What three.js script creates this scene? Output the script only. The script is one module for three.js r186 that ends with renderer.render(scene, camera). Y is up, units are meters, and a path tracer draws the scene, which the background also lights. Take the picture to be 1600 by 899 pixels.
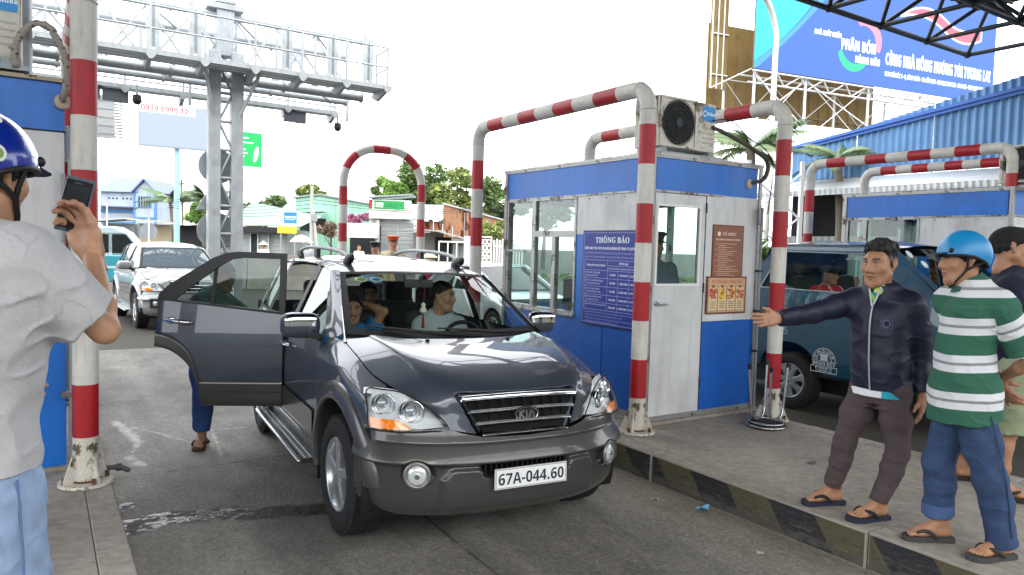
import * as THREE from 'three';
import { mergeGeometries, mergeVertices, toCreasedNormals } from 'three/addons/utils/BufferGeometryUtils.js';
import { RoundedBoxGeometry } from 'three/addons/geometries/RoundedBoxGeometry.js';

// ---------------------------------------------------------------- camera, sky, sun, exposure
const scene = new THREE.Scene();
const camera = new THREE.PerspectiveCamera(43.26, 1024 / 575, 0.05, 1500);
{
  const f = new THREE.Vector3(0.5436582, -0.05554878, -0.83746648), u = new THREE.Vector3(0.00695402, 0.9980713, -0.06168729), r = f.clone().cross(u).normalize();
  camera.setRotationFromMatrix(new THREE.Matrix4().makeBasis(r, r.clone().cross(f).normalize(), f.clone().negate()));
  camera.position.set(0, 1.8, 0);
}
scene.add(camera);
const renderer = new THREE.WebGLRenderer({ antialias: true });
renderer.toneMapping = THREE.LinearToneMapping;
renderer.toneMappingExposure = 2.3;
renderer.shadowMap.enabled = true;
{
  // an even, bright overcast sky: air and thin cloud only
  const W = 256, Hh = 128, d = new Float32Array(W * Hh * 4);
  for (let j = 0; j < Hh; j++) for (let i = 0; i < W; i++) {
    const el = (j + 0.5) / Hh * Math.PI - Math.PI / 2, az = (i + 0.5) / W * Math.PI * 2, s = Math.sin(el);
    const c = 0.5 + 0.5 * Math.sin(az * 3 + 4 * s + Math.sin(az * 2 - 3 * s)) * Math.sin(7 * s + Math.sin(az * 5));
    const b = s < 0 ? 0.9 : 1.55 + 0.45 * s + 0.10 * c, k = 4 * (j * W + i);
    d[k] = b * 0.975; d[k + 1] = b * 1.0; d[k + 2] = b * 1.035; d[k + 3] = 1;
  }
  const t = new THREE.DataTexture(d, W, Hh, THREE.RGBAFormat, THREE.FloatType);
  t.mapping = THREE.EquirectangularReflectionMapping; t.magFilter = THREE.LinearFilter; t.needsUpdate = true;
  scene.background = t; scene.environment = t;
}
const sun = new THREE.DirectionalLight(0xfff3e2, 0.6);
sun.position.set(-20, 24, 19); sun.target.position.set(2, 0, -6); sun.castShadow = true; sun.shadow.radius = 60;
Object.assign(sun.shadow.camera, { left: -60, right: 60, top: 60, bottom: -60, near: 1, far: 140 }); sun.shadow.mapSize.set(2048, 2048);
scene.add(sun, sun.target);

// ---------------------------------------------------------------- helpers
const V = (x, y, z) => new THREE.Vector3(x, y, z);
const clamp = (x, a, b) => x < a ? a : x > b ? b : x, mix = (a, b, t) => a + (b - a) * t;
const sst = (a, b, x) => { const t = clamp((x - a) / (b - a), 0, 1); return t * t * (3 - 2 * t); };
function rng(s) { return () => { s = (s + 0x6D2B79F5) | 0; let t = Math.imul(s ^ (s >>> 15), 1 | s); t = (t + Math.imul(t ^ (t >>> 7), 61 | t)) ^ t; return ((t ^ (t >>> 14)) >>> 0) / 4294967296; }; }
const hash2 = (x, y, s) => { let h = Math.imul(x, 374761393) + Math.imul(y, 668265263) + Math.imul(s, 2147483647 - 1234567); h = Math.imul(h ^ (h >>> 13), 1274126177); return ((h ^ (h >>> 16)) >>> 0) / 4294967296; };
function vnoise(x, y, s = 0, p = 0) {       // value noise, periodic when p > 0
  const xi = Math.floor(x), yi = Math.floor(y), u = x - xi, v = y - yi, w = p ? (a => ((a % p) + p) % p) : (a => a);
  const a = u * u * (3 - 2 * u), b = v * v * (3 - 2 * v);
  return mix(mix(hash2(w(xi), w(yi), s), hash2(w(xi + 1), w(yi), s), a), mix(hash2(w(xi), w(yi + 1), s), hash2(w(xi + 1), w(yi + 1), s), a), b);
}
function fbm(x, y, o = 4, s = 0, p = 0) { let v = 0, a = 0.5, n = 0; for (let i = 0; i < o; i++) { v += a * vnoise(x, y, s + i, p); n += a; x *= 2; y *= 2; p *= 2; a *= 0.5; } return v / n; }
const hash3 = (x, y, z) => { let h = Math.imul(x, 374761393) + Math.imul(y, 668265263) + Math.imul(z, 1440662683); h = Math.imul(h ^ (h >>> 13), 1274126177); return ((h ^ (h >>> 16)) >>> 0) / 4294967296; };
function n3(x, y, z) {
  const xi = Math.floor(x), yi = Math.floor(y), zi = Math.floor(z), f = t => t * t * (3 - 2 * t), u = f(x - xi), v = f(y - yi), w = f(z - zi);
  const L = k => mix(mix(hash3(xi, yi, k), hash3(xi + 1, yi, k), u), mix(hash3(xi, yi + 1, k), hash3(xi + 1, yi + 1, k), u), v);
  return mix(L(zi), L(zi + 1), w) * 2 - 1;
}
const seen = {};
const numbered = n => { const k = seen[n] = (seen[n] ?? -1) + 1; return k ? `${n}_${String(k).padStart(3, '0')}` : n; };
function tag(o, label, category, group, kind) { if (label) o.userData.label = label; if (category) o.userData.category = category; if (group) o.userData.group = group; if (kind) o.userData.kind = kind; return o; }
function norm(g, keep) {
  if (!g.index) { const n = g.attributes.position.count, ix = new Uint32Array(n); for (let i = 0; i < n; i++) ix[i] = i; g.setIndex(new THREE.BufferAttribute(ix, 1)); }
  for (const k of Object.keys(g.attributes)) if (!['position', 'normal', 'uv', 'color'].includes(k)) g.deleteAttribute(k);
  if (!g.attributes.normal) g.computeVertexNormals();
  if (!(keep || g.userData.uv)) boxUV(g);
  else if (!g.attributes.uv) boxUV(g);
  return g;
}
function boxUV(g) {
  const p = g.attributes.position, n = g.attributes.normal, uv = new Float32Array(p.count * 2);
  for (let i = 0; i < p.count; i++) {
    const ax = Math.abs(n.getX(i)), ay = Math.abs(n.getY(i)), az = Math.abs(n.getZ(i)), x = p.getX(i), y = p.getY(i), z = p.getZ(i);
    if (ay >= ax && ay >= az) { uv[2 * i] = x; uv[2 * i + 1] = z; } else if (ax >= az) { uv[2 * i] = z; uv[2 * i + 1] = y; } else { uv[2 * i] = x; uv[2 * i + 1] = y; }
  }
  g.setAttribute('uv', new THREE.BufferAttribute(uv, 2));
}
function merge(gs) {
  gs = (Array.isArray(gs) ? gs.flat(3) : [gs]).filter(Boolean).map(g => norm(g));
  if (gs.length === 1) return gs[0];
  const col = gs.some(g => g.attributes.color);
  if (col) for (const g of gs) if (!g.attributes.color) g.setAttribute('color', new THREE.BufferAttribute(new Float32Array(g.attributes.position.count * 3).fill(1), 3));
  return mergeGeometries(gs);
}
function mk(name, gs, m) { const o = new THREE.Mesh(merge(gs), m); o.name = name; o.castShadow = o.receiveShadow = true; return o; }
function thing(name, label, category, p = [0, 0, 0], turn = 0, group) { const o = new THREE.Group(); o.name = numbered(name); o.position.set(...p); o.rotation.y = turn; scene.add(o); return tag(o, label, category, group); }
function part(parent, name, gs, m, label) { const o = mk(name, gs, m); if (label) o.userData.label = label; const ns = parent.userData_names ??= {}; const k = ns[name] = (ns[name] ?? -1) + 1; if (k) o.name = `${name}_${String(k).padStart(3, '0')}`; parent.add(o); return o; }
function single(name, label, category, gs, m, group) { const o = mk(numbered(name), gs, m); scene.add(o); return tag(o, label, category, group); }
function struct(name, gs, m) { const o = mk(numbered(name), gs, m); scene.add(o); o.userData.kind = 'structure'; return o; }
function stuff(name, label, category, gs, m) { const o = single(name, label, category, gs, m); o.userData.kind = 'stuff'; return o; }
// geometry
const tr = (g, x = 0, y = 0, z = 0, rx = 0, ry = 0, rz = 0) => { if (rx || ry || rz) g.applyMatrix4(new THREE.Matrix4().makeRotationFromEuler(new THREE.Euler(rx, ry, rz, 'YXZ'))); return g.translate(x, y, z); };
function B(w, h, d, x = 0, y = 0, z = 0, o = {}) {
  const g = o.r ? new RoundedBoxGeometry(w, h, d, o.s ?? 2, Math.min(o.r, w / 2.02, h / 2.02, d / 2.02)) : new THREE.BoxGeometry(w, h, d);
  return tr(g, x, y, z, o.rx, o.ry, o.rz);
}
const BB = (x0, y0, z0, x1, y1, z1, r) => B(Math.abs(x1 - x0), Math.abs(y1 - y0), Math.abs(z1 - z0), (x0 + x1) / 2, (y0 + y1) / 2, (z0 + z1) / 2, { r });
function cyl(a, b, r0, r1 = r0, seg = 10, open = false) {
  const A = V(...a), Bv = V(...b), d = Bv.clone().sub(A), L = d.length();
  const g = new THREE.CylinderGeometry(r1, r0, L, seg, 1, open); g.userData.uv = 1;
  const uv = g.attributes.uv; for (let i = 0; i < uv.count; i++) uv.setXY(i, uv.getX(i) * 6.28 * r0, uv.getY(i) * L);
  g.applyQuaternion(new THREE.Quaternion().setFromUnitVectors(V(0, 1, 0), d.normalize()));
  return g.translate(...A.add(Bv).multiplyScalar(0.5).toArray());
}
function bar(a, b, w, h, up = [0, 1, 0]) {     // a square bar between two points
  const A = V(...a), Bv = V(...b), z = Bv.clone().sub(A), L = z.length(); z.normalize();
  let x = V(...up).cross(z); if (x.lengthSq() < 1e-6) x = V(1, 0, 0).cross(z); x.normalize();
  const y = z.clone().cross(x), g = new THREE.BoxGeometry(w, h, L);
  g.applyMatrix4(new THREE.Matrix4().makeBasis(x, y, z)); return g.translate(...A.add(Bv).multiplyScalar(0.5).toArray());
}
function bent(pts, R) {                         // a path of straight runs joined by bends
  const c = new THREE.CurvePath(), P = pts.map(p => V(...p)); let last = P[0];
  for (let i = 1; i < P.length - 1; i++) {
    const r = Array.isArray(R) ? R[i - 1] : R, a = P[i].clone().add(last.clone().sub(P[i]).setLength(r)), b = P[i].clone().add(P[i + 1].clone().sub(P[i]).setLength(r));
    if (a.distanceTo(last) > 1e-4) c.add(new THREE.LineCurve3(last, a));
    const k = 0.5523, q = (x, y) => x.clone().lerp(y, k); c.add(new THREE.CubicBezierCurve3(a, q(a, P[i]), q(b, P[i]), b)); last = b;
  }
  c.add(new THREE.LineCurve3(last, P[P.length - 1])); return c;
}
class Sub extends THREE.Curve { constructor(c, a, b) { super(); this.c = c; this.a = a; this.b = b; } getPoint(t, o = new THREE.Vector3()) { return o.copy(this.c.getPointAt(clamp(mix(this.a, this.b, t), 0, 1))); } }
function tube(path, r, n = 24, seg = 8, caps = true) {
  const c = Array.isArray(path) ? new THREE.CatmullRomCurve3(path.map(p => V(...p))) : path, g = new THREE.TubeGeometry(c, n, r, seg, false), out = [g]; g.userData.uv = 1;
  const L = c.getLength(), uv = g.attributes.uv; for (let i = 0; i < uv.count; i++) uv.setXY(i, uv.getY(i) * 6.28 * r, uv.getX(i) * L);
  if (caps) for (const t of [0, 1]) { const s = new THREE.SphereGeometry(r * 0.999, seg, 4); const p = c.getPointAt(t); out.push(s.translate(p.x, p.y, p.z)); }
  return out;
}
function lathe(prof, seg = 24) { const g = new THREE.LatheGeometry(prof.map(p => new THREE.Vector2(p[0], p[1])), seg); return g; }
function prism(pts, depth, o = {}) {            // outline in x,y pushed along +z
  const s = new THREE.Shape(pts.map(p => new THREE.Vector2(p[0], p[1])));
  if (o.holes) for (const h of o.holes) s.holes.push(new THREE.Path(h.map(p => new THREE.Vector2(p[0], p[1]))));
  return new THREE.ExtrudeGeometry(s, { depth, bevelEnabled: !!o.bevel, bevelSize: o.bevel ?? 0, bevelThickness: o.bevel ?? 0, bevelSegments: o.bs ?? 2, bevelOffset: o.bevel ? -o.bevel : 0, curveSegments: 12 });
}
function gridSurf(f, nu, nv, flip, metres) {            // f(u,v) -> [x,y,z]
  const p = [], uv = [], ix = [];
  for (let j = 0; j <= nv; j++) for (let i = 0; i <= nu; i++) { const q = f(i / nu, j / nv); p.push(q[0], q[1], q[2]); uv.push(i / nu, j / nv); }
  for (let j = 0; j < nv; j++) for (let i = 0; i < nu; i++) { const a = j * (nu + 1) + i, b = a + 1, c = a + nu + 1, d = c + 1; flip ? ix.push(a, c, b, b, c, d) : ix.push(a, b, c, b, d, c); }
  const g = new THREE.BufferGeometry(); g.setAttribute('position', new THREE.Float32BufferAttribute(p, 3)); g.setAttribute('uv', new THREE.Float32BufferAttribute(uv, 2)); g.setIndex(ix); g.computeVertexNormals(); g.userData.uv = metres ? 0 : 1; return g;
}
const cr = (a, b, c, d, t) => 0.5 * (2 * b + (c - a) * t + (2 * a - 5 * b + 4 * c - d) * t * t + (3 * b - a - 3 * c + d) * t * t * t);
function crAt(arr, t) { const n = arr.length - 1, x = clamp(t, 0, 1) * n, i = Math.min(Math.floor(x), n - 1), f = x - i, g = k => arr[clamp(k, 0, n)]; const a = i ? g(i - 1) : null, d = i + 2 <= n ? g(i + 2) : null; return g(i).map((_, k) => cr(a ? a[k] : 2 * g(i)[k] - g(i + 1)[k], g(i)[k], g(i + 1)[k], d ? d[k] : 2 * g(i + 1)[k] - g(i)[k], f)); }
const patch = (rows, nu, nv, flip) => gridSurf((u, v) => crAt(rows.map(r => crAt(r, u)), v), nu, nv, flip);
function lut(tab, x) { if (x <= tab[0][0]) return tab[0][1]; for (let i = 1; i < tab.length; i++) if (x <= tab[i][0]) return mix(tab[i - 1][1], tab[i][1], (x - tab[i - 1][0]) / (tab[i][0] - tab[i - 1][0])); return tab[tab.length - 1][1]; }
function slut(tab, x) { // smooth table
  if (x <= tab[0][0]) return tab[0][1]; const n = tab.length - 1; if (x >= tab[n][0]) return tab[n][1];
  let i = 1; while (x > tab[i][0]) i++; i--; const [x1, y1] = tab[i], [x2, y2] = tab[i + 1], m = k => k <= 0 || k >= n ? (tab[Math.min(k + 1, n)][1] - tab[Math.max(k - 1, 0)][1]) / (tab[Math.min(k + 1, n)][0] - tab[Math.max(k - 1, 0)][0]) : (tab[k + 1][1] - tab[k - 1][1]) / (tab[k + 1][0] - tab[k - 1][0]);
  const h = x2 - x1, t = (x - x1) / h; return y1 * (1 + 2 * t) * (1 - t) * (1 - t) + m(i) * h * t * (1 - t) * (1 - t) + y2 * t * t * (3 - 2 * t) + m(i + 1) * h * t * t * (t - 1);
}
// textures
function noiseTex(n, f, rep = 1, srgb = true, w = n) {  // f(u,v) -> grey or [r,g,b] in 0..1
  const d = new Uint8Array(n * w * 4);
  for (let j = 0; j < n; j++) for (let i = 0; i < w; i++) { const c = f(i / w, j / n), k = 4 * (j * w + i); for (let q = 0; q < 3; q++) d[k + q] = clamp(Math.round(255 * (c.length ? c[q] : c)), 0, 255); d[k + 3] = 255; }
  const t = new THREE.DataTexture(d, w, n, THREE.RGBAFormat); t.wrapS = t.wrapT = THREE.RepeatWrapping; t.magFilter = THREE.LinearFilter; t.repeat.set(rep, rep); if (srgb) t.colorSpace = THREE.SRGBColorSpace; t.needsUpdate = true; return t;
}
// Vietnamese letters whose stacked marks the fonts lack: the base letter, then its marks as strokes
function vietText(c, put, marks) {
  return (s, x, y, mw) => {
    const L = []; for (const ch of s.normalize('NFD')) { if (/[\u0300-\u036f]/.test(ch) && L.length) L[L.length - 1].m.push(ch); else L.push({ b: ch, m: [] }); }
    for (const l of L) { l.m.sort((p, q) => (q === '\u0302' || q === '\u0306') - (p === '\u0302' || p === '\u0306')); while (l.m.length) { const n = (l.b + l.m[0]).normalize('NFC'); if (n.length > 1 || n.charCodeAt(0) > 0x17f) break; if (l.m[0] !== '\u0302' && l.m[0] !== '\u0306' && l.m.length > 1) break; l.hat = l.m[0] === '\u0302'; l.b = n; l.m.shift(); } }
    const base = L.map(l => l.b).join(''); if (!L.some(l => l.m.length)) return put(base, x, y, mw);
    const W = c.measureText(base).width, k = mw && W > mw ? mw / W : 1, al = c.textAlign, f = +(/(\d+)px/.exec(c.font) || [0, 20])[1];
    c.save(); c.translate(al === 'center' ? x - W * k / 2 : x, 0); c.scale(k, 1); c.textAlign = 'left'; put(base, 0, y);
    if (marks) { c.strokeStyle = c.fillStyle; c.lineWidth = f * 0.075; const yb = c.textBaseline === 'middle' ? y + 0.36 * f : y; let pre = '';
      for (const l of L) { const x0 = c.measureText(pre).width, w = c.measureText(l.b).width, low = l.b !== l.b.toUpperCase(), t = yb - f * (low ? 0.60 : 0.80), ln = (...p) => { c.beginPath(); c.moveTo(p[0], p[1]); for (let i = 2; i < p.length; i += 2) c.lineTo(p[i], p[i + 1]); c.stroke(); }, ox = l.hat ? w * 0.28 : 0, oy = l.hat ? -0.04 * f : 0, m = x0 + w / 2 + ox;
        for (const q of l.m) { if (q === '\u031b') ln(x0 + w * 0.84, t + 0.17 * f, x0 + w * 1.02, t + 0.12 * f, x0 + w * 1.04, t + 0.0 * f); else if (q === '\u0301') ln(m - 0.04 * f, t + oy, m + 0.1 * f, t - 0.13 * f + oy); else if (q === '\u0300') ln(m + 0.04 * f, t + oy, m - 0.1 * f, t - 0.13 * f + oy); else if (q === '\u0309') ln(m - 0.05 * f, t - 0.12 * f + oy, m + 0.05 * f, t - 0.13 * f + oy, m + 0.05 * f, t - 0.06 * f + oy, m, t + oy); else if (q === '\u0303') ln(m - 0.12 * f, t + oy, m - 0.04 * f, t - 0.07 * f + oy, m + 0.04 * f, t + oy, m + 0.12 * f, t - 0.07 * f + oy); else if (q === '\u0323') { c.beginPath(); c.arc(x0 + w / 2, yb + 0.14 * f, 0.055 * f, 0, 7); c.fill(); } }
        pre += l.b; } }
    c.restore();
  };
}
function canvasTex(w, h, draw) { const c = document.createElement('canvas'); c.width = w; c.height = h; const cx = c.getContext('2d'), fT = cx.fillText.bind(cx), sT = cx.strokeText.bind(cx); cx.fillText = vietText(cx, (...a) => fT(...(a[3] ? a : a.slice(0, 3))), true); cx.strokeText = vietText(cx, (...a) => sT(...(a[3] ? a : a.slice(0, 3))), false); draw(cx, w, h); const t = new THREE.CanvasTexture(c); t.colorSpace = THREE.SRGBColorSpace; t.anisotropy = 8; return t; }
const rept = (t, x, y = x) => { const c = t.clone(); c.repeat.set(x, y); c.needsUpdate = true; return c; };
const T = {
  dirt: noiseTex(512, (u, v) => { const a = fbm(u * 4, v * 4, 5, 3, 4), b = fbm(u * 24, v * 24, 3, 9, 24), s = fbm(u * 40, v * 3, 3, 21, 0 || 40); return 0.98 - 0.09 * sst(0.45, 0.85, a) - 0.05 * b - 0.05 * sst(0.5, 0.85, s); }, 0.5),
  grime: noiseTex(512, (u, v) => { const a = fbm(u * 5, v * 5, 5, 33, 5), b = fbm(u * 30, v * 30, 3, 39, 30), c = sst(0.56, 0.74, a * 0.75 + b * 0.3); return [1 - 0.5 * c - 0.1 * b, 1 - 0.56 * c - 0.1 * b, 1 - 0.64 * c - 0.1 * b]; }, 0.8),
  fine: noiseTex(256, (u, v) => fbm(u * 32, v * 32, 3, 5, 32), 2, false),
  concrete: noiseTex(512, (u, v) => { const a = fbm(u * 3, v * 3, 6, 51, 3), b = fbm(u * 60, v * 60, 2, 57, 60), s = vnoise(u * 90, v * 90, 61, 90); return [1, 0.98, 0.955].map(c => c * (0.58 + 0.42 * a + 0.16 * (b - 0.5) - (s > 0.93 ? 0.12 : 0))); }, 0.45),
  asphalt: noiseTex(512, (u, v) => { const a = fbm(u * 3, v * 3, 5, 71, 3), b = hash2(Math.floor(u * 512), Math.floor(v * 512), 5), c = vnoise(u * 128, v * 128, 77, 128); return [1, 0.97, 0.93].map(k => k * (0.5 + 0.34 * a + 0.15 * (b - 0.5) + 0.14 * (c - 0.5))); }, 0.4),
  weave: noiseTex(256, (u, v) => 0.5 + 0.22 * Math.sin(u * 6.2832 * 64) * Math.sin(v * 6.2832 * 64) + 0.3 * (fbm(u * 32, v * 32, 2, 15, 32) - 0.5), 8, false),
};
// materials
const S = (c, rough = 0.6, metal = 0, o = {}) => new THREE.MeshStandardMaterial({ color: c, roughness: rough, metalness: metal, ...o });
const P = (c, rough, metal, o = {}) => new THREE.MeshPhysicalMaterial({ color: c, roughness: rough, metalness: metal, ...o });
const M = {
  asphalt: S(0x605d5a, 0.9, 0, { map: T.asphalt, bumpMap: T.fine, bumpScale: 0.002 }),
  concrete: S(0xb6b2ab, 0.88, 0, { map: T.concrete, bumpMap: T.fine, bumpScale: 0.0015 }),
  red: S(0xb01824, 0.5, 0, { map: rept(T.dirt, 1.3) }), whitePaint: S(0xd6d3cb, 0.55, 0, { map: rept(T.dirt, 1.3) }), whiteGrime: S(0xd2cdc2, 0.65, 0, { map: rept(T.grime, 2.6) }),
  blueLow: S(0x125fbe, 0.42, 0, { map: rept(T.dirt, 0.7) }), blue: S(0x1874d6, 0.38, 0, { map: rept(T.dirt, 0.4) }), panel: S(0xd9dbdc, 0.45, 0, { map: rept(T.dirt, 0.5) }), trim: S(0xa9aaa8, 0.42, 0.55, { map: rept(T.grime, 1.6) }),
  galv: S(0x9aa1a4, 0.48, 0.55, { map: rept(T.dirt, 0.8) }), steel: S(0xc2c5c8, 0.25, 0.95), darksteel: S(0x34383c, 0.55, 0.4), black: S(0x0c0c0d, 0.55), rubber: S(0x141414, 0.8), dark: S(0x191a1c, 0.7),
  chrome: S(0xdfe2e5, 0.09, 1), pane: P(0xe4efee, 0.03, 0, { transmission: 1, thickness: 0, ior: 1.5 }), plastic: S(0xd8d5c8, 0.5, 0, { map: rept(T.grime, 1.2) }),
  white: S(0xe2e2e0, 0.5), rust: S(0x6b4a34, 0.85, 0.2, { map: rept(T.grime, 3) }), hole: S(0x050505, 0.95),
};
// ---------------------------------------------------------------- ground, lanes, islands
const LX0 = 0.37, LX1 = 3.985, KH = 0.221;
struct('ground', gridSurf((u, v) => [mix(-420, 420, u), -0.006, mix(60, -620, v)], 8, 8), S(0x58554f, 0.92, 0, { map: rept(T.asphalt, 400, 330), bumpMap: rept(T.fine, 900, 900), bumpScale: 0.002 }));
{
  const segD = (px, pz, a, b) => { const dx = b[0] - a[0], dz = b[1] - a[1], t = clamp(((px - a[0]) * dx + (pz - a[1]) * dz) / (dx * dx + dz * dz), 0, 1); return Math.hypot(px - a[0] - dx * t, pz - a[1] - dz * t); };
  const poly = (px, pz, l) => { let m = 9; for (let i = 1; i < l.length; i++) m = Math.min(m, segD(px, pz, l[i - 1], l[i])); return m; };
  const wet = [[0.38, -4.95], [0.62, -5.02], [0.95, -4.94], [1.2, -4.83], [1.6, -4.70], [1.9, -4.66]], scuffs = [[[0.70, -7.62], [0.9, -7.25], [1.1, -6.81]], [[1.34, -7.24], [1.24, -6.29]], [[1.33, -7.19], [1.64, -7.14]], [[0.72, -11.85], [1.37, -12.1]]], smear = [[0.59, -7.89], [0.7, -7.06], [0.60, -6.55], [0.66, -6.28]];
  const cracks = [[[2.13, -4.4], [2.1, -3.78], [2.08, -2.5], [2.11, 1]], [[0.37, -6.02], [3.98, -6.1]], [[0.37, -10.9], [3.98, -11]], [[0.37, -1.2], [3.98, -1.25]]];
  const Z0 = 1.5, Z1 = -13, N = 2048, Wd = 1024, col = new Uint8Array(N * Wd * 4), rg = new Uint8Array(N * Wd * 4), r = rng(7);
  for (let j = 0; j < N; j++) for (let i = 0; i < Wd; i++) {
    const x = mix(LX0, LX1, (i + 0.5) / Wd), z = mix(Z0, Z1, (j + 0.5) / N), k = 4 * (j * Wd + i);
    const big = fbm(x * 0.9, z * 0.45, 4, 11), mid = fbm(x * 5, z * 3.2, 3, 23), lng = fbm(x * 7, z * 0.5, 3, 31), g = hash2(i, j, 3), g2 = vnoise(x * 70, z * 70, 41);
    let v = 0.51 - 0.10 * sst(-5.5, -9, z) + 0.16 * (big - 0.5) + 0.10 * (mid - 0.5) + 0.12 * (lng - 0.5) + 0.09 * (g - 0.5) + 0.12 * (g2 - 0.5), rr = 0.80 - 0.12 * mid, warm = 0;  // far lane darkened in the colour to offset the open-sky light there
    for (const c of [1.35, 2.95]) v -= 0.05 * Math.exp(-((x - c) ** 2) / 0.09);             // tyre tracks
    v -= 0.075 * Math.exp(-((x - 2.15) ** 2) / 0.12) * (0.4 + big);                              // oil down the middle
    warm = sst(3.3, 3.97, x + 0.15 * mid) * 0.8 + 0.25 * sst(0.7, 0.4, x); v += 0.02 * warm;    // dust by the kerbs
    if (g2 > 0.86 && vnoise(x * 23, z * 23, 45) > 0.6) v += 0.05;
    let d = poly(x, z, wet) + 0.10 * (fbm(x * 6, z * 6, 4, 61) - 0.5) - 0.09 * Math.exp(-x) ; d = Math.min(d, Math.hypot(x - 0.46, (z + 5.38) * 0.6) + 0.06 + 0.12 * (mid - 0.5));
    const w = sst(0.115, 0.05, d), rp = sst(0.35, 0.62, fbm(x * 22, z * 34, 4, 65)); v = mix(v, v * 0.55, w); rr = mix(rr, 0.13 + 0.62 * rp, w * 0.92);
    const w2 = sst(0.5, 0.25, Math.hypot((x - 1.75) * 0.5, z + 4.35) + 0.35 * (fbm(x * 4, z * 4, 4, 67) - 0.5)); v *= 1 - 0.18 * w2;   // darker patch under the bumper
    for (const s of scuffs) { const e = poly(x, z, s) + 0.03 * (vnoise(x * 30, z * 30, 71) - 0.5); v += 0.19 * sst(0.018, 0.006, e) * (0.4 + 0.6 * vnoise(x * 14, z * 14, 73)); }
    { const e = poly(x, z, smear) + 0.12 * (fbm(x * 9, z * 9, 3, 75) - 0.5); v += 0.11 * sst(0.06, 0.0, e); rr -= 0.25 * sst(0.06, 0, e); }
    for (const s of cracks) { const e = poly(x, z, s) + 0.02 * (vnoise(x * 12, z * 12, 79) - 0.5); v -= 0.16 * sst(0.012, 0.003, e); }
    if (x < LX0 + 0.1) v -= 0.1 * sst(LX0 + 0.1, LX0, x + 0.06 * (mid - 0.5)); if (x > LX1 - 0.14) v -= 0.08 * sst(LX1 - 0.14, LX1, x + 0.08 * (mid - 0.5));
    const c = [v * (1 + 0.02 * warm), v * (0.975 - 0.005 * warm), v * (0.92 - 0.06 * warm)];
    for (let q = 0; q < 3; q++) { col[k + q] = clamp(c[q] * 255, 0, 255); rg[k + q] = clamp(rr * 255, 0, 255); } col[k + 3] = rg[k + 3] = 255;
  }
  const mkT = (d, s) => { const t = new THREE.DataTexture(d, Wd, N, THREE.RGBAFormat); t.magFilter = THREE.LinearFilter; if (s) t.colorSpace = THREE.SRGBColorSpace; t.needsUpdate = true; return t; };
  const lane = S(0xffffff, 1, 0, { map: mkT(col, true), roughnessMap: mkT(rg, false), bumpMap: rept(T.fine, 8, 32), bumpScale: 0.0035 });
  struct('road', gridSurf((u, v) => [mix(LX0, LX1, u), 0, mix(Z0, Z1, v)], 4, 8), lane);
}
// a worn black and yellow kerb face: flat paint on concrete
const kerbTex = canvasTex(2048, 64, (c, w, h) => {
  const r = rng(5); c.fillStyle = '#45433e'; c.fillRect(0, 0, w, h);
  for (let i = 0; i < 26; i++) { const x = i * w / 13; c.fillStyle = i % 1 ? '#000' : '#23242a'; c.beginPath(); c.moveTo(x + 22, 0); c.lineTo(x + 22 + w / 26, 0); c.lineTo(x + w / 26 - 10, h); c.lineTo(x - 10, h); c.fill(); c.fillStyle = '#5a5330'; c.globalAlpha = 0.5; c.beginPath(); c.moveTo(x + 22 + w / 26, 0); c.lineTo(x + 22 + w / 13, 0); c.lineTo(x + w / 13 - 10, h); c.lineTo(x + w / 26 - 10, h); c.fill(); c.globalAlpha = 1; }
  for (let i = 0; i < 5200; i++) { const y = r() ** 0.7 * h; c.fillStyle = ['#3a3937', '#55524c', '#2b2b2c', '#6a655c', '#46443f'][Math.floor(r() * 5)]; c.globalAlpha = 0.12 + 0.5 * r() * (y / h); c.fillRect(r() * w, y, 3 + 26 * r() ** 3, 1 + 5 * r()); }
  c.globalAlpha = 0.5; for (let i = 0; i < 300; i++) { c.fillStyle = '#4d4b46'; c.fillRect(r() * w, h - 14 * r() - 8, 30 * r(), 14); } c.globalAlpha = 1;
});
const kerbM = S(0xffffff, 0.85, 0, { map: kerbTex, bumpMap: T.fine, bumpScale: 0.002 });
function island(x0, x1, z0, z1, paintLeft, paintRight) {
  const o = new THREE.Group(); o.name = numbered('kerb_island'); o.userData.kind = 'structure'; scene.add(o);
  const K = 0.16; part(o, 'paving', BB(x0 + (paintLeft ? K : 0), -0.05, z0, x1 - (paintRight ? K : 0), KH - 0.004, z1), M.concrete);
  const n = Math.round((z0 - z1) / 1.85), L = (z0 - z1) / n, r = rng(Math.round(x0 * 10) + 3);
  for (const side of [paintLeft && -1, paintRight && 1]) if (side) for (let i = 0; i < n; i++) {
    const za = z0 - i * L - 0.004, zb = z0 - (i + 1) * L + 0.004, xe = side < 0 ? x0 : x1, j = (r() - 0.5) * 0.006;
    part(o, 'kerb_stone', BB(xe + j, -0.05, za, xe - side * K + (side < 0 ? -0.003 : 0.003), KH + j * 0.5, zb, 0.012), M.concrete);
    const g = new THREE.PlaneGeometry(L - 0.03, KH - 0.02); g.rotateY(side * Math.PI / 2); g.translate(xe + j + side * 0.0015, KH / 2 - 0.006, (za + zb) / 2); g.userData.uv = 1;
    const uv = g.attributes.uv, u0 = ((i * L) % 9.0) / 9.0; for (let q = 0; q < uv.count; q++) uv.setX(q, u0 + (side > 0 ? uv.getX(q) : 1 - uv.getX(q)) * L / 9);
    part(o, 'kerb_paint', g, kerbM);
  }
  return o;
}
island(LX1, 6.0, 3.0, -12.9, true, true);
island(-2.1, LX0, 3.0, -12.9, false, true);
island(9.35, 11.5, 3.0, -12.9, true, false);
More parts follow.
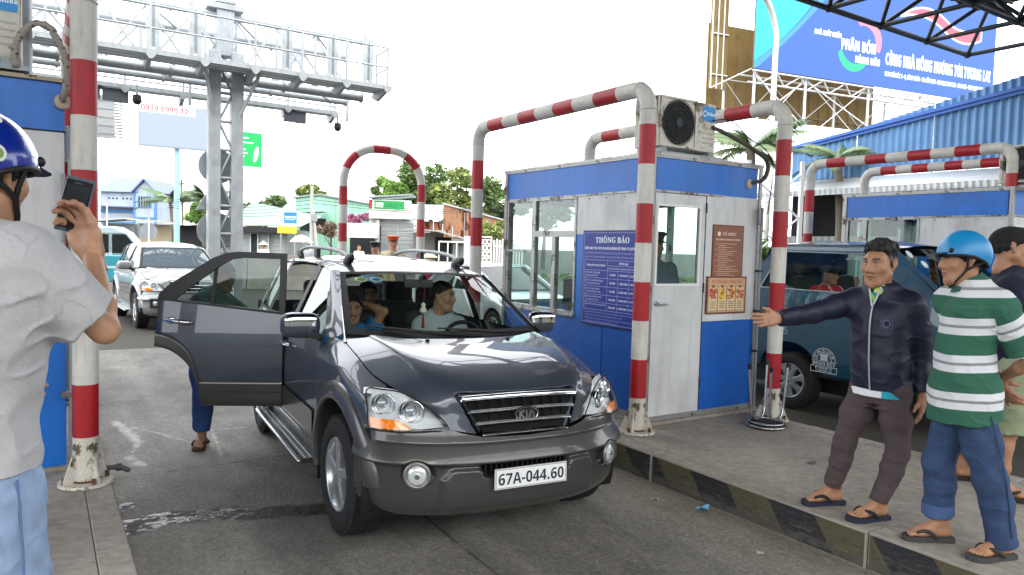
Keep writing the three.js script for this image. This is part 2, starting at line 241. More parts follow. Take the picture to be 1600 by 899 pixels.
// litter on the road and the island
single('plastic_scrap', 'small light blue plastic scrap lying in the gutter by the kerb', 'litter', (() => { const g = gridSurf((u, v) => [(u - 0.5) * 0.08, 0.012 + 0.014 * Math.sin(u * 5 + v * 3) + 0.012 * v, (v - 0.5) * 0.075], 5, 4); return tr(g, 3.86, 0.004, -3.42, 0, 0.6); })(), S(0x5fb4dc, 0.5));
{ const r = rng(77); for (const [x, z, l] of [[3.72, -3.75, 'cigarette end lying on the road between car bumper and kerb'], [3.62, -2.75, 'pale scrap on the road below the pointing man'], [4.9, -3.3, 'crumpled leaf lying on the concrete island'], [5.5, -3.0, 'white paper bit on the island behind the pointing man']]) { const y = x > LX1 ? KH : 0; single('litter_scrap', l, 'litter', tr(gridSurf((u, v) => [(u - 0.5) * 0.07, 0.006 + 0.012 * Math.sin(u * 4 + r()) * v, (v - 0.5) * 0.04], 4, 3), x, y, z, 0, r() * 6), S(x > 4.8 && x < 5 ? 0x6d6558 : 0xb9b4aa, 0.8)); } }

// ---------------------------------------------------------------- red and white barrier pipes
function hoopBands(o, path, lens, r, seg = 16) {   // lens: [length, 'r'|'w'|'g'], walked along the path
  const L = path.getLength(); let s = 0;
  for (const [l, c] of lens) { const e = Math.min(s + l, L); if (e - s > 0.01) { const g = new THREE.TubeGeometry(new Sub(path, s / L, e / L), Math.max(3, Math.ceil((e - s) / 0.05)), r * (1 + 0.0006 * (c === 'r')), seg, false); g.userData.uv = 1; const uv = g.attributes.uv; for (let i = 0; i < uv.count; i++) uv.setXY(i, uv.getY(i) * 0.5, uv.getX(i) * (e - s) + s); part(o, c === 'r' ? 'red_band' : 'white_band', g, c === 'r' ? M.red : c === 'g' ? M.whiteGrime : M.whitePaint); } s = e; }
}
function pipeFoot(o, x, z, rr) {
  part(o, 'base_plate', [tr(new THREE.CylinderGeometry(0.155, 0.16, 0.018, 28), x, 0.011, z)], M.whiteGrime);
  for (let i = 0; i < 4; i++) { const a = i * Math.PI / 2 + 0.5, g = prism([[0, 0.02], [0.145 - rr, 0.02], [0.145 - rr, 0.045], [0.012, 0.2], [0, 0.2]], 0.012); part(o, 'gusset', tr(g.translate(rr - 0.004, 0, -0.006), x, 0, z, 0, a), M.whiteGrime); }
  part(o, 'bolt', [0, 1, 2, 3].map(i => { const a = i * Math.PI / 2 + 1.28; return tr(new THREE.CylinderGeometry(0.013, 0.013, 0.05, 6), x + 0.128 * Math.cos(a), 0.03, z + 0.128 * Math.sin(a)); }), M.rust);
  part(o, 'weld_collar', tr(new THREE.TorusGeometry(rr + 0.002, 0.008, 6, 20).rotateX(Math.PI / 2), x, 0.024, z), M.rust);
}
function weldRings(o, path, at, r) { const L = path.getLength(); at.forEach(s => { const p = path.getPointAt(s / L), t = path.getTangentAt(s / L), g = new THREE.TorusGeometry(r, 0.006, 5, 20); g.applyQuaternion(new THREE.Quaternion().setFromUnitVectors(V(0, 0, 1), t)); part(o, 'weld_ring', g.translate(p.x, p.y, p.z), M.whiteGrime); }); }
const alt = (n, l, first = 'r') => Array.from({ length: n }, (_, i) => [l, (i % 2 === 0) === (first === 'r') ? 'r' : 'w']);
function laneHoop(label, x, zn, zf, top, r, near, bar) {
  const o = thing('barrier_hoop', label, 'barrier', [x, KH, zn], 0, 'red and white barrier hoops around the toll booths'), h = top - KH, len = zn - zf;
  const path = bent([[0, 0.012, 0], [0, h, 0], [0, h, -len], [0, 0.012, -len]], 0.17);
  const bl = (len - 0.66) / bar; hoopBands(o, path, [[0.295, 'g'], ...alt(near, 0.335), [h - 0.307 - near * 0.335 + 0.29, 'w'], ...alt(bar, bl), [h - 0.307 - near * 0.335 + 0.29, 'w'], ...alt(near, 0.335), [1, 'w']], r);
  pipeFoot(o, 0, 0, r); pipeFoot(o, 0, -len, r); const L = path.getLength(); weldRings(o, path, [h - 0.2, h + 0.02, L - h + 0.2, L - h - 0.02], r); return o;
}
laneHoop('tall red and white barrier hoop beside the booth window, rising by the blue notice', 4.34, -4.63, -7.5, 3.19, 0.071, 7, 7);
laneHoop('red and white barrier hoop behind the near booth, its leg standing by the upturned stool', 5.86, -4.40, -7.3, 3.2, 0.071, 7, 7);
laneHoop('longer red and white barrier hoop in front of the far booth on the right', 10.0, -4.2, -7.0, 3.2, 0.07, 7, 7);
laneHoop('red and white barrier hoop half hidden behind the roof of the far booth', 11.45, -4.6, -7.0, 3.2, 0.07, 7, 7);
laneHoop('weathered red and white barrier pole between the filming man and the lane', 0.225, -5.28, -8.0, 3.42, 0.074, 8, 7);
{ // the rounded hoop across the far end of the island
  const o = thing('barrier_hoop', 'rounded red and white hoop standing alone behind the grey car roof', 'barrier', [4.42, KH, -12.3], 0, 'red and white barrier hoops around the toll booths'), h = 3.26, w = 1.5, path = bent([[0, 0.012, 0], [0, h, 0], [w, h, 0], [w, 0.012, 0]], 0.62);
  const L = path.getLength(); hoopBands(o, path, [[0.3, 'g'], ...alt(22, (L - 0.6) / 21.4)], 0.075); pipeFoot(o, 0, 0, 0.075); pipeFoot(o, w, 0, 0.075);
}
{ // hose end by the left pole
  const o = thing('pipe_elbow', 'short grey pipe elbow sticking out from the pole base over the kerb', 'pipe', [0.3, KH + 0.03, -5.35]); part(o, 'pipe', tube(bent([[-0.05, 0.02, -0.05], [0.12, 0.03, 0], [0.17, 0.0, 0.0]], 0.03), 0.017, 10, 8), S(0x4a4c4c, 0.5)); part(o, 'nut', cyl([0.1, 0.028, -0.005], [0.135, 0.03, 0], 0.026, 0.026, 6), S(0x3c3e3e, 0.5));
}
// ---------------------------------------------------------------- toll booths
const boardTex = canvasTex(640, 720, (c, w, h) => {
  c.fillStyle = '#12288a'; c.fillRect(0, 0, w, h); c.strokeStyle = '#b9c2e4'; c.lineWidth = 3; c.strokeRect(10, 12, w - 20, h - 24);
  c.fillStyle = '#eef0f8'; c.textAlign = 'center'; c.font = 'bold 58px serif'; c.fillText('THÔNG BÁO', w / 2, 88);
  c.font = 'bold 27px sans-serif'; c.fillText('BIỂU MỨC THU PHÍ SỬ DỤNG ĐƯỜNG BỘ TRẠM T2 QUỐC LỘ 91', w / 2, 140, w - 40);
  c.fillStyle = '#aeb9e0'; c.font = '19px sans-serif'; c.fillText('Theo Thông tư số 99/2015/TT-BTC ngày 30/6/2015 của Bộ Tài chính quy định mức thu phí', w / 2, 174, w - 60); c.fillText('quốc lộ 91 đoạn Km14+000 - Km50+889 và QL91B thành phố Cần Thơ', w / 2, 204, w - 50);
  const X = [24, 44, 282, 392, 506, w - 24], Y = [222, 262, 300, 360, 424, 488, 548, 606];
  c.strokeStyle = '#c3cbea'; c.lineWidth = 2.4; for (const y of Y.slice(1)) { c.beginPath(); c.moveTo(y === 262 ? X[2] : X[0], y); c.lineTo(X[5], y); c.stroke(); } c.strokeRect(X[0], Y[0], X[5] - X[0], Y[7] - Y[0]); for (const [x, y] of [[X[1], 300], [X[2], 222], [X[3], 262], [X[4], 262]]) { c.beginPath(); c.moveTo(x, y); c.lineTo(x, Y[7]); c.stroke(); }
  c.fillStyle = '#e8ebf6'; c.font = 'bold 21px sans-serif'; c.fillText('Phương tiện chịu phí đường bộ', 152, 268, 210); c.fillText('Mệnh giá', 450, 250); c.font = '14px sans-serif'; c.fillText('Vé lượt (đồng/vé/lượt)', 337, 287, 100); c.fillText('Vé tháng (đồng/vé/tháng)', 449, 287, 104); c.fillText('Vé quý (đồng/vé/quý)', 560, 287, 100);
  const rows = [['35.000', '1.050.000', '2.835.000'], ['50.000', '1.500.000', '4.050.000'], ['75.000', '2.250.000', '6.075.000'], ['140.000', '4.200.000', '11.340.000'], ['200.000', '6.000.000', '16.200.000']], nm = ['Xe dưới 12 ghế ngồi, xe tải dưới 2 tấn', 'Xe từ 12 ghế đến 30 ghế, xe tải từ 2 đến 4 tấn', 'Xe từ 31 ghế trở lên, xe tải từ 4 đến 10 tấn', 'Xe tải từ 10 đến 18 tấn, xe container 20 fit', 'Xe tải trên 18 tấn và xe container 40 fit'];
  rows.forEach((r, i) => { const y = (Y[i + 2] + Y[i + 3]) / 2; c.font = 'bold 21px sans-serif'; r.forEach((t, k) => c.fillText(t, (X[k + 2] + X[k + 3]) / 2, y + 8, X[k + 3] - X[k + 2] - 12)); c.font = '17px sans-serif'; c.textAlign = 'left'; const m = nm[i].split(', '); c.fillText(m[0], 52, y - 6, 222); c.fillText(m[1] ?? '', 52, y + 17, 222); c.fillText(String(i + 1), 30, y - 4); c.textAlign = 'center'; });
  c.textAlign = 'left'; c.font = '17px sans-serif'; c.fillStyle = '#aab5dd';['Các phương tiện phải mua vé theo quy định trước khi qua trạm thu phí đường bộ', 'Thông tin xin liên hệ trạm thu phí để biết thêm chi tiết', '- Vé lượt có giá trị sử dụng một lần. - Vé tháng, vé quý có giá trị trong thời hạn ghi trên vé', '- Đề nghị lái xe chuẩn bị tiền trước khi qua trạm'].forEach((t, i) => c.fillText(t, 34 + 8 * (i % 2), 632 + i * 24, w - 76));
});
const rulesTex = canvasTex(256, 400, (c, w, h) => { c.fillStyle = '#8a5a44'; c.fillRect(0, 0, w, h); c.strokeStyle = '#6d4333'; c.lineWidth = 8; c.strokeRect(4, 4, w - 8, h - 8); c.fillStyle = '#efdcca'; c.fillRect(38, 44, 22, 26); c.font = 'bold 25px serif'; c.fillText('TỔ CHỨC', 76, 66); c.font = 'bold 14px sans-serif'; c.fillText('QUY ĐỊNH SỬ DỤNG TẠI TRẠM', 24, 98, 208); const r = rng(3); c.fillStyle = '#cfb09c'; for (let i = 0; i < 22; i++) { c.fillRect(44, 118 + i * 12, 60 + 130 * r(), 3.6); if (i % 3 === 0) c.fillRect(24, 118 + i * 12, 9, 7); } });
const foodTex = canvasTex(384, 368, (c, w, h) => {
  c.fillStyle = '#c6a27c'; c.fillRect(0, 0, w, h); c.strokeStyle = '#6b3f28'; c.lineWidth = 14; c.strokeRect(5, 5, w - 10, h - 10); c.fillStyle = '#a8431f'; c.textAlign = 'center'; c.font = 'bold 40px serif'; c.fillText('TỪ ĐẠM CHUẨN', w / 2, 66, 300);
  const r = rng(8), cols = [['#b84a32', '#c9705a', '#a23a28'], ['#dfae1e', '#e9c94a', '#a56b1c'], ['#c9472b', '#e09a2e', '#8d4a28'], ['#8e5a3a', '#c0402c', '#d8a070']];
  for (let i = 0; i < 4; i++) { const x = 20 + i * 87; c.fillStyle = '#d9c49c'; c.fillRect(x, 100, 82, 240); c.strokeStyle = '#5b3a26'; c.lineWidth = 3; c.strokeRect(x, 100, 82, 240); c.fillStyle = '#7a4a30'; c.beginPath(); c.arc(x + 41, 98, 14, 0, 7); c.fill(); for (let k = 0; k < 46; k++) { c.fillStyle = cols[i][Math.floor(r() * 3)]; c.globalAlpha = 0.8; c.beginPath(); c.arc(x + 12 + 58 * r(), 126 + 96 * r(), 5 + 9 * r(), 0, 7); c.fill(); } c.globalAlpha = 1; c.fillStyle = '#4a2c1c'; for (let k = 0; k < 4; k++) c.fillRect(x + 16, 248 + k * 20, 50, 6); }
});
const mideaTex = canvasTex(256, 192, (c, w, h) => { c.fillStyle = '#1b8fd6'; c.fillRect(0, 0, w, h); c.fillStyle = '#fff'; c.strokeStyle = '#fff'; c.lineWidth = 12; c.beginPath(); c.arc(54, 96, 34, 0.9, 5.4); c.stroke(); c.font = 'bold 62px sans-serif'; c.fillText('Midea', 78, 118); });
const pic = t => S(0xffffff, 0.45, 0, { map: t });
function plate(w, h, x, y, z, ry = 0) { const g = new THREE.PlaneGeometry(w, h); g.userData.uv = 1; return tr(g, x, y, z, 0, ry); }
const frameRect = (a, b, c, d, z0, z1, t) => [BB(a, b, z0, c, b + t, z1), BB(a, d - t, z0, c, d, z1), BB(a, b + t, z0, a + t, d - t, z1), BB(c - t, b + t, z0, c, d - t, z1)];   // a frame in the x,y plane
function acUnit(label, x, y, z, turn = 0) {
  const o = thing('air_conditioner', label, 'air conditioner', [x, y, z], turn), W = 0.76, Hh = 0.46, D = 0.3;
  part(o, 'cabinet', [B(W, Hh, D, 0, Hh / 2 + 0.04, 0, { r: 0.018 })], M.plastic);
  part(o, 'feet', [BB(-0.33, 0, -0.16, -0.27, 0.042, 0.17), BB(0.27, 0, -0.16, 0.33, 0.042, 0.17), BB(-0.4, -0.03, -0.17, 0.42, 0, 0.19)], M.galv);
  const fx = -0.12, fy = Hh / 2 + 0.045, f = D / 2;
  part(o, 'fan_opening', tr(new THREE.CylinderGeometry(0.193, 0.193, 0.012, 36).rotateX(Math.PI / 2), fx, fy, f + 0.001), M.dark);
  const g = part(o, 'fan_grille', [...[0.05, 0.085, 0.12, 0.155, 0.19, 0.205].map(r => tr(new THREE.TorusGeometry(r, 0.0035, 5, 36), fx, fy, f + 0.014)), ...Array.from({ length: 18 }, (_, i) => { const a = i * Math.PI / 9; return cyl([fx + 0.035 * Math.cos(a), fy + 0.035 * Math.sin(a), f + 0.015], [fx + 0.205 * Math.cos(a + 0.25), fy + 0.205 * Math.sin(a + 0.25), f + 0.014], 0.003, 0.003, 4); }), tr(new THREE.CylinderGeometry(0.04, 0.04, 0.012, 20).rotateX(Math.PI / 2), fx, fy, f + 0.014)], M.darksteel);
  part(o, 'fan_surround', frameRect(fx - 0.23, fy - 0.225, fx + 0.23, fy + 0.225, f - 0.002, f + 0.012, 0.018), M.plastic);
  part(o, 'logo', plate(0.17, 0.135, 0.275, Hh - 0.06, f + 0.004), pic(mideaTex));
  part(o, 'side_vent', Array.from({ length: 4 }, (_, i) => B(0.15, 0.012, 0.008, 0.275, 0.13 + i * 0.045, f + 0.001)), S(0xb9b6a9, 0.6)); return o;
}
const windM = { glass: P(0xe9f3f1, 0.03, 0, { transmission: 1, thickness: 0, ior: 1.5 }), inner: S(0xc9cdcf, 0.6) };
function booth(label, x0, z0, L, W, dir, detail) {   // lane face at x0 looking along -x, front face at z0 looking along +z
  const o = thing('toll_booth', label, 'toll booth', [x0, KH, z0], 0, null), Y = v => v - KH, h = 2.67 - KH;
  // local: x 0..W, y 0..h, z 0..-L
  part(o, 'plinth', [BB(-0.03, 0, 0.05, W + 0.03, 0.03, -L - 0.03)], M.concrete);
  part(o, 'roof', [BB(0.02, h - 0.06, -0.02, W - 0.02, h - 0.015, -L + 0.02), BB(-0.02, h - 0.015, 0.02, W + 0.02, h + 0.012, -L - 0.02)], M.trim);
  part(o, 'floor', BB(0.05, 0.03, -0.05, W - 0.05, 0.05, -L + 0.05), M.dark);
  const bandM = M.blue, t = 0.05, y0 = Y(2.345), y1 = Y(2.66);
  part(o, 'blue_band', BB(t, y0, 0, W - t, y1 - 0.004, -t), bandM); part(o, 'blue_band', BB(0, y0, -t, t, y1 - 0.004, -L + t), bandM); part(o, 'blue_band', BB(W - t, y0, -t, W, y1 - 0.004, -L + t), bandM); part(o, 'blue_band', BB(t, y0, -L + t, W - t, y1 - 0.004, -L), bandM);
  part(o, 'band_trim', [BB(-0.014, y1 - 0.022, 0.014, W + 0.014, y1, 0.001), BB(-0.014, y1 - 0.022, 0.001, -0.001, y1, -L), BB(-0.01, y0 - 0.014, 0.01, W * 0.62, y0 + 0.006, 0.0005), BB(-0.009, y0 - 0.014, 0.0005, -0.0005, y0 + 0.002, -L)], M.trim);
  part(o, 'corner_post', [BB(-0.012, 0.03, 0.012, 0.03, y1, 0.0007), BB(-0.012, 0.03, 0.0007, -0.0007, y1, -0.03)], M.trim); part(o, 'corner_post', [BB(W - 0.03, 0.03, 0.012, W + 0.012, y1, 0.0007), BB(W + 0.0007, 0.03, 0.0007, W + 0.012, y1, -0.03)], M.trim);
  part(o, 'corner_post', [BB(-0.012, 0.03, -L - 0.012, 0.045, y1, -L + 0.045)], M.trim); part(o, 'corner_post', BB(W - 0.045, 0.03, -L - 0.012, W + 0.012, y1, -L + 0.045), M.trim);
  // lane face (x = 0): glazed bay, sliding window, white panel, blue apron
  const zs = [-0.03, -1.07, -1.83, -L + 0.045], sill = Y(1.13), mid = Y(1.95);
  part(o, 'blue_apron', BB(0.004, 0.03, -0.03, t, sill, -L + 0.045), M.blueLow); part(o, 'white_panel', BB(0.003, mid, -0.03, t, y0, zs[1]), M.panel); part(o, 'board_backing', BB(0.004, sill, -0.03, t, mid, zs[1]), bandM);
  const fr = (name, za, zb, ya, yb, w = 0.035) => { part(o, name, [BB(-0.006, ya, za, 0.05, ya + w, zb), BB(-0.006, yb - w, za, 0.05, yb, zb), BB(-0.005, ya + w, za, 0.05, yb - w, za - w), BB(-0.005, ya + w, zb + w, 0.05, yb - w, zb)], M.trim); part(o, 'pane', BB(0.018, ya + w, za - w, 0.022, yb - w, zb + w), windM.glass); };
  fr('window_frame', zs[1], zs[2], mid, y0); fr('window_frame', zs[2], zs[3], sill, y0); const zm = (zs[1] + zs[2]) / 2; fr('sliding_sash', zs[1], zm, sill, mid, 0.03); fr('sliding_sash', zm, zs[2], sill, mid, 0.03);
  part(o, 'transom', [BB(-0.004, Y(1.75), zs[2] - 0.035, 0.02, Y(1.775), zs[3] + 0.035)], M.trim); part(o, 'window_sill', BB(-0.03, sill - 0.02, zs[1], 0.05, sill - 0.0005, zs[3]), M.trim);
  // front face (z = 0): door and side panel
  const dx = 0.70; for (const z of [-0.62, -1.5]) part(o, 'panel_seam', BB(0.0015, 0.04, z, 0.006, sill - 0.03, z - 0.006), M.dark); part(o, 'skirting', [BB(-0.008, 0.0305, 0.004, 0.003, 0.09, -L), BB(0.05, 0.0305, 0.0005, W - 0.03, 0.075, 0.008)], M.trim); for (let i = 0; i < 9; i++) part(o, 'rivet', tr(new THREE.SphereGeometry(0.008, 8, 6), 0.0, Y(2.33) - 0.03, -0.1 - i * 0.26), M.trim); part(o, 'wall', BB(dx + 0.01, Y(1.145), 0, W - 0.03, y0, -t), M.panel); part(o, 'blue_panel', BB(dx + 0.01, 0.03, 0, W - 0.03, Y(1.145) - 0.006, -t), M.blueLow);
  const d = part(o, 'door', [BB(0.045, 0.045, 0.006, dx - 0.085, Y(1.5), -0.03), BB(0.045, Y(2.215), 0.006, dx - 0.085, y0 - 0.02, -0.03), BB(0.045, Y(1.5), 0.006, 0.075, Y(2.215), -0.03), BB(dx - 0.085, 0.045, 0.006, dx - 0.012, y0 - 0.02, -0.03)], M.panel);
  part(d, 'door_frame', [BB(0.032, 0.03, 0.001, 0.042, y0, -0.04), BB(dx - 0.009, 0.03, 0.002, dx + 0.006, y0, -0.04)], M.darksteel);
  part(d, 'window_trim', frameRect(0.06, Y(1.485), dx - 0.07, Y(2.23), 0.004, 0.014, 0.022), M.white); part(d, 'pane', BB(0.075, Y(1.5), -0.01, dx - 0.085, Y(2.215), -0.014), windM.glass);
  part(d, 'handle', [cyl([0.09, Y(1.33), 0.008], [0.09, Y(1.33), 0.05], 0.011), cyl([0.085, Y(1.33), 0.05], [0.2, Y(1.325), 0.052], 0.009), cyl([0.09, Y(1.33), 0.006], [0.09, Y(1.33), 0.012], 0.024, 0.024, 16)], M.steel);
  for (const y of [0.3, 1.2, 1.95]) part(d, 'hinge', [cyl([dx - 0.006, y, 0.012], [dx - 0.006, y + 0.09, 0.012], 0.009, 0.009, 8)], M.darksteel);
  // far and right faces
  part(o, 'wall', [BB(W - t, 0.03, -0.03, W, Y(1.2), -L + 0.045), BB(W - t, Y(1.2), -0.03, W, y0, -0.45), BB(W - t, Y(1.2), -1.95, W, y0, -L + 0.045)], M.panel); part(o, 'side_window', [...[[-0.45, -1.2], [-1.2, -1.95]].map(([a, b]) => [BB(W - 0.045, Y(1.2), a, W + 0.004, Y(1.235), b), BB(W - 0.045, Y(2.3), a, W + 0.004, y0, b), BB(W - 0.045, Y(1.235), a, W + 0.004, Y(2.3), a - 0.035), BB(W - 0.045, Y(1.235), b + 0.035, W + 0.004, Y(2.3), b)])], M.trim); part(o, 'pane', BB(W - 0.02, Y(1.235), -0.485, W - 0.016, Y(2.3), -1.915), windM.glass);
  part(o, 'wall', [BB(0.045, 0.03, -L, W - 0.045, Y(1.15), -L + t)], bandM); part(o, 'rear_frame', frameRect(0.045, Y(1.15), W - 0.045, y0, -L, -L + 0.05, 0.035), M.trim); part(o, 'pane', BB(0.08, Y(1.185), -L + 0.02, W - 0.08, y0 - 0.035, -L + 0.024), windM.glass);
  if (!detail) return o;
  part(o, 'desk', [BB(0.06, Y(1.02), -1.0, 0.52, Y(1.06), -L + 0.06), BB(0.06, 0.05, -1.0, 0.5, Y(1.02), -1.03)], windM.inner);
  const b = part(o, 'notice_board', BB(-0.026, Y(1.065), -0.045, -0.013, Y(1.985), -0.92), M.darksteel, 'blue price notice board headed THONG BAO'); part(b, 'printed_face', plate(0.86, 0.905, -0.0275, Y(1.525), -0.4825, -Math.PI / 2), pic(boardTex));
  const q = part(o, 'poster', BB(0.80, Y(1.47), 0.0015, 1.24, Y(2.07), 0.008), S(0x6d4333, 0.6), 'brown sheet of rules'); part(q, 'printed_face', plate(0.435, 0.595, 1.02, Y(1.77), 0.0095), pic(rulesTex));
  const q2 = part(o, 'poster', BB(0.735, Y(1.215), 0.009, 1.30, Y(1.575), 0.016), S(0x6d4333, 0.6), 'framed poster with four pictures'); part(q2, 'printed_face', plate(0.56, 0.355, 1.0175, Y(1.395), 0.0175), pic(foodTex));
  part(o, 'conduit', [...tube(bent([[W - 0.02, 0.03, 0.05], [W - 0.02, Y(2.28), 0.05], [W - 0.06, Y(2.28), 0.05], [W - 0.06, Y(2.1), 0.05]], 0.02), 0.014, 30, 8)], M.galv); part(o, 'conduit_clip', [0.6, 1.0, 1.4].map(y => BB(W - 0.05, y, 0.013, W + 0.012, y + 0.02, 0.066)), M.darksteel);
  return o;
}
booth('near toll booth with the blue price notice and white door, beside the grey car', 4.55, -4.77, 2.42, 1.47, 1, true);
booth('far toll booth with a blue band across its top, behind the blue truck', 9.62, -4.02, 2.15, 1.5, 1, false);
acUnit('white air conditioner on the roof of the near booth, its fan facing out', 5.0, 2.70, -4.96);
acUnit('air conditioner on the far booth roof, cut by the edge of the photo', 10.15, 2.715, -3.98, -Math.PI / 2);
{ const o = thing('drain_pipe', 'crooked lagged pipe running from the near air conditioner to the booth wall', 'pipe', [5.3, 2.7, -4.8]); part(o, 'pipe', tube([[0.03, 0.28, 0.0], [0.12, 0.25, 0.03], [0.3, 0.17, 0.1], [0.5, 0.09, 0.13], [0.66, 0.02, 0.13], [0.7, -0.06, 0.12], [0.66, -0.17, 0.1], [0.57, -0.2, 0.06], [0.54, -0.21, 0.02]], 0.021, 40, 8), S(0x56524c, 0.85, 0, { map: rept(T.grime, 4) })); part(o, 'wall_sleeve', tr(new THREE.SphereGeometry(0.05, 12, 8).scale(1, 1, 0.4), 0.54, -0.215, 0.035), S(0xb5b1a6, 0.8)); part(o, 'cable', tube([[0.0, 0.34, 0.02], [0.2, 0.36, 0.06], [0.42, 0.2, 0.12], [0.62, 0.12, 0.14], [0.72, -0.02, 0.16], [0.73, -0.5, 0.12]], 0.006, 30, 5), M.black); }
// desk things inside the near booth
{ const o = thing('computer_monitor', 'black monitor standing on the desk behind the booth window', 'monitor', [4.8, 1.06, -6.2], 0.5); part(o, 'screen', B(0.42, 0.3, 0.03, 0, 0.27, 0, { r: 0.01 }), M.black); part(o, 'stand', [BB(-0.03, 0.0, -0.03, 0.03, 0.13, 0), BB(-0.1, 0, -0.08, 0.1, 0.015, 0.08)], M.black);
  const t = thing('desk_phone', 'dark telephone on the desk behind the sliding window', 'telephone', [4.74, 1.06, -5.95], 0.7); part(t, 'base', prism([[0, 0], [0.2, 0], [0.2, 0.03], [0, 0.09]], 0.18, { bevel: 0.008 }), M.dark); part(t, 'handset', tube([[0.0, 0.11, 0.02], [0.06, 0.13, 0.01], [0.14, 0.1, 0.01], [0.2, 0.07, 0.02]], 0.022, 12, 8), M.black);
  const c = thing('cash_box', 'pale metal box on the booth desk beside the monitor', 'box', [4.86, 1.06, -5.9], 0.2); part(c, 'body', BB(0, 0, 0, 0.25, 0.12, -0.2, 0.01), S(0xb9bdc0, 0.4, 0.3)); part(c, 'lid', BB(-0.004, 0.121, 0.004, 0.254, 0.14, -0.204, 0.008), S(0xa9adb0, 0.4, 0.3)); }
// left booth, only its corner in view
{ const o = thing('toll_booth', 'left toll booth, its blue band and white wall cut by the frame edge', 'toll booth', [0.13, KH, -5.66]), Wd = 2.1, L = 2.4, Y = v => v - KH, h = 2.79 - KH;
  part(o, 'plinth', BB(-Wd, 0, 0.04, 0.04, 0.03, -L), M.concrete); part(o, 'roof', BB(-Wd, h, 0.03, 0.03, h + 0.025, -L), S(0xb9ad92, 0.7, 0, { map: rept(T.grime, 3) })); part(o, 'blue_band', BB(-Wd, Y(2.48), 0, 0, h, -L), M.blue); part(o, 'wall', BB(-Wd, Y(1.2), -0.002, -0.002, Y(2.47), -L), M.panel); part(o, 'band_trim', BB(-Wd, Y(2.47), 0.006, 0.006, Y(2.48) - 0.001, -L), M.dark); part(o, 'blue_panel', BB(-Wd, 0.03, -0.001, -0.001, Y(1.19), -L), M.blue);
  part(o, 'side_window', [BB(0.0, Y(1.25), -0.6, 0.012, Y(2.4), -1.4)], M.trim);
  part(o, 'conduit', [cyl([0.03, 0.03, 0.035], [0.03, Y(2.3), 0.035], 0.015, 0.015, 8), cyl([-0.01, Y(1.45), 0.035], [-0.01, Y(2.2), 0.035], 0.012, 0.012, 8)], M.galv); part(o, 'conduit_clip', [0.5, 1.1, 1.45, 1.75].map(y => BB(-0.03, y, 0.002, 0.05, y + 0.03, 0.055)), S(0x77706a, 0.6, 0.4)); }
{ const o = acUnit('air conditioner on the left booth roof at the edge of the photo', -0.48, 2.86, -5.80); part(o, 'sticker', plate(0.2, 0.13, 0.26, 0.49, 0.158), S(0x1f8fc8, 0.4));
  const p = thing('lagged_pipe', 'crusty bent lagged pipe looping from the air conditioner into the left booth', 'pipe', [0, 2.7, -5.6]); part(p, 'pipe', tube([[-0.13, 0.16, 0.0], [-0.13, 0.26, 0.02], [-0.09, 0.36, 0.05], [-0.02, 0.42, 0.07], [0.05, 0.4, 0.09], [0.1, 0.31, 0.1], [0.135, 0.2, 0.1], [0.14, 0.08, 0.08], [0.125, -0.0, 0.04], [0.12, -0.03, -0.03]], 0.021, 60, 9).map(g => { const a = g.attributes.position; for (let i = 0; i < a.count; i++) { const x = a.getX(i), y = a.getY(i), z = a.getZ(i), k = 0.006 * n3(x * 70, y * 70, z * 70); a.setXYZ(i, x + k, y + k, z + k); } return g; }), S(0xa7a19a, 0.95, 0, { map: rept(T.grime, 9) })); part(p, 'wall_sleeve', tr(new THREE.SphereGeometry(0.05, 12, 8).scale(1, 1, 0.4), 0.12, -0.035, -0.035), S(0xb5ab98, 0.9)); }
{ // upturned chrome stool by the rear hoop
  const o = thing('bar_stool', 'chrome stool standing upside down beside the striped pole', 'stool', [5.56, KH, -4.22], 0.25);
  part(o, 'seat', [lathe([[0, 0], [0.15, 0], [0.165, 0.008], [0.165, 0.03], [0.15, 0.04], [0, 0.04]], 32)], M.dark); part(o, 'seat_rim', [tr(new THREE.TorusGeometry(0.165, 0.012, 8, 40).rotateX(Math.PI / 2), 0, 0.02, 0), tr(new THREE.TorusGeometry(0.15, 0.009, 8, 40).rotateX(Math.PI / 2), 0, 0.05, 0)], M.steel);
  for (const [a, s] of [[0, 1], [Math.PI / 2, -1]]) { const c = Math.cos(a), n = Math.sin(a), q = (x, y, z) => [x * c + z * n, y, -x * n + z * c]; part(o, 'leg', tube(bent([q(-0.19, 0.56, -0.1 * s), q(-0.13, 0.06, -0.085 * s), q(0.13, 0.06, -0.085 * s), q(0.19, 0.56, -0.1 * s)], 0.1), 0.0125, 50, 8), M.steel); part(o, 'leg', tube(bent([q(-0.19, 0.56, 0.1 * s), q(-0.13, 0.075, 0.085 * s), q(0.13, 0.075, 0.085 * s), q(0.19, 0.56, 0.1 * s)], 0.1), 0.0125, 50, 8), M.steel);
    break; }
  part(o, 'rubber_foot', [[-1, -1], [1, -1], [-1, 1], [1, 1]].map(([x, z]) => cyl([x * 0.186, 0.54, z * 0.099], [x * 0.192, 0.585, z * 0.101], 0.018, 0.018, 8)), M.black);
}
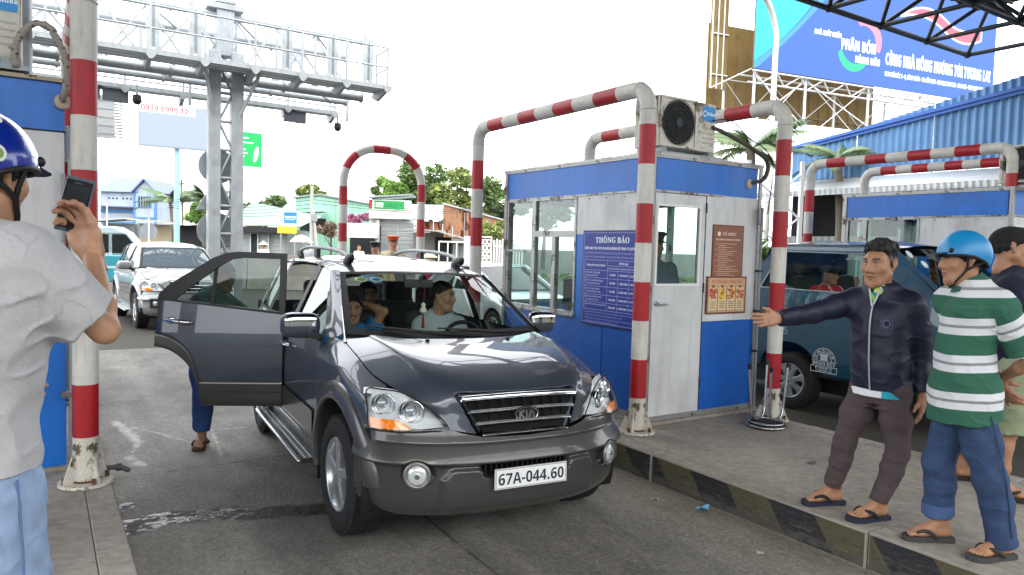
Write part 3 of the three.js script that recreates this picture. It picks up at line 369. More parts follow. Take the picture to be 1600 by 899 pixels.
// ---------------------------------------------------------------- canopy over the toll lanes
{
  const o = thing('toll_canopy', 'dark steel canopy roof on a lattice of tubes over the toll lanes', 'canopy roof', [0, 8.0, 0]);
  const X0 = -16.0, X1 = 23.6, Z0 = 7.0, Z1 = -11.35, st = 2.3, nx = Math.round((X1 - X0) / st), nz = Math.round((Z0 - Z1) / st), sx = (X1 - X0) / nx, sz = (Z0 - Z1) / nz, hT = 1.15;
  const bt = (i, k) => [X1 - i * sx, 0, Z1 + k * sz], tp = (i, k) => [X1 - (i + 0.5) * sx, hT, Z1 + (k + 0.5) * sz], steel = S(0x3d4348, 0.55, 0.3), rest = [];
  const put = (a, b, r, i, k) => { if (i < 5 && k < 3) part(o, 'truss_tube', cyl(a, b, r, r, 8), steel); else rest.push(cyl(a, b, r, r, 5, true)); };
  for (let i = 0; i <= nx; i++) for (let k = 0; k <= nz; k++) {
    if (i < nx) put(bt(i, k), bt(i + 1, k), 0.075, i, k); if (k < nz) put(bt(i, k), bt(i, k + 1), 0.065, i, k);
    if (i < nx && k < nz) { if (i < nx - 1) put(tp(i, k), tp(i + 1, k), 0.068, i, k); if (k < nz - 1) put(tp(i, k), tp(i, k + 1), 0.04, i, k); for (const [a, c] of [[0, 0], [1, 0], [0, 1], [1, 1]]) put(bt(i + a, k + c), tp(i, k), 0.056, i, k); }
    if (i < 5 && k < 3) part(o, 'truss_node', tr(new THREE.SphereGeometry(0.1, 10, 8), ...bt(i, k)), steel);
  }
  part(o, 'truss_lattice', rest, steel).userData.kind = 'stuff';
  const roofM = S(0x2b2e31, 0.7, 0.1);
  part(o, 'roof_sheet', gridSurf((u, v) => { const x = mix(X0 - 0.3, X1 + 0.25, u); return [x, hT + 0.16 + (Math.round(u * 340) % 4 < 2 ? 0.03 : 0), mix(Z1 + 0.1, Z0, v)]; }, 340, 1), roofM);
  part(o, 'roof_top', BB(X0 - 0.3, hT + 0.24, Z1 + 0.1, X1 + 0.25, hT + 0.3, Z0), roofM);
  part(o, 'purlin', Array.from({ length: nz + 1 }, (_, k) => BB(X0, hT + 0.05, Z1 + (k + 0.5) * sz - 0.03, X1, hT + 0.158, Z1 + (k + 0.5) * sz + 0.03)), steel);
  for (const [x, z] of [[-0.16, -6.9], [-0.6, 6.5], [20.5, 6.5]]) part(o, 'column', [cyl([x, KH - 8.0, z], [x, -0.02, z], 0.11, 0.11, 20)], M.galv);
}
// ---------------------------------------------------------------- galvanised gantry across the lanes
{
  const o = thing('toll_gantry', 'galvanised steel gantry with walkways spanning the lanes ahead', 'gantry', [4.05, 0, -20.2]), ox = -4.05, oz = 20.2;
  const A = (x, y, z) => [x + ox, y, z + oz], XL = -13, XR = 8.05, g = S(0xb0b6b9, 0.5, 0.3, { map: rept(T.dirt, 0.8) }), lightM = S(0xb9bfc2, 0.5, 0.25, { map: rept(T.dirt, 0.8) }), dk = S(0xb2b8bb, 0.55, 0.25);
  // twin column with lattice
  for (const [x, w] of [[3.72, 0.3], [4.28, 0.3]]) part(o, 'column_leg', B(w, 6.6, 0.32, x + ox, 3.3, -20.0 + oz, { r: 0.02 }), g);
  for (let i = 0; i < 8; i++) { const y = 0.5 + i * 0.72; part(o, 'column_brace', cyl(A(3.85, y, -19.93), A(4.15, y, -19.93), 0.04, 0.04, 10), g); part(o, 'column_brace', cyl(A(i % 2 ? 4.15 : 3.85, y + 0.04, -19.95), A(i % 2 ? 3.85 : 4.15, y + 0.68, -19.95), 0.033, 0.033, 10), g); }
  part(o, 'column_head', [B(0.9, 0.14, 0.5, 4 + ox, 7.75, -20.2 + oz), B(0.42, 1.25, 0.4, 4 + ox, 7.15, -20.2 + oz), B(0.5, 0.08, 0.5, 4 + ox, 7.88, -20.2 + oz)], g);
  for (const x of [3.4, 4.72]) part(o, 'knee_brace', cyl(A(x < 4 ? 3.7 : 4.3, 4.9, -19.9), A(x, 6.05, -19.4), 0.045, 0.045, 10), dk);
  // four chords and their web
  for (const [y, z, r] of [[7.56, -20.2, 0.085], [7.38, -21.5, 0.13], [5.98, -20.2, 0.12], [6.05, -21.5, 0.1]]) part(o, 'chord_pipe', [cyl(A(XL, y, z), A(XR - 0.3, y, z), r, r, 16), cyl(A(XR - 0.32, y, z), A(XR - 0.28, y, z), r * 1.3, r * 1.3, 16), ...[0.3, 2.7, 5.5].map(x => cyl(A(x, y, z), A(x + 0.06, y, z), r * 1.35, r * 1.35, 16))], lightM);
  let i = 0; for (let x = XL + 0.5; x < XR - 0.9; x += 1.05, i++) {
    part(o, 'web_bar', bar(A(x, i % 2 ? 7.5 : 6.05, -20.2), A(x + 1.05, i % 2 ? 6.05 : 7.5, -20.2), 0.06, 0.06), lightM); part(o, 'web_bar', bar(A(x, i % 2 ? 6.05 : 7.5, -20.26), A(x + 1.05, i % 2 ? 7.5 : 6.05, -20.26), 0.045, 0.045), lightM); part(o, 'web_bar', bar(A(x, 6.0, -20.2), A(x, 7.5, -20.2), 0.055, 0.055), lightM); part(o, 'web_bar', bar(A(x, i % 2 ? 6.1 : 7.35, -21.5), A(x + 1.05, i % 2 ? 7.35 : 6.1, -21.5), 0.06, 0.06), lightM);
    if (i % 2 === 0) { part(o, 'cross_bar', bar(A(x, 6.0, -20.2), A(x + 0.9, 6.03, -21.5), 0.06, 0.06), dk); part(o, 'cross_bar', bar(A(x, 7.55, -20.2), A(x + 0.9, 7.38, -21.5), 0.06, 0.06), dk); part(o, 'cross_bar', B(0.09, 1.4, 0.09, x + ox, 6.75, -21.5 + oz), dk); }
  }
  // walkways: planks, brackets, railing
  const walk = (z, y, w, xr, railH, n) => {
    for (let k = 0; k < 3; k++) part(o, 'walkway_plank', BB(XL + ox, y, z + oz - k * w / 3, xr + ox, y + 0.035, z + oz - (k + 1) * w / 3 + 0.03), dk);
    part(o, 'walkway_edge', [BB(XL + ox, y - 0.03, z + oz + 0.01, xr + ox, y + 0.09, z + oz + 0.03)], lightM);
    for (let x = xr - 0.05; x > XL; x -= n) {
      part(o, 'bracket', tr(prism([[-0.02, y - 0.005], [w + 0.15, y - 0.005], [w + 0.15, y - 0.09], [w * 0.75, y - 0.24], [-0.02, y - 0.06]], 0.1).rotateY(Math.PI / 2), x + ox - 0.05, 0, z + oz), dk);
      part(o, 'bracket_plate', tr(prism([[-0.13, 0], [0.13, 0], [0.1, -0.12], [0.03, -0.2], [-0.03, -0.2], [-0.1, -0.12]], 0.016), x + ox, y + 0.06, z + oz + 0.034), lightM);
      part(o, 'rail_post', bar(A(x, y + 0.09, z), A(x, y + railH, z), 0.05, 0.05), lightM);
    }
    for (const h of [railH, railH * 0.52]) part(o, 'hand_rail', [cyl(A(XL, y + h, z), A(xr, y + h, z), 0.024, 0.024, 8), cyl(A(xr, y + h, z), A(xr, y + h, z - w), 0.024, 0.024, 8)], lightM);
    part(o, 'rail_post', bar(A(xr, y + 0.09, z - w), A(xr, y + railH, z - w), 0.05, 0.05), lightM);
  };
  walk(-19.0, 6.08, 0.95, 8.1, 1.1, 1.18); walk(-22.3, 5.8, 0.6, 7.75, 0.42, 1.45);
  // tall channel posts that carry the lane signs
  for (const x of [-2.6, -0.4, 2.28, 3.22, 5.46, 6.68, 7.7]) part(o, 'sign_post', [BB(x + ox - 0.16, 6.28, oz - 19.5, x + ox - 0.05, 7.58, oz - 19.62), BB(x + ox + 0.02, 6.28, oz - 19.5, x + ox + 0.12, 7.5, oz - 19.62), BB(x + ox - 0.05, 6.35, oz - 19.56, x + ox + 0.02, 7.4, oz - 19.6)], lightM);
  part(o, 'hanger', [BB(3.95, 5.6, oz - 22.05, 4.02, 6.3, oz - 22.2), BB(-0.6, 5.5, oz - 22.05, -0.53, 6.3, oz - 22.2)], lightM);
}
{ const cam = (x, y, z, l) => { const o = thing('security_camera', l, 'camera', [x, y, z], 0, null); part(o, 'dome', [tr(new THREE.SphereGeometry(0.11, 16, 10, 0, 6.3, Math.PI / 2, Math.PI / 2), 0, -0.08, 0), cyl([0, -0.08, 0], [0, 0.06, 0], 0.115, 0.1, 16)], M.dark); part(o, 'mount', cyl([0, 0.06, 0], [0, 0.32, 0], 0.03, 0.03, 8), M.galv); };
  cam(7.8, 5.46, -22.3, 'dark dome camera hanging under the right end of the gantry'); cam(2.1, 5.42, -21.4, 'pale dome camera hanging from the gantry left of the column');
  const sb = (x, w, l) => { const o = thing('lane_signal', l, 'signal box', [x, 5.5, -22.45]); part(o, 'housing', [B(w * 0.48, 0.36, 0.14, -w * 0.26, 0.1, 0, { r: 0.01 }), B(w * 0.48, 0.34, 0.14, w * 0.26, 0.08, 0, { r: 0.01 })], S(0x585c63, 0.6)); part(o, 'mount', [BB(-0.04, 0.2, -0.05, 0.04, 0.34, 0.05)], M.galv); };
  sb(6.5, 0.66, 'grey twin signal box hanging below the right half of the gantry'); sb(1.35, 1.3, 'dark signal box hanging below the gantry beside the striped pole'); }
// round road signs seen from behind
const signBack = S(0x9fa6ab, 0.5, 0.4, { map: T.dirt });
function signDisc(l, x, y, z, r, pole) { const o = thing('road_sign', l, 'road sign', [x, 0, z], 0, 'backs of road signs beside the gantry'); part(o, 'disc', tr(new THREE.CylinderGeometry(r, r, 0.02, 40).rotateX(Math.PI / 2), 0, y, 0), signBack); if (pole) part(o, 'pole', cyl([0, 0, 0.07], [0, pole, 0.07], 0.04, 0.04, 10), M.whitePaint); return o; }
signDisc('topmost grey sign back beside the gantry column', 3.86, 3.70, -20.3, 0.46, 0); signDisc('lowest grey sign back beside the gantry column', 3.85, 2.02, -20.3, 0.48, 0);
{ const o = thing('road_sign', 'triangular grey sign back between the two round ones by the gantry column', 'road sign', [3.86, 2.85, -20.27]); part(o, 'plate', tr(prism([[-0.52, -0.3], [0.52, -0.3], [0, 0.58]], 0.02, { bevel: 0.008 }), 0, 0, 0), signBack); }
{ const o = signDisc('white post with two grey sign discs beyond the silver car', 3.55, 2.02, -32, 0.32, 2.55); part(o, 'disc', tr(new THREE.CylinderGeometry(0.31, 0.31, 0.02, 40).rotateX(Math.PI / 2), -0.03, 1.3, 0), signBack); }
// ---------------------------------------------------------------- billboards
const bbTex = canvasTex(2048, 860, (c, w, h) => {
  c.fillStyle = '#2d58a0'; c.fillRect(0, 0, w, h); c.fillStyle = '#27a6d2'; c.beginPath(); c.moveTo(0, h - 40); c.quadraticCurveTo(430, h - 330, 700, 0); c.lineTo(330, 0); c.quadraticCurveTo(160, 300, 0, 400); c.fill(); c.fillStyle = '#3a86c6'; c.beginPath(); c.moveTo(760, 0); c.quadraticCurveTo(640, 350, 40, h - 20); c.lineTo(0, h); c.lineTo(0, h - 36); c.quadraticCurveTo(460, h - 350, 720, 0); c.fill();
  c.fillStyle = '#376bb2'; c.fillRect(700, 0, 240, 300); c.fillStyle = '#e2566c'; c.beginPath(); c.moveTo(1140, 400); c.quadraticCurveTo(1350, 250, 1560, 370); c.quadraticCurveTo(1720, 460, 1900, 360); c.lineTo(1900, 450); c.quadraticCurveTo(1720, 540, 1530, 430); c.quadraticCurveTo(1350, 330, 1140, 400); c.fill(); c.strokeStyle = '#f4f4f4'; c.lineWidth = 12; c.stroke();
  c.fillStyle = '#f07a8c'; c.beginPath(); c.arc(860, 590, 130, -2.2, 0.5); c.arc(838, 606, 104, 0.35, -1.9, true); c.fill(); c.fillStyle = '#14a67a'; c.beginPath(); c.arc(760, 660, 130, 0.5, 2.9); c.arc(775, 620, 122, 2.8, 0.7, true); c.fill();
  c.fillStyle = '#ffffff'; c.textBaseline = 'middle'; const t = (s, x, y, f, mw) => { c.font = `bold ${f}px sans-serif`; c.fillText(s, x, y, mw); c.strokeStyle = '#fff'; c.lineWidth = f / 22; c.strokeText(s, x, y, mw); };
  t('NHÀ XUẤT KHẨU', 440, 590, 38, 215); t('PHÂN BÓN', 655, 634, 84, 290); t('HÀNG ĐẦU', 775, 712, 54, 210); t('CÙNG NHÀ NÔNG HƯỚNG TỚI TƯƠNG LAI', 1030, 678, 96, 985); t('KCN TRÀ NÓC 1 - Q. BÌNH THỦY - TP. CẦN THƠ - ĐT: 0292 3841 299 - 3841 052 - FAX: 0292 3841 053', 1030, 770, 38, 960);
});
{
  const o = thing('billboard', 'huge blue fertiliser billboard on white lattice towers behind the booths', 'billboard', [0, 0, 0]), a = new THREE.Vector3(37.66, 13.6, -30.06), e = new THREE.Vector3();
  // left bottom corner and a heading; the board runs away to the right
  const hx = Math.cos(-0.176), hz = Math.sin(-0.176); o.position.set(37.1, 0, -30.4); o.rotation.y = -0.174; // local x runs along the board
  const y0 = 13.3, L = 22.3, Hh = 9.3, w = S(0xd6d9da, 0.5, 0.2), back = S(0x8f7848, 0.8, 0, { map: rept(T.dirt, 0.3) });
  const bg = new THREE.PlaneGeometry(L, Hh); bg.userData.uv = 1; part(o, 'printed_sheet', tr(bg, L / 2, y0 + Hh / 2, 0.06), S(0xffffff, 0.6, 0, { map: bbTex })); part(o, 'backing', BB(0, y0 + 0.02, -0.06, L, y0 + Hh, 0.05), S(0x6d5a3c, 0.8));
  part(o, 'bottom_truss', [cyl([0, y0 - 0.1, 0], [L, y0 - 0.1, 0], 0.06, 0.06, 6), cyl([0, y0 - 0.75, -0.4], [L, y0 - 0.75, -0.4], 0.06, 0.06, 6), cyl([0, y0 - 0.1, -1.4], [L, y0 - 0.1, -1.4], 0.06, 0.06, 6)], w);
  for (let k = 0; k < 23; k++) part(o, 'truss_bar', cyl([k * L / 23, y0 - (k % 2 ? 0.75 : 0.1), k % 2 ? -0.4 : 0], [(k + 1) * L / 23, y0 - (k % 2 ? 0.1 : 0.75), k % 2 ? 0 : -0.4], 0.045, 0.045, 6), w);
  // rear board set at an angle, seen from its tan back
  part(o, 'rear_board', [BB(-1.35, y0 - 0.9, -2.6, 0.0, y0 + Hh, -2.5)].map(g => g), back);
  for (const x of [-1.3, -0.85, -0.4]) part(o, 'rear_frame', cyl([x, y0 - 0.9, -2.42], [x, y0 + Hh, -2.42], 0.05, 0.05, 6), w); for (let k = 0; k < 4; k++) part(o, 'rear_frame', cyl([-1.35, y0 + k * 2.6, -2.42], [0, y0 + k * 2.6, -2.42], 0.05, 0.05, 6), w);
  part(o, 'rear_board', BB(0.0, y0 - 2.0, -4.6, 15.5, y0 + 4, -4.5), back); for (let x = 0.6; x < 15; x += 0.95) part(o, 'rear_frame', cyl([x, y0 - 2.0, -4.42], [x, y0 + 2, -4.42], 0.045, 0.045, 5), S(0x7a6a4a, 0.7)); part(o, 'rear_frame', [cyl([0, y0 - 2.0, -4.42], [15.5, y0 - 2.0, -4.42], 0.05, 0.05, 5), cyl([0, y0 - 1.6, -4.42], [15.5, y0 - 1.6, -4.42], 0.05, 0.05, 5)], S(0x7a6a4a, 0.7));
  for (const tx of [0.4, 4.6, 10.2, 15.2, 20.6]) for (const z of [-0.3, -3.2]) part(o, 'tower_leg', cyl([tx, 0, z], [tx, y0 - 0.1, z], 0.1, 0.085, 8), w);
  for (const [x0, x1] of [[0.4, 4.6], [4.6, 10.2], [10.2, 15.2], [15.2, 20.6]]) for (const z of [-0.3, -3.2]) for (let k = 0; k < 3; k++) { const ya = 1 + k * 4.1, yb = ya + 4.1; part(o, 'tower_brace', cyl([x0, ya, z], [x1, yb, z], 0.03, 0.03, 5), w); part(o, 'tower_brace', cyl([x1, ya, z], [x0, yb, z], 0.03, 0.03, 5), w); part(o, 'tower_brace', cyl([x0, yb, z], [x1, yb, z], 0.035, 0.035, 5), w); }
  for (const [a2, b2] of [[[-1.3, y0 + 5.2, -2.5], [0, y0 + 6.2, -0.1]], [[-1.3, y0 - 0.9, -2.4], [0, y0, -0.1]], [[0.4, y0 - 0.2, -0.3], [4.6, y0 - 3.2, -0.3]], [[4.6, y0 - 0.2, -0.3], [0.4, y0 - 3.2, -0.3]], [[4.6, y0 - 0.2, -0.3], [10.2, y0 - 2.6, -0.3]]]) part(o, 'tower_brace', cyl(a2, b2, 0.045, 0.045, 6), w);
}
{ // street lamp rising in front of the board
  const o = thing('street_lamp', 'white street lamp post curving up in front of the blue billboard', 'street lamp', [25.2, 0, -19.6]); part(o, 'pole', tube([[0, 0, 0], [0.03, 5, 0], [0.06, 9.6, 0], [0.02, 10.9, 0], [-0.6, 11.9, 0.05], [-1.7, 12.5, 0.1]], 0.11, 60, 8), M.whitePaint); part(o, 'lamp_head', B(0.9, 0.12, 0.28, -2.1, 12.55, 0.1, { r: 0.05 }), M.galv);
}
const greyBB = canvasTex(1024, 512, (c, w, h) => { c.fillStyle = '#8f99a8'; c.fillRect(0, 0, w, h); c.fillStyle = '#f4f1f0'; c.fillRect(0, 0, w * 0.69, h * 0.21); c.fillStyle = '#b0343c'; c.font = 'bold 100px sans-serif'; c.textBaseline = 'middle'; c.fillText('0939 9999 12', 16, h * 0.108, w * 0.66); c.fillStyle = '#6b6b70'; c.font = '16px sans-serif'; });
{
  const o = thing('billboard', 'grey billboard on a pale blue mast with red phone number 0939 9999 12', 'billboard', [6.03, 0, -60], 0.0); const g = new THREE.PlaneGeometry(5.5, 3.05); g.userData.uv = 1; part(o, 'printed_sheet', tr(g, 2.75, 10.1, 0.12), S(0xffffff, 0.7, 0, { map: greyBB })); part(o, 'frame', [BB(-0.05, 8.5, -0.2, 5.55, 11.7, 0.1)], M.galv); part(o, 'mast', cyl([2.6, 0, -0.4], [2.6, 8.6, -0.4], 0.22, 0.2, 14), S(0x8fb9d0, 0.5)); for (let k = 0; k < 16; k++) part(o, 'rung', B(0.18, 0.05, 0.08, -0.14, 8.5 + k * 0.2, 0), M.galv);
  const q = thing('billboard', 'green billboard sheet showing behind the gantry column', 'billboard', [12.9, 0, -60], 0.1), gt = canvasTex(256, 320, (c, w, h) => { c.fillStyle = '#14a352'; c.fillRect(0, 0, w, h); c.fillStyle = '#e8f6ee'; c.fillRect(0, 0, w, 26); c.font = 'bold 40px sans-serif'; for (const [y, l] of [[70, 120], [110, 160], [170, 90], [200, 110], [230, 80]]) c.fillRect(24, y, l, 10); c.beginPath(); c.ellipse(205, 210, 20, 70, 0.2, 0, 7); c.fill(); });
  const g2 = new THREE.PlaneGeometry(2.3, 2.9); g2.userData.uv = 1; part(q, 'printed_sheet', tr(g2, 0.75, 9.05, 0.1), S(0xffffff, 0.7, 0, { map: gt })); part(q, 'frame', BB(-0.4, 7.6, -0.1, 1.9, 10.5, 0.08), M.galv); part(q, 'mast', cyl([0.4, 0, -0.2], [0.4, 7.7, -0.2], 0.18, 0.16, 12), M.galv);
const t = thing('lane_sign', 'white back of a lane sign hanging from the gantry beside the striped pole', 'sign', [1.05, 4.42, -22.5]); part(t, 'panel', BB(-1.1, 0, 0, 0.62, 1.12, 0.1), S(0xd9dcdd, 0.6)); for (let k = 0; k < 14; k++) part(t, 'louvre', BB(0.625, 0.04 + k * 0.078, 0, 0.8, 0.075 + k * 0.078, 0.09), S(0xb4b9bc, 0.6)); for (let k = 0; k < 5; k++) part(t, 'rib', BB(-1.08, 0.1 + k * 0.22, 0.1, 0.58, 0.125 + k * 0.22, 0.115), S(0xc5c9cb, 0.6)); part(t, 'hanger', BB(0.1, 1.12, 0.02, 0.16, 1.4, 0.08), M.galv);
}
// ---------------------------------------------------------------- blue corrugated hall and its white awning on the right
const corrug = (x0, y0, x1, y1, z, n, amp, topf) => gridSurf((u, v) => { const x = mix(x0, x1, u); return [x, mix(y0, topf ? topf(x) : y1, v), z + amp * (Math.round(u * n * 4) % 4 < 2 ? 1 : -1)]; }, n * 4, 1);
{
  const o = thing('corrugated_hall', 'blue corrugated iron gable rising over the far booth', 'building', [24, 0, -14], -Math.PI / 2), bl = S(0x6a97c6, 0.55, 0.1, { map: rept(T.dirt, 0.4) });
  // local x runs along the lane towards the camera side; local z faces the lanes
  const rise = x => 5.78 + clamp((x + 3.6) / 7.6, 0, 1.4) * 1.42;
  for (let k = 0; k < 6; k++) part(o, 'wall_sheet', corrug(-3.6 + k * 2.6, 4.6, -1.02 + k * 2.6, 0, 0.004 * (k % 2), 11, 0.03, x => rise(x)), bl);
  part(o, 'roof_edge', [bar([-3.8, 5.82, 0.06], [-3.6 + 15.6, rise(12) + 0.06, 0.06], 0.25, 0.1), bar([-3.8, 5.74, 0.1], [12, rise(12) - 0.02, 0.1], 0.04, 0.16)], S(0x2f62b4, 0.5)); part(o, 'wall', [BB(-3.6, 0, -6, 12, 4.55, -0.1), BB(-3.6, 4.55, -6, -3.5, 5.7, -0.1)], S(0x23211f, 0.9)); part(o, 'lower_sheet', corrug(-3.9, 0, 12, 2.5, 0.35, 60, 0.03), S(0xa4a8a6, 0.5, 0.4, { map: T.dirt }));
  for (let k = 0; k < 5; k++) part(o, 'post', [BB(-2.6 + k * 2.3, 2.5, 0.3, -2.45 + k * 2.3, 4.2, 0.42)], S(0xb3a27a, 0.7));
  part(o, 'dark_screen', BB(-2.9, 2.5, 0.05, 1.2, 3.5, 0.12), S(0x141417, 0.9));
  const aw = S(0xd3d7d8, 0.45, 0.3, { map: T.dirt }); const lift = x => 4.42 + 0.0 * x;
  part(o, 'awning', gridSurf((u, v) => { const x = mix(-4.6, 11, u), q = Math.round(u * 640) % 4 < 2 ? 0.03 : 0; return [x, 4.55 - 0.42 * v - 0.5 * Math.max(0, v - 0.7) ** 2 * 3 + q * 0.7, 0.1 + 1.6 * v]; }, 640, 8), aw); part(o, 'awning_lip', corrug(-4.6, 3.86, 11, 4.05, 1.72, 80, 0.025), aw);
  part(o, 'awning_frame', Array.from({ length: 9 }, (_, k) => bar([-4.4 + k * 1.9, 3.95, 1.6], [-4.4 + k * 1.9, 4.3, 0.1], 0.05, 0.05)), M.darksteel);
}
{ // white cross-braced gate behind the second hoop
  const o = thing('lattice_gate', 'white lattice gate with diagonal braces seen behind the striped pole', 'gate', [17.9, 0, -14.6], -0.6); for (let k = 0; k < 3; k++) { part(o, 'brace', bar([0, 0.3 + k * 1.3, 0], [1.5, 1.6 + k * 1.3, 0], 0.09, 0.04), M.white); part(o, 'brace', bar([1.5, 0.3 + k * 1.3, 0.05], [0, 1.6 + k * 1.3, 0.05], 0.09, 0.04), M.white); } part(o, 'post', [BB(-0.1, 0, -0.05, 0, 4.6, 0.1)], M.white); part(o, 'post', BB(1.5, 0, -0.05, 1.6, 4.6, 0.1), M.white);
}
// ---------------------------------------------------------------- unseen dark slope added behind the viewpoint to darken reflections
{ const o = new THREE.Group(); o.name = 'added_dark_bank'; o.userData.kind = 'structure'; scene.add(o);
  part(o, 'added_slope', gridSurf((u, v) => { const a = mix(0.15, 2.95, u), R = 34 + 6 * v; return [4 + R * Math.cos(a) * 1.5, (7.5 + 2.5 * fbm(u * 14, 3, 3, 5)) * Math.sqrt(v) - 0.1, R * Math.sin(a)]; }, 60, 8), S(0x3d4433, 0.95)); }
// ---------------------------------------------------------------- sport utility vehicles: local z forward, x to the car's left
const carPaint = (c, m = 0.55) => P(c, 0.42, m, { clearcoat: 1, clearcoatRoughness: 0.012 });
const glassM = { clear: P(0xdfeae6, 0.02, 0, { transmission: 1, thickness: 0, ior: 1.5 }), tint: P(0xc4cecb, 0.02, 0, { transmission: 1, thickness: 0, ior: 1.5 }), dark: P(0x3a4244, 0.02, 0, { transmission: 1, thickness: 0, ior: 1.5 }), lamp: P(0xf8fbfc, 0.03, 0, { transmission: 1, thickness: 0, ior: 1.45 }), amber: P(0xff8a14, 0.12, 0, { clearcoat: 1 }) };
const tyreMat = S(0x17171a, 0.82, 0, { bumpMap: T.fine, bumpScale: 0.001 }), alloy = S(0xbcc0c4, 0.3, 0.75), lining = S(0x1b1c1e, 0.9), seatM = S(0x3b3a38, 0.9, 0, { bumpMap: T.weave, bumpScale: 0.001 });
function wheelParts(o, x, y, z, R, w, side, steer, style = 5, rimM = alloy) {
  const place = g => tr(g, 0, 0, 0, 0, steer).translate(x, y, z), ax = g => { g.rotateZ(side > 0 ? -Math.PI / 2 : Math.PI / 2); return place(g); }, r = R * 0.625;
  const t = part(o, 'wheel', ax(lathe([[r, -w * 0.42], [r + 0.02, -w * 0.5], [R - 0.05, -w * 0.5], [R - 0.012, -w * 0.4], [R, -w * 0.3], [R, w * 0.3], [R - 0.012, w * 0.4], [R - 0.05, w * 0.5], [r + 0.02, w * 0.5], [r + 0.004, w * 0.44], [r, w * 0.3]], 56)), tyreMat);
  const tread = []; for (let i = 0; i < 60; i++) for (const [c, ww, s] of [[-0.34, 0.13, 0.5], [-0.12, 0.14, -0.4], [0.12, 0.14, 0.4], [0.34, 0.13, -0.5]]) { const g = new THREE.BoxGeometry(0.016, w * ww * 1.25, 2 * Math.PI * R / 60 * 0.62); g.rotateX(s * 0.5); g.translate(R - 0.004 - (Math.abs(c) > 0.3 ? 0.006 : 0), c * w, 0); g.rotateY((i + (c > 0 ? 0.5 : 0)) * Math.PI / 30); tread.push(ax(g)); }
  part(t, 'tread', tread, tyreMat).userData.kind = 'stuff';
  part(t, 'rim', [ax(lathe([[r, w * 0.42], [r - 0.006, w * 0.46], [r - 0.022, w * 0.44], [r - 0.03, w * 0.3], [r - 0.045, -w * 0.1], [r - 0.045, -w * 0.4]], 48))], rimM);
  const sp = [], n = style; for (let i = 0; i < n; i++) { const g = prism([[-0.03, 0.03], [0.03, 0.03], [0.032, r - 0.07], [0.055, r - 0.014], [-0.055, r - 0.014], [-0.032, r - 0.07]], 0.035, { bevel: 0.009 }); g.rotateX(Math.PI / 2); g.translate(0, w * 0.40, 0); g.rotateY(i * 2 * Math.PI / n + 0.3); sp.push(ax(g)); }
  for (const g of sp) part(t, 'spoke', g, rimM); part(t, 'hub', [ax(lathe([[0, w * 0.45], [0.034, w * 0.45], [0.045, w * 0.4], [0.062, w * 0.38], [0.066, w * 0.2], [0, w * 0.2]], 24)), ...Array.from({ length: 5 }, (_, i) => { const g = new THREE.CylinderGeometry(0.009, 0.009, 0.02, 6); g.translate(0.052, w * 0.39, 0); g.rotateY(i * 1.2566); return ax(g); })], rimM);
  part(t, 'brake', [ax(lathe([[0, w * 0.02], [r * 0.72, w * 0.02], [r * 0.72, w * 0.06], [0, w * 0.06]], 32))], S(0x55585a, 0.5, 0.7)); return t;
}
const flipX = g => { const c = g.clone(); c.userData.uv = g.userData.uv; c.scale(-1, 1, 1); const ix = c.index; for (let i = 0; i < ix.count; i += 3) { const a = ix.getX(i); ix.setX(i, ix.getX(i + 1)); ix.setX(i + 1, a); } c.computeVertexNormals(); return c; };
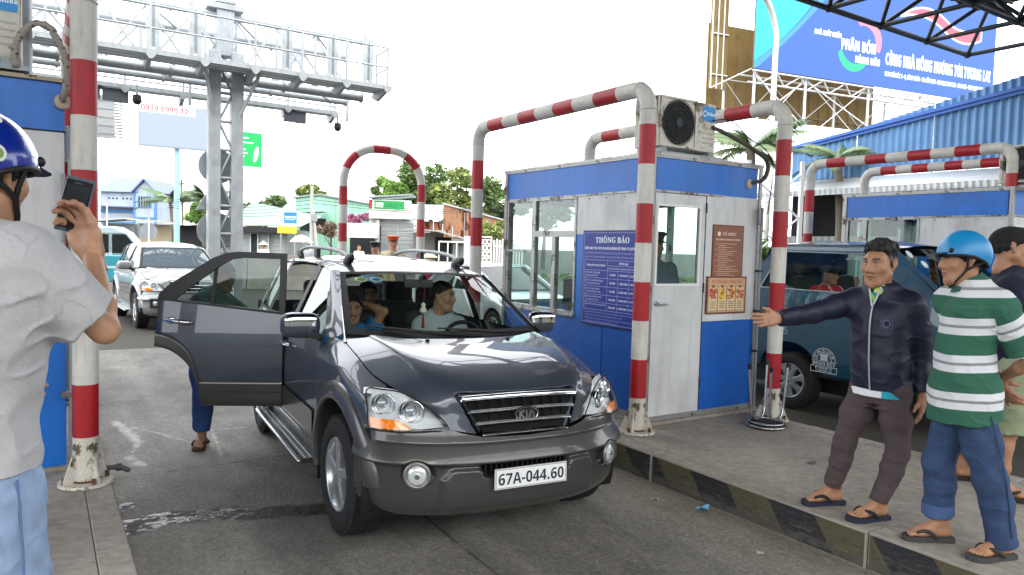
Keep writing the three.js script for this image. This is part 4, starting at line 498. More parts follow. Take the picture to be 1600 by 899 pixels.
function suv(o, cfg) {
  const paint = cfg.paint, clad = cfg.clad, FZ = 1.28, RZ = -1.38, WR = 0.365, AY = 0.385;
  const taper = z => z > 0 ? slut([[0, 1], [1.1, 1], [1.45, 0.985], [1.7, 0.955], [1.95, 0.90]], z) : slut([[-2.25, 0.90], [-1.9, 0.965], [-1.3, 1], [0, 1]], z);
  const Sx = (z, y) => slut([[0.24, 0.80], [0.34, 0.865], [0.45, 0.89], [0.62, 0.897], [0.78, 0.905], [0.92, 0.902], [1.02, 0.888], [1.10, 0.858], [1.16, 0.826], [1.3, 0.765], [1.6, 0.635], [1.66, 0.6]], y) * taper(z);
  const belt = z => 1.135 - 0.016 * z, each = (name, g, m, lab) => { part(o, name, g, m, lab); part(o, name, flipX(g), m, lab); };
  const sideP = (z0, z1, y0, y1, off = 0, nu = 16, nv = 14) => gridSurf((u, v) => { const a = typeof z0 === 'function' ? z0(v) : z0, b = typeof z1 === 'function' ? z1(v) : z1, z = mix(a, b, u), lo = typeof y0 === 'function' ? y0(z) : y0, hi = typeof y1 === 'function' ? y1(z) : y1, y = mix(lo, hi, v); return [Sx(z, y) + off, y, z]; }, nu, nv);
  const arch = (c, r, lo) => z => { const d = Math.abs(z - c); return d < r ? Math.max(lo, AY + Math.sqrt(r * r - d * d)) : lo; };
  // hood with its raised centre
  const half = [
    [[0, 1.176, 1.19], [0.2, 1.177, 1.18], [0.42, 1.180, 1.13], [0.61, 1.196, 1.06], [0.65, 1.180, 1.04], [0.775, 1.158, 0.94]],
    [[0, 1.152, 1.42], [0.2, 1.153, 1.41], [0.42, 1.159, 1.38], [0.585, 1.169, 1.34], [0.625, 1.146, 1.33], [0.775, 1.095, 1.27]],
    [[0, 1.112, 1.64], [0.2, 1.113, 1.63], [0.41, 1.119, 1.61], [0.55, 1.118, 1.58], [0.59, 1.088, 1.575], [0.755, 1.025, 1.50]],
    [[0, 1.047, 1.83], [0.2, 1.047, 1.825], [0.40, 1.050, 1.81], [0.515, 1.035, 1.79], [0.575, 1.002, 1.775], [0.69, 0.968, 1.705]],
    [[0, 0.965, 1.975], [0.2, 0.965, 1.962], [0.385, 0.956, 1.938], [0.475, 0.935, 1.91], [0.53, 0.915, 1.89], [0.605, 0.915, 1.835]],
    [[0, 0.85, 2.02], [0.18, 0.85, 2.005], [0.33, 0.846, 1.975], [0.415, 0.845, 1.955], [0.46, 0.845, 1.94], [0.515, 0.848, 1.91]],
    [[0, 0.725, 2.05], [0.16, 0.728, 2.035], [0.285, 0.736, 2.0], [0.37, 0.752, 1.985], [0.42, 0.762, 1.975], [0.462, 0.774, 1.96]]];
  const rows = half.map(r => [...r.slice(1).reverse().map(p => [-p[0], p[1], p[2]]), ...r]);
  part(o, 'hood', gridSurf((u, v) => { const q = crAt(rows.map(r => crAt(r, u)), v), y = q[1], w = mix(0.281, 0.388, (y - 0.736) / 0.205), k = sst(w + 0.012, w - 0.012, Math.abs(q[0])) * sst(0.952, 0.938, y - 0.012) * (v > 0.5 ? 1 : 0); return [q[0], y, q[2] - 0.085 * k]; }, 110, 90), paint);
  // fenders
  const hoodEdge = z => z < 0.94 ? [0.79, slut([[0.6, 1.155], [0.94, 1.158]], z)] : [slut([[0.94, 0.778], [1.27, 0.778], [1.5, 0.758], [1.7, 0.695], [1.83, 0.61]], z), slut([[0.94, 1.156], [1.27, 1.092], [1.5, 1.022], [1.7, 0.965], [1.83, 0.93]], z)];
  const fB = arch(FZ, 0.545, 0.43);
  each('fender', gridSurf((u, v) => { const z = mix(0.70, mix(1.66, 1.80, sst(0.1, 1, v)), u), [xh, yh] = hoodEdge(z), yb = z > FZ + 0.42 ? Math.max(fB(z), 0.755) : fB(z), y = mix(yh, yb, v), k = 1 - clamp((yh - y) / 0.10, 0, 1); return [mix(Sx(z, y), xh, k * k), y - 0.004 * k, z]; }, 44, 26, true), paint);
  // flares
  const flare = (c, a0, a1) => gridSurf((u, v) => { const a = mix(a0, a1, u), k = [[0.452, -0.12], [0.446, -0.01], [0.45, 0.026], [0.475, 0.034], [0.52, 0.026], [0.556, 0.008], [0.560, -0.02]], q = crAt(k, v), z = c + q[0] * Math.cos(a), y = Math.max(0.30, AY + q[0] * Math.sin(a)); return [Sx(clamp(z, -2.2, 1.86), Math.max(y, 0.42)) + q[1], y, z]; }, 48, 14);
  each('wheel_arch_flare', flare(FZ, Math.PI * 0.03, Math.PI * 1.06), clad); each('wheel_arch_flare', flare(RZ, -Math.PI * 0.06, Math.PI * 1.05), clad);
  for (const c of [FZ, RZ]) each('wheel_well', gridSurf((u, v) => { const a = mix(-0.35, Math.PI + 0.35, u); return [mix(0.45, 0.88, v), AY + 0.47 * Math.sin(a), c + 0.47 * Math.cos(a)]; }, 24, 1), M.black);
  // side doors, sills, quarters
  const doorBot = 0.43; const fd0 = -0.30, fd1 = 0.694;
  const front = sideP(fd0, fd1, z => Math.max(doorBot, 0), z => belt(z), 0.0, 20, 20), frontClad = sideP(fd0, fd1, 0.425, 0.64, 0.014, 16, 8), frontW = 0;
  for (const s of [1, -1]) { const d = part(o, 'front_door', s > 0 ? front : flipX(front), paint); part(d, 'cladding', s > 0 ? frontClad : flipX(frontClad), clad); part(d, 'handle', [tube([[s * 0.91, 0.985, -0.10], [s * 0.945, 0.99, -0.13], [s * 0.945, 0.992, -0.22], [s * 0.91, 0.99, -0.25]], 0.014, 14, 8)], M.chrome); }
  const rB = arch(RZ, 0.545, doorBot), rear = sideP(z => -1.24, -0.306, rB, z => belt(z), 0, 24, 18), rearClad = sideP(-0.86, -0.306, z => Math.max(0.425, rB(z) + 0.002), z => Math.max(0.64, rB(z) + 0.01), 0.014, 12, 6);
  for (const s of [1, -1]) { if (s < 0 && cfg.openDoor) continue; const d = part(o, 'rear_door', s > 0 ? rear : flipX(rear), paint); part(d, 'cladding', s > 0 ? rearClad : flipX(rearClad), clad); part(d, 'handle', [tube([[s * 0.91, 1.0, -1.0], [s * 0.945, 1.0, -1.03], [s * 0.945, 1.0, -1.12], [s * 0.91, 1.0, -1.15]], 0.014, 14, 8)], M.chrome); }
  each('quarter_panel', sideP(-2.2, -1.246, z => Math.max(rB(z), z < -1.75 ? 0.66 : 0), z => belt(z), 0, 24, 16), paint);
  each('sill', gridSurf((u, v) => { const q = crAt([[0.70, 0.28], [0.86, 0.27], [0.885, 0.33], [0.89, 0.42], [0.80, 0.435]], v); return [q[0], q[1], mix(-0.9, 0.76, u)]; }, 6, 12), clad);
  // greenhouse: pillars and roof
  const ws = { b: [0.757, 1.185, 0.863], t: [0.606, 1.577, 0.176] };
  const aOut = t => [mix(0.80, 0.655, t), mix(1.16, 1.588, t), mix(0.83, 0.125, t)], aIn = t => { const z = mix(0.70, 0.075, t), y = mix(1.15, 1.565, t); return [Sx(z, y) + 0.004, y, z]; };
  each('pillar', gridSurf((u, v) => { const t = v, p = [mix(ws.b[0], ws.t[0], t), mix(ws.b[1], ws.t[1], t) + 0.012, mix(ws.b[2], ws.t[2], t) + 0.02], q = aOut(t), r = aIn(t); return u < 0.5 ? crAt([p, q, r], u) : crAt([p, q, r], u); }, 10, 24), paint);
  // cantrail runs from the A pillar top back to the tailgate, over the side glass
  const railY = z => slut([[-2.05, 1.46], [-1.85, 1.565], [-1.5, 1.61], [-0.8, 1.625], [-0.2, 1.61], [0.05, 1.575], [0.13, 1.555]], z);
  const roofY = (x, z) => { const c = slut([[-2.15, 1.585], [-2.0, 1.632], [-1.7, 1.672], [-1.0, 1.70], [-0.4, 1.70], [0.0, 1.665], [0.15, 1.633], [0.30, 1.590]], z); const a = Math.abs(x); return c - 0.055 * (a / 0.6) ** 2 - (a > 0.52 ? 0.7 * (a - 0.52) ** 2 * 4 : 0); };
  part(o, 'roof', gridSurf((u, v) => { const x = mix(-0.62, 0.62, u), z = mix(0.30 - 0.105 * (x / 0.6) ** 2, -2.12, v); let y = roofY(x, z); const a = Math.abs(x); y += 0.006 * (Math.abs(a - 0.42) < 0.03 ? -1 : 0); return [x, y, z]; }, 62, 40), paint);
  each('cantrail', gridSurf((u, v) => { const z = mix(0.19, -2.1, u), yb = railY(Math.min(z, 0.1)), yt = roofY(0.62, z), t = v, y = mix(yt, yb - (z > 0.1 ? 0.02 : 0), t); return [mix(0.62, Math.max(0.625, Sx(z, y) + 0.006), Math.sqrt(t)), y, z]; }, 40, 8), paint);
  const pil = (za, zb, zc, zd) => sideP(v => mix(za, zc, v), v => mix(zb, zd, v), z => belt(z) - 0.01, z => railY(z) + 0.012, 0.003, 4, 10);
  each('pillar', pil(-0.40, -0.28, -0.36, -0.27), M.black); each('pillar', pil(-1.42, -1.28, -1.36, -1.26), M.black); each('pillar', pil(-2.2, -1.86, -2.1, -1.80), paint);
  each('belt_trim', sideP(-2.1, 0.70, z => belt(z) - 0.012, z => belt(z) + 0.014, 0.008, 24, 2), M.black);
  each('window', sideP(v => -0.285, v => mix(0.685, 0.10, v), z => belt(z), z => railY(z), -0.012, 14, 8), cfg.sideGlass); each('window', sideP(-1.86, -1.42, z => belt(z), z => railY(z), -0.012, 8, 6), cfg.sideGlass);
  for (const s of [1, -1]) if (!(s < 0 && cfg.openDoor)) { const g = sideP(-1.27, -0.40, z => belt(z), z => railY(z), -0.012, 12, 8); part(o, 'window', s > 0 ? g : flipX(g), cfg.sideGlass); }
  // windscreen, its black border, rear glass
  const wsP = (u, v, e = 0) => { const x = (u * 2 - 1), yb = 1.165 + 0.02 * x * x, zb = 1.075 - 0.21 * Math.abs(x) ** 2.2, zt = 0.285 - 0.105 * x * x, yt = 1.592 - 0.018 * x * x, hw = mix(0.758, 0.607, v); return [x * hw, mix(yb, yt, v) + 0.005 * Math.sin(Math.PI * v) + e, mix(zb, zt, v) + 0.005 * Math.sin(Math.PI * v) + e]; };
  part(o, 'windscreen', gridSurf((u, v) => wsP(u, v), 30, 16), cfg.front ?? glassM.clear);
  part(o, 'windscreen_border', [[0, 0.035, 0, 1], [0.965, 1, 0, 1], [0.035, 0.965, 0, 0.09], [0.035, 0.965, 0.955, 1]].map(([a, b, c, d]) => gridSurf((u, v) => wsP(mix(a, b, u), mix(c, d, v), 0.003), 24, 10)), M.black);
  part(o, 'cowl', gridSurf((u, v) => { const x = u * 2 - 1, a = [x * 0.76, 1.155, 1.20 - 0.25 * Math.abs(x) ** 2], b = wsP(u, 0.02); return [mix(a[0], b[0], v), mix(a[1], b[1], v) - 0.012 * Math.sin(Math.PI * v), mix(a[2], b[2], v)]; }, 24, 5), M.black);
  part(o, 'rear_glass', gridSurf((u, v) => { const x = u * 2 - 1; return [x * mix(0.66, 0.56, v), mix(1.18, 1.56, v), mix(-2.24, -2.10, v) + 0.08 * x * x]; }, 10, 6), cfg.sideGlass);
  part(o, 'tailgate', gridSurf((u, v) => { const x = u * 2 - 1; return [x * 0.80, mix(0.45, 1.18, v), -2.24 - 0.03 * Math.sin(v * 3) + 0.12 * Math.abs(x) ** 3]; }, 16, 8), paint);
  // bumper as one shell, two colours by height
  const C = [[0, 2.118], [0.22, 2.112], [0.4, 2.085], [0.54, 2.045], [0.66, 1.99], [0.76, 1.93], [0.83, 1.865], [0.872, 1.79], [0.893, 1.70], [0.90, 1.62]];
  const bz = (t, y) => { const s = Math.sign(t), a = Math.abs(t), p = crAt(C, a), q = crAt(C, Math.min(1, a + 0.01)), m = crAt(C, Math.max(0, a - 0.01)); let nx = -(q[1] - m[1]), nz = q[0] - m[0]; const l = Math.hypot(nx, nz) || 1; nx /= l; nz /= l;
    let off = slut([[0.24, -0.17], [0.28, -0.11], [0.33, -0.065], [0.42, -0.042], [0.545, -0.036], [0.578, -0.026], [0.592, 0.004], [0.606, 0.008], [0.688, -0.038], [0.70, -0.050], [0.712, -0.053], [0.755, -0.062], [0.785, -0.075]], y);
    const ax = p[0]; const pod = (1 - sst(0.49, 0.54, ax + Math.max(0, y - 0.50) * 0.9)) * (1 - sst(0.545, 0.575, y)) * sst(0.28, 0.34, y); off += 0.026 * pod;
    const vent = (1 - sst(0.285, 0.30, ax + Math.max(0, 0.555 - y) * 0.6)) * sst(0.505, 0.515, y) * (1 - sst(0.578, 0.586, y)); off -= 0.07 * vent;
    const fog = 1 - sst(0.07, 0.085, Math.hypot(ax - 0.645, (y - 0.535))); off -= 0.03 * fog;
    const pl = 1 - sst(0.885, 1.0, a); off *= mix(0.35, 1, pl);
    return [s * (p[0] + nx * off), y, p[1] + nz * off]; };
  part(o, 'bumper', gridSurf((u, v) => { const t = u * 2 - 1; const x = crAt(C, Math.abs(t))[0]; return bz(t, mix(0.272 + 0.07 * sst(0.45, 1, Math.abs(t)), lut([[0, 0.722], [0.285, 0.731], [0.37, 0.747], [0.42, 0.757], [0.47, 0.776], [1, 0.778]], x), v)); }, 190, 110), clad);
  part(o, 'bumper_skid', gridSurf((u, v) => { const x = mix(-0.58, 0.58, u); return [x, mix(0.28, 0.235, v), 1.96 - 0.35 * Math.abs(x) ** 2.2 + mix(0, -0.10, v)]; }, 20, 3), M.darksteel);
  part(o, 'bumper_vent', [...Array.from({ length: 17 }, (_, i) => { const x = -0.264 + i * 0.033; return BB(x - 0.004, 0.512, 2.0, x + 0.004, 0.582, 2.085 - 0.2 * x * x); }), BB(-0.28, 0.505, 1.98, 0.28, 0.59, 2.03)], M.black);
  for (const s of [1, -1]) { const b = bz(s * 0.478, 0.535), ang = s * 0.52; const fl = part(o, 'fog_lamp', tr(lathe([[0, 0.012], [0.03, 0.010], [0.052, 0.002], [0.056, -0.012]], 24).rotateX(Math.PI / 2), s * 0.648, 0.537, 2.0, 0, ang), P(0xd9dee0, 0.1, 0.3, { clearcoat: 1 })); part(fl, 'ring', tr(new THREE.TorusGeometry(0.066, 0.012, 10, 32), s * 0.646, 0.537, 1.997, 0, ang), cfg.ring ?? S(0x8a8a86, 0.35, 0.6)); part(fl, 'bulb', tr(new THREE.CylinderGeometry(0.014, 0.014, 0.03, 10).rotateX(Math.PI / 2), s * 0.65, 0.537, 2.012, 0, ang), M.chrome); }
  // head lamps
  for (const s of [1, -1]) {
    const q = (l, dz = 0, k = 1) => l.map(([x, y, z]) => [s * x, y, z + dz]);
    const bot = [[0.862, 0.768, 1.79], [0.80, 0.766, 1.868], [0.68, 0.766, 1.935], [0.57, 0.769, 1.972], [0.463, 0.775, 1.985]], md = [[0.853, 0.865, 1.735], [0.79, 0.862, 1.818], [0.68, 0.86, 1.89], [0.60, 0.856, 1.932], [0.512, 0.846, 1.948]], top = [[0.836, 0.965, 1.662], [0.775, 0.972, 1.73], [0.70, 0.966, 1.79], [0.65, 0.948, 1.832], [0.60, 0.918, 1.868]];
    const hl = part(o, 'headlight', patch([q(bot), q(md, 0.008), q(top)], 24, 16, s > 0 ? false : true), glassM.lamp);
    const bowl = S(0xf0f2f3, 0.32, 0.25); part(hl, 'housing', patch([q(bot, -0.06), q(md, -0.085), q(top, -0.06)], 16, 10), bowl);
    const rot = s * 0.62; for (const [x, y, z, r] of [[0.765, 0.893, 1.735, 0.058], [0.635, 0.862, 1.842, 0.062]]) { part(hl, 'reflector', [tr(lathe([[r, 0.035], [r * 0.93, 0.035], [r * 0.8, 0.005], [r * 0.62, -0.012]], 28).rotateX(Math.PI / 2), s * x, y, z, 0, rot), tr(new THREE.TorusGeometry(r, 0.006, 8, 32), s * x, y, z + 0.03, 0, rot)], M.chrome); part(hl, 'projector', tr(new THREE.SphereGeometry(r * 0.6, 20, 12), s * x, y, z - 0.003), P(0xaab2b6, 0.05, 0.3, { clearcoat: 1 })); }
    part(hl, 'indicator', patch([q([[0.856, 0.776, 1.786], [0.80, 0.775, 1.858], [0.70, 0.775, 1.918], [0.66, 0.776, 1.936]], -0.006), q([[0.852, 0.825, 1.762], [0.80, 0.825, 1.83], [0.72, 0.82, 1.885], [0.675, 0.79, 1.93]], -0.004)], 14, 4), glassM.amber);
    part(hl, 'edge', tube([...q(bot), ...q([[0.512, 0.846, 1.948]]), ...q(top.slice().reverse()), ...q([[0.853, 0.865, 1.735], [0.862, 0.768, 1.79]])], 0.0045, 60, 5, false), M.black);
  }
  // grille
  const gz = (x, y) => 1.952 + (0.956 - y) * 0.335 + 0.035 * (1 - (x / 0.39) ** 2) + 0.012, tw = y => mix(0.281, 0.388, (y - 0.736) / 0.205);
  const gl = (y, e = 0, n = 9) => Array.from({ length: n }, (_, i) => { const x = tw(y) * (i / (n - 1) * 2 - 1); return [x, y + 0.012 * (1 - (x / 0.39) ** 2), gz(x, y) + e]; });
  const gr = part(o, 'grille', gridSurf((u, v) => { const y = mix(0.74, 0.94, v), x = tw(y) * (u * 2 - 1); return [x, y + 0.012 * (1 - (x / 0.39) ** 2), gz(x, y) - 0.04]; }, 20, 8), M.hole);
  const strip = (l, h, d) => { const g = gridSurf((u, v) => { const p = crAt(l, u), a = v * Math.PI * 2; return [p[0], p[1] + h * Math.sin(a), p[2] + d * Math.cos(a)]; }, 30, 8); return g; };
  part(gr, 'chrome_frame', [strip(gl(0.937, 0.004), 0.017, 0.012), strip(gl(0.738, 0.004), 0.008, 0.010), ...[-1, 1].map(s => strip([0.934, 0.87, 0.8, 0.736].map(y => [s * tw(y), y, gz(tw(y), y) + 0.004]), 0.002, 0.013)).flatMap(g => { const h = g.clone(); h.userData.uv = 1; return [g, h.translate(0.006, 0, 0)]; })], M.chrome);
  for (const y of [0.80, 0.865]) part(gr, 'chrome_bar', strip(gl(y, 0.004), 0.0105, 0.014), S(0xe3e5e7, 0.22, 0.85));
  part(gr, 'slat', Array.from({ length: 9 }, (_, i) => { const x = -0.28 + i * 0.07; return BB(x - 0.005, 0.745, gz(x, 0.84) - 0.045, x + 0.005, 0.93, gz(x, 0.84) - 0.02); }), M.hole);
  if (cfg.badge) { const e = part(gr, 'emblem', [tr(new THREE.CylinderGeometry(1, 1, 0.012, 40).rotateX(Math.PI / 2).scale(0.078, 0.043, 1), 0, 0.845, gz(0, 0.845) + 0.012), tr(new THREE.TorusGeometry(1, 0.09, 8, 40).scale(0.078, 0.043, 0.08), 0, 0.845, gz(0, 0.845) + 0.018)], S(0x2a2c2f, 0.25, 0.5)); const z = gz(0, 0.845) + 0.02, L = (a, b) => bar([a[0], a[1] + 0.845, z], [b[0], b[1] + 0.845, z], 0.009, 0.008, [0, 0, 1]); part(gr, 'emblem_letters', [L([-0.048, -0.022], [-0.048, 0.022]), L([-0.046, -0.002], [-0.02, 0.022]), L([-0.044, 0.0], [-0.018, -0.022]), L([-0.004, -0.022], [-0.004, 0.022]), L([0.014, -0.022], [0.032, 0.022]), L([0.032, 0.022], [0.05, -0.022]), tr(new THREE.TorusGeometry(1, 0.07, 8, 40).scale(0.076, 0.041, 0.06), 0, 0.845, z)], M.chrome); }
  // mirrors, rails, wipers, running boards
  for (const s of [1, -1]) { const m = part(o, 'mirror', tr(new THREE.SphereGeometry(1, 24, 14).scale(0.125, 0.088, 0.065), s * 0.975, 1.215, 0.565, 0, s * 0.15), paint); const a = m.geometry.attributes.position; for (let i = 0; i < a.count; i++) { const X = a.getX(i) - s * 0.975, Y = a.getY(i) - 1.215, Zz = a.getZ(i) - 0.565, n = Math.pow(Math.pow(Math.abs(X / 0.125), 4) + Math.pow(Math.abs(Y / 0.088), 4) + Math.pow(Math.abs(Zz / 0.07), 3) + 1e-6, 0.25); const L = Math.hypot(X / 0.125, Y / 0.088, Zz / 0.065) || 1, k = L / Math.max(n, 0.6); a.setXYZ(i, s * 0.975 + X * k, 1.215 + Y * k, 0.565 + Zz * Math.min(k, 1.1)); } m.geometry.computeVertexNormals();
    part(m, 'chrome_cap', gridSurf((u, v) => { const x = mix(-0.115, 0.117, u), y = mix(0.0, 0.078, v), e = (Math.abs(x / 0.127)) ** 4 + (y / 0.092) ** 4; return [s * 0.975 + x, 1.215 + y, 0.572 + 0.071 * Math.pow(Math.max(0.02, 1 - e), 0.33)]; }, 20, 10), cfg.badge ? M.chrome : paint); part(m, 'arm', [bar([s * 0.83, 1.13, 0.60], [s * 0.93, 1.165, 0.585], 0.07, 0.05)], M.black); }
  if (cfg.badge) for (const s of [1, -1]) { const r = part(o, 'roof_rail', tube([[s * 0.47, 1.655, 0.03], [s * 0.48, 1.70, -0.08], [s * 0.49, 1.735, -0.35], [s * 0.50, 1.752, -0.9], [s * 0.50, 1.745, -1.35], [s * 0.49, 1.70, -1.65], [s * 0.485, 1.66, -1.72]], 0.0165, 50, 8), M.galv); part(r, 'foot', [tr(new THREE.SphereGeometry(1, 14, 8).scale(0.03, 0.045, 0.13), s * 0.475, 1.665, -0.03, -0.25), B(0.035, 0.09, 0.12, s * 0.497, 1.70, -0.95, { r: 0.012 }), tr(new THREE.SphereGeometry(1, 14, 8).scale(0.028, 0.045, 0.11), s * 0.487, 1.675, -1.66, 0.3)], M.black); }
  if (cfg.wipers) for (const [u0, u1] of [[0.62, 0.16], [0.93, 0.48]]) part(o, 'wiper', [tube([wsP(u0, 0.0, 0.012), wsP(mix(u0, u1, 0.5), 0.03, 0.02), wsP(u1, 0.10, 0.012)], 0.008, 12, 6), tube([wsP(mix(u0, u1, 0.35), 0.055, 0.008), wsP(u1 - 0.06, 0.12, 0.008)], 0.006, 12, 6)].flat(), M.black);
  part(o, 'washer_nozzle', [B(0.022, 0.014, 0.03, 0.30, 1.178, 1.24, { r: 0.005 }), B(0.022, 0.014, 0.03, -0.30, 1.178, 1.24, { r: 0.005 })], M.black);
  for (const s of [1, -1]) { const r = part(o, 'running_board', [BB(s * 0.83, 0.285, -0.98, s * 0.985, 0.315, 0.73, 0.006)], M.darksteel); part(r, 'edge', tube([[s * 0.985, 0.30, -0.96], [s * 0.99, 0.30, 0.70]], 0.018, 2, 8), M.steel); const d = []; for (let i = 0; i < 46; i++) for (const x of [0.865, 0.905, 0.945]) { const g = new THREE.CylinderGeometry(0.008, 0.009, 0.006, 6); d.push(g.translate(s * x, 0.318, -0.92 + i * 0.0355)); } part(r, 'tread_studs', d, M.steel).userData.kind = 'stuff'; part(r, 'tread_plate', BB(s * 0.845, 0.3155, -0.96, s * 0.968, 0.3165, 0.71), M.galv); }
  each('mud_flap', BB(0.70, 0.19, FZ - 0.51, 0.885, 0.42, FZ - 0.49), M.black);
  // floor, cabin, wheels
  part(o, 'underbody', [BB(-0.78, 0.24, -1.95, 0.78, 0.4, 0.8), BB(-0.5, 0.26, 0.8, 0.5, 0.5, 1.85), BB(-0.55, 0.5, 0.9, 0.55, 1.0, 1.7)], M.black);
  part(o, 'cabin_floor', BB(-0.80, 0.401, -2.1, 0.80, 0.43, 0.85), lining); part(o, 'headliner', gridSurf((u, v) => { const x = mix(-0.6, 0.6, u), z = mix(0.2, -2.05, v); return [x, roofY(x, z) - 0.035, z]; }, 8, 8), S(0x8b8781, 0.95));
  part(o, 'dashboard', [gridSurf((u, v) => { const q = crAt([[0.98, 1.13], [0.80, 1.142], [0.62, 1.12], [0.54, 1.07], [0.52, 0.95], [0.56, 0.7]], v); return [mix(-0.76, 0.76, u), q[1], q[0]]; }, 4, 16)], S(0x202123, 0.7));
  const seat = (x, z, n = 'seat') => { const t = part(o, n, [tr(new RoundedBoxGeometry(0.5, 0.16, 0.52, 3, 0.06), x, 0.62, z + 0.05), tr(new RoundedBoxGeometry(0.48, 0.62, 0.16, 3, 0.07), x, 0.93, z - 0.26, -0.2)], seatM); part(t, 'headrest', [tr(new RoundedBoxGeometry(0.28, 0.19, 0.1, 3, 0.045), x, 1.345, z - 0.345, -0.15), cyl([x - 0.06, 1.2, z - 0.31], [x - 0.06, 1.3, z - 0.34], 0.008), cyl([x + 0.06, 1.2, z - 0.31], [x + 0.06, 1.3, z - 0.34], 0.008)], seatM); };
  seat(0.37, 0.0); seat(-0.37, -0.02); seat(0.40, -0.92, 'rear_seat'); seat(-0.40, -0.92, 'rear_seat');
  part(o, 'steering_wheel', [tr(new THREE.TorusGeometry(0.185, 0.017, 10, 36), 0.37, 1.03, 0.42, -0.45), tr(new RoundedBoxGeometry(0.14, 0.12, 0.05, 2, 0.02), 0.37, 1.03, 0.43, -0.45), cyl([0.2, 1.04, 0.42], [0.54, 1.04, 0.42], 0.015), cyl([0.37, 1.02, 0.43], [0.37, 0.92, 0.62], 0.03)], M.black);
  part(o, 'rear_view_mirror', [tr(new RoundedBoxGeometry(0.23, 0.065, 0.035, 2, 0.015), 0, 1.50, 0.30, 0.1), cyl([0, 1.51, 0.31], [0, 1.57, 0.34], 0.012)], S(0x4c4e50, 0.4));
  for (const [z, st] of [[FZ, cfg.steer ?? 0], [RZ, 0]]) for (const s of [1, -1]) wheelParts(o, s * 0.79, WR, z, WR, 0.235, s, st, 5);
  return { wsP, bz, Sx };
}
{
  const o = thing('car', 'dark grey off-road car with a rear door standing open, stopped in the toll lane', 'car', [2.496, -0.008, -5.488], 0); o.rotation.set(0, -0.072, -0.013, 'YXZ');
  const paint = carPaint(0x3f4752, 0.3), clad = P(0x484847, 0.36, 0.4, { clearcoat: 0.7, clearcoatRoughness: 0.08 });
  const k = suv(o, { paint, clad, badge: true, wipers: true, openDoor: true, sideGlass: glassM.tint, steer: 0.02 });
  const plateTex = canvasTex(940, 220, (c, w, h) => { c.fillStyle = '#e6e7e6'; c.fillRect(0, 0, w, h); c.strokeStyle = '#8d8f90'; c.lineWidth = 8; c.strokeRect(6, 6, w - 12, h - 12); c.fillStyle = '#1c2433'; c.textAlign = 'center'; c.textBaseline = 'middle'; c.font = 'bold 178px sans-serif'; c.fillText('67A-044.60', w / 2, h / 2 + 6, w - 60); });
  const pl = part(o, 'number_plate', B(0.475, 0.116, 0.008, 0, 0.505, 2.135, { rx: -0.04 }), S(0xd0d2d2, 0.4)); part(pl, 'printed_face', (() => { const g = new THREE.PlaneGeometry(0.468, 0.11); g.userData.uv = 1; return tr(g, 0, 0.5052, 2.1402, -0.04); })(), S(0xffffff, 0.4, 0, { map: plateTex })); part(pl, 'bracket', BB(-0.2, 0.47, 2.06, 0.2, 0.54, 2.13), M.black);
  part(o, 'antenna', [cyl([-0.775, 1.15, 0.98], [-0.79, 1.38, 0.93], 0.006, 0.003, 6), cyl([-0.775, 1.145, 0.98], [-0.776, 1.17, 0.975], 0.014, 0.01, 8)], M.steel);
  for (const [x, c1, c2] of [[-0.47, 0x9aa83a, 0xe6e8da], [-0.36, 0x2c78b8, 0xdfe8ee]]) { const a = k.wsP((x / 0.62 + 1) / 2, 0.87, -0.004); const st = part(o, 'sticker', tr(new THREE.CylinderGeometry(1, 1, 0.002, 28).rotateX(Math.PI / 2).scale(0.05, 0.03, 1), a[0], a[1], a[2] - 0.004, -1.0), S(c2, 0.6)); part(st, 'sticker_centre', tr(new THREE.CylinderGeometry(1, 1, 0.003, 28).rotateX(Math.PI / 2).scale(0.034, 0.018, 1), a[0], a[1], a[2], -1.0), S(c1, 0.6)); }
  // the open rear right door
  const ang = 70 * Math.PI / 180, h0 = [-0.905, -0.33], W = (u, y, w) => [h0[0] - u * Math.sin(ang) - w * Math.cos(ang), y, h0[1] - u * Math.cos(ang) + w * Math.sin(ang)];
  const yb = u => u < 0.618 ? 0.455 : slut([[0.618, 0.455], [0.632, 0.56], [0.682, 0.73], [0.755, 0.835], [0.855, 0.905], [0.965, 0.935]], u), yt = u => 1.20 + 0.10 * u;
  const wOf = y => slut([[0.44, -0.012], [0.5, 0.01], [0.62, 0.022], [0.8, 0.036], [0.95, 0.034], [1.1, 0.016], [1.3, -0.02]], y);
  const uS = Array.from({ length: 41 }, (_, i) => i < 14 ? i / 13 * 0.618 : i < 20 ? 0.618 + (i - 13) * 0.006 : 0.654 + (i - 19) / 21 * 0.311), uA = t => { const x = t * 40, i = Math.min(39, Math.floor(x)); return mix(uS[i], uS[i + 1], x - i); };
  const d = part(o, 'rear_door', gridSurf((a, v) => { const u = uA(a), y = mix(yb(u), yt(u), v), e = sst(0.965, 0.93, u); return W(u, y, wOf(y) - 0.02 * (1 - e)); }, 40, 26), paint, 'open rear right door');
  part(d, 'inner_panel', [gridSurf((a, v) => { const u = uA(a), y = mix(yb(u) + 0.012, yt(u), v); return W(u * 0.985 + 0.006, y, -0.075); }, 40, 8), gridSurf((a, v) => { const u = uA(a); return W(u, yb(u) + 0.003, mix(-0.075, wOf(yb(u)), v)); }, 40, 2), gridSurf((a, v) => W(0.965, mix(yb(0.965), yt(0.965), a), mix(-0.075, -0.035, v)), 4, 1), gridSurf((a, v) => W(0.0, mix(0.456, 1.2, a), mix(-0.075, 0, v)), 4, 1)], lining);
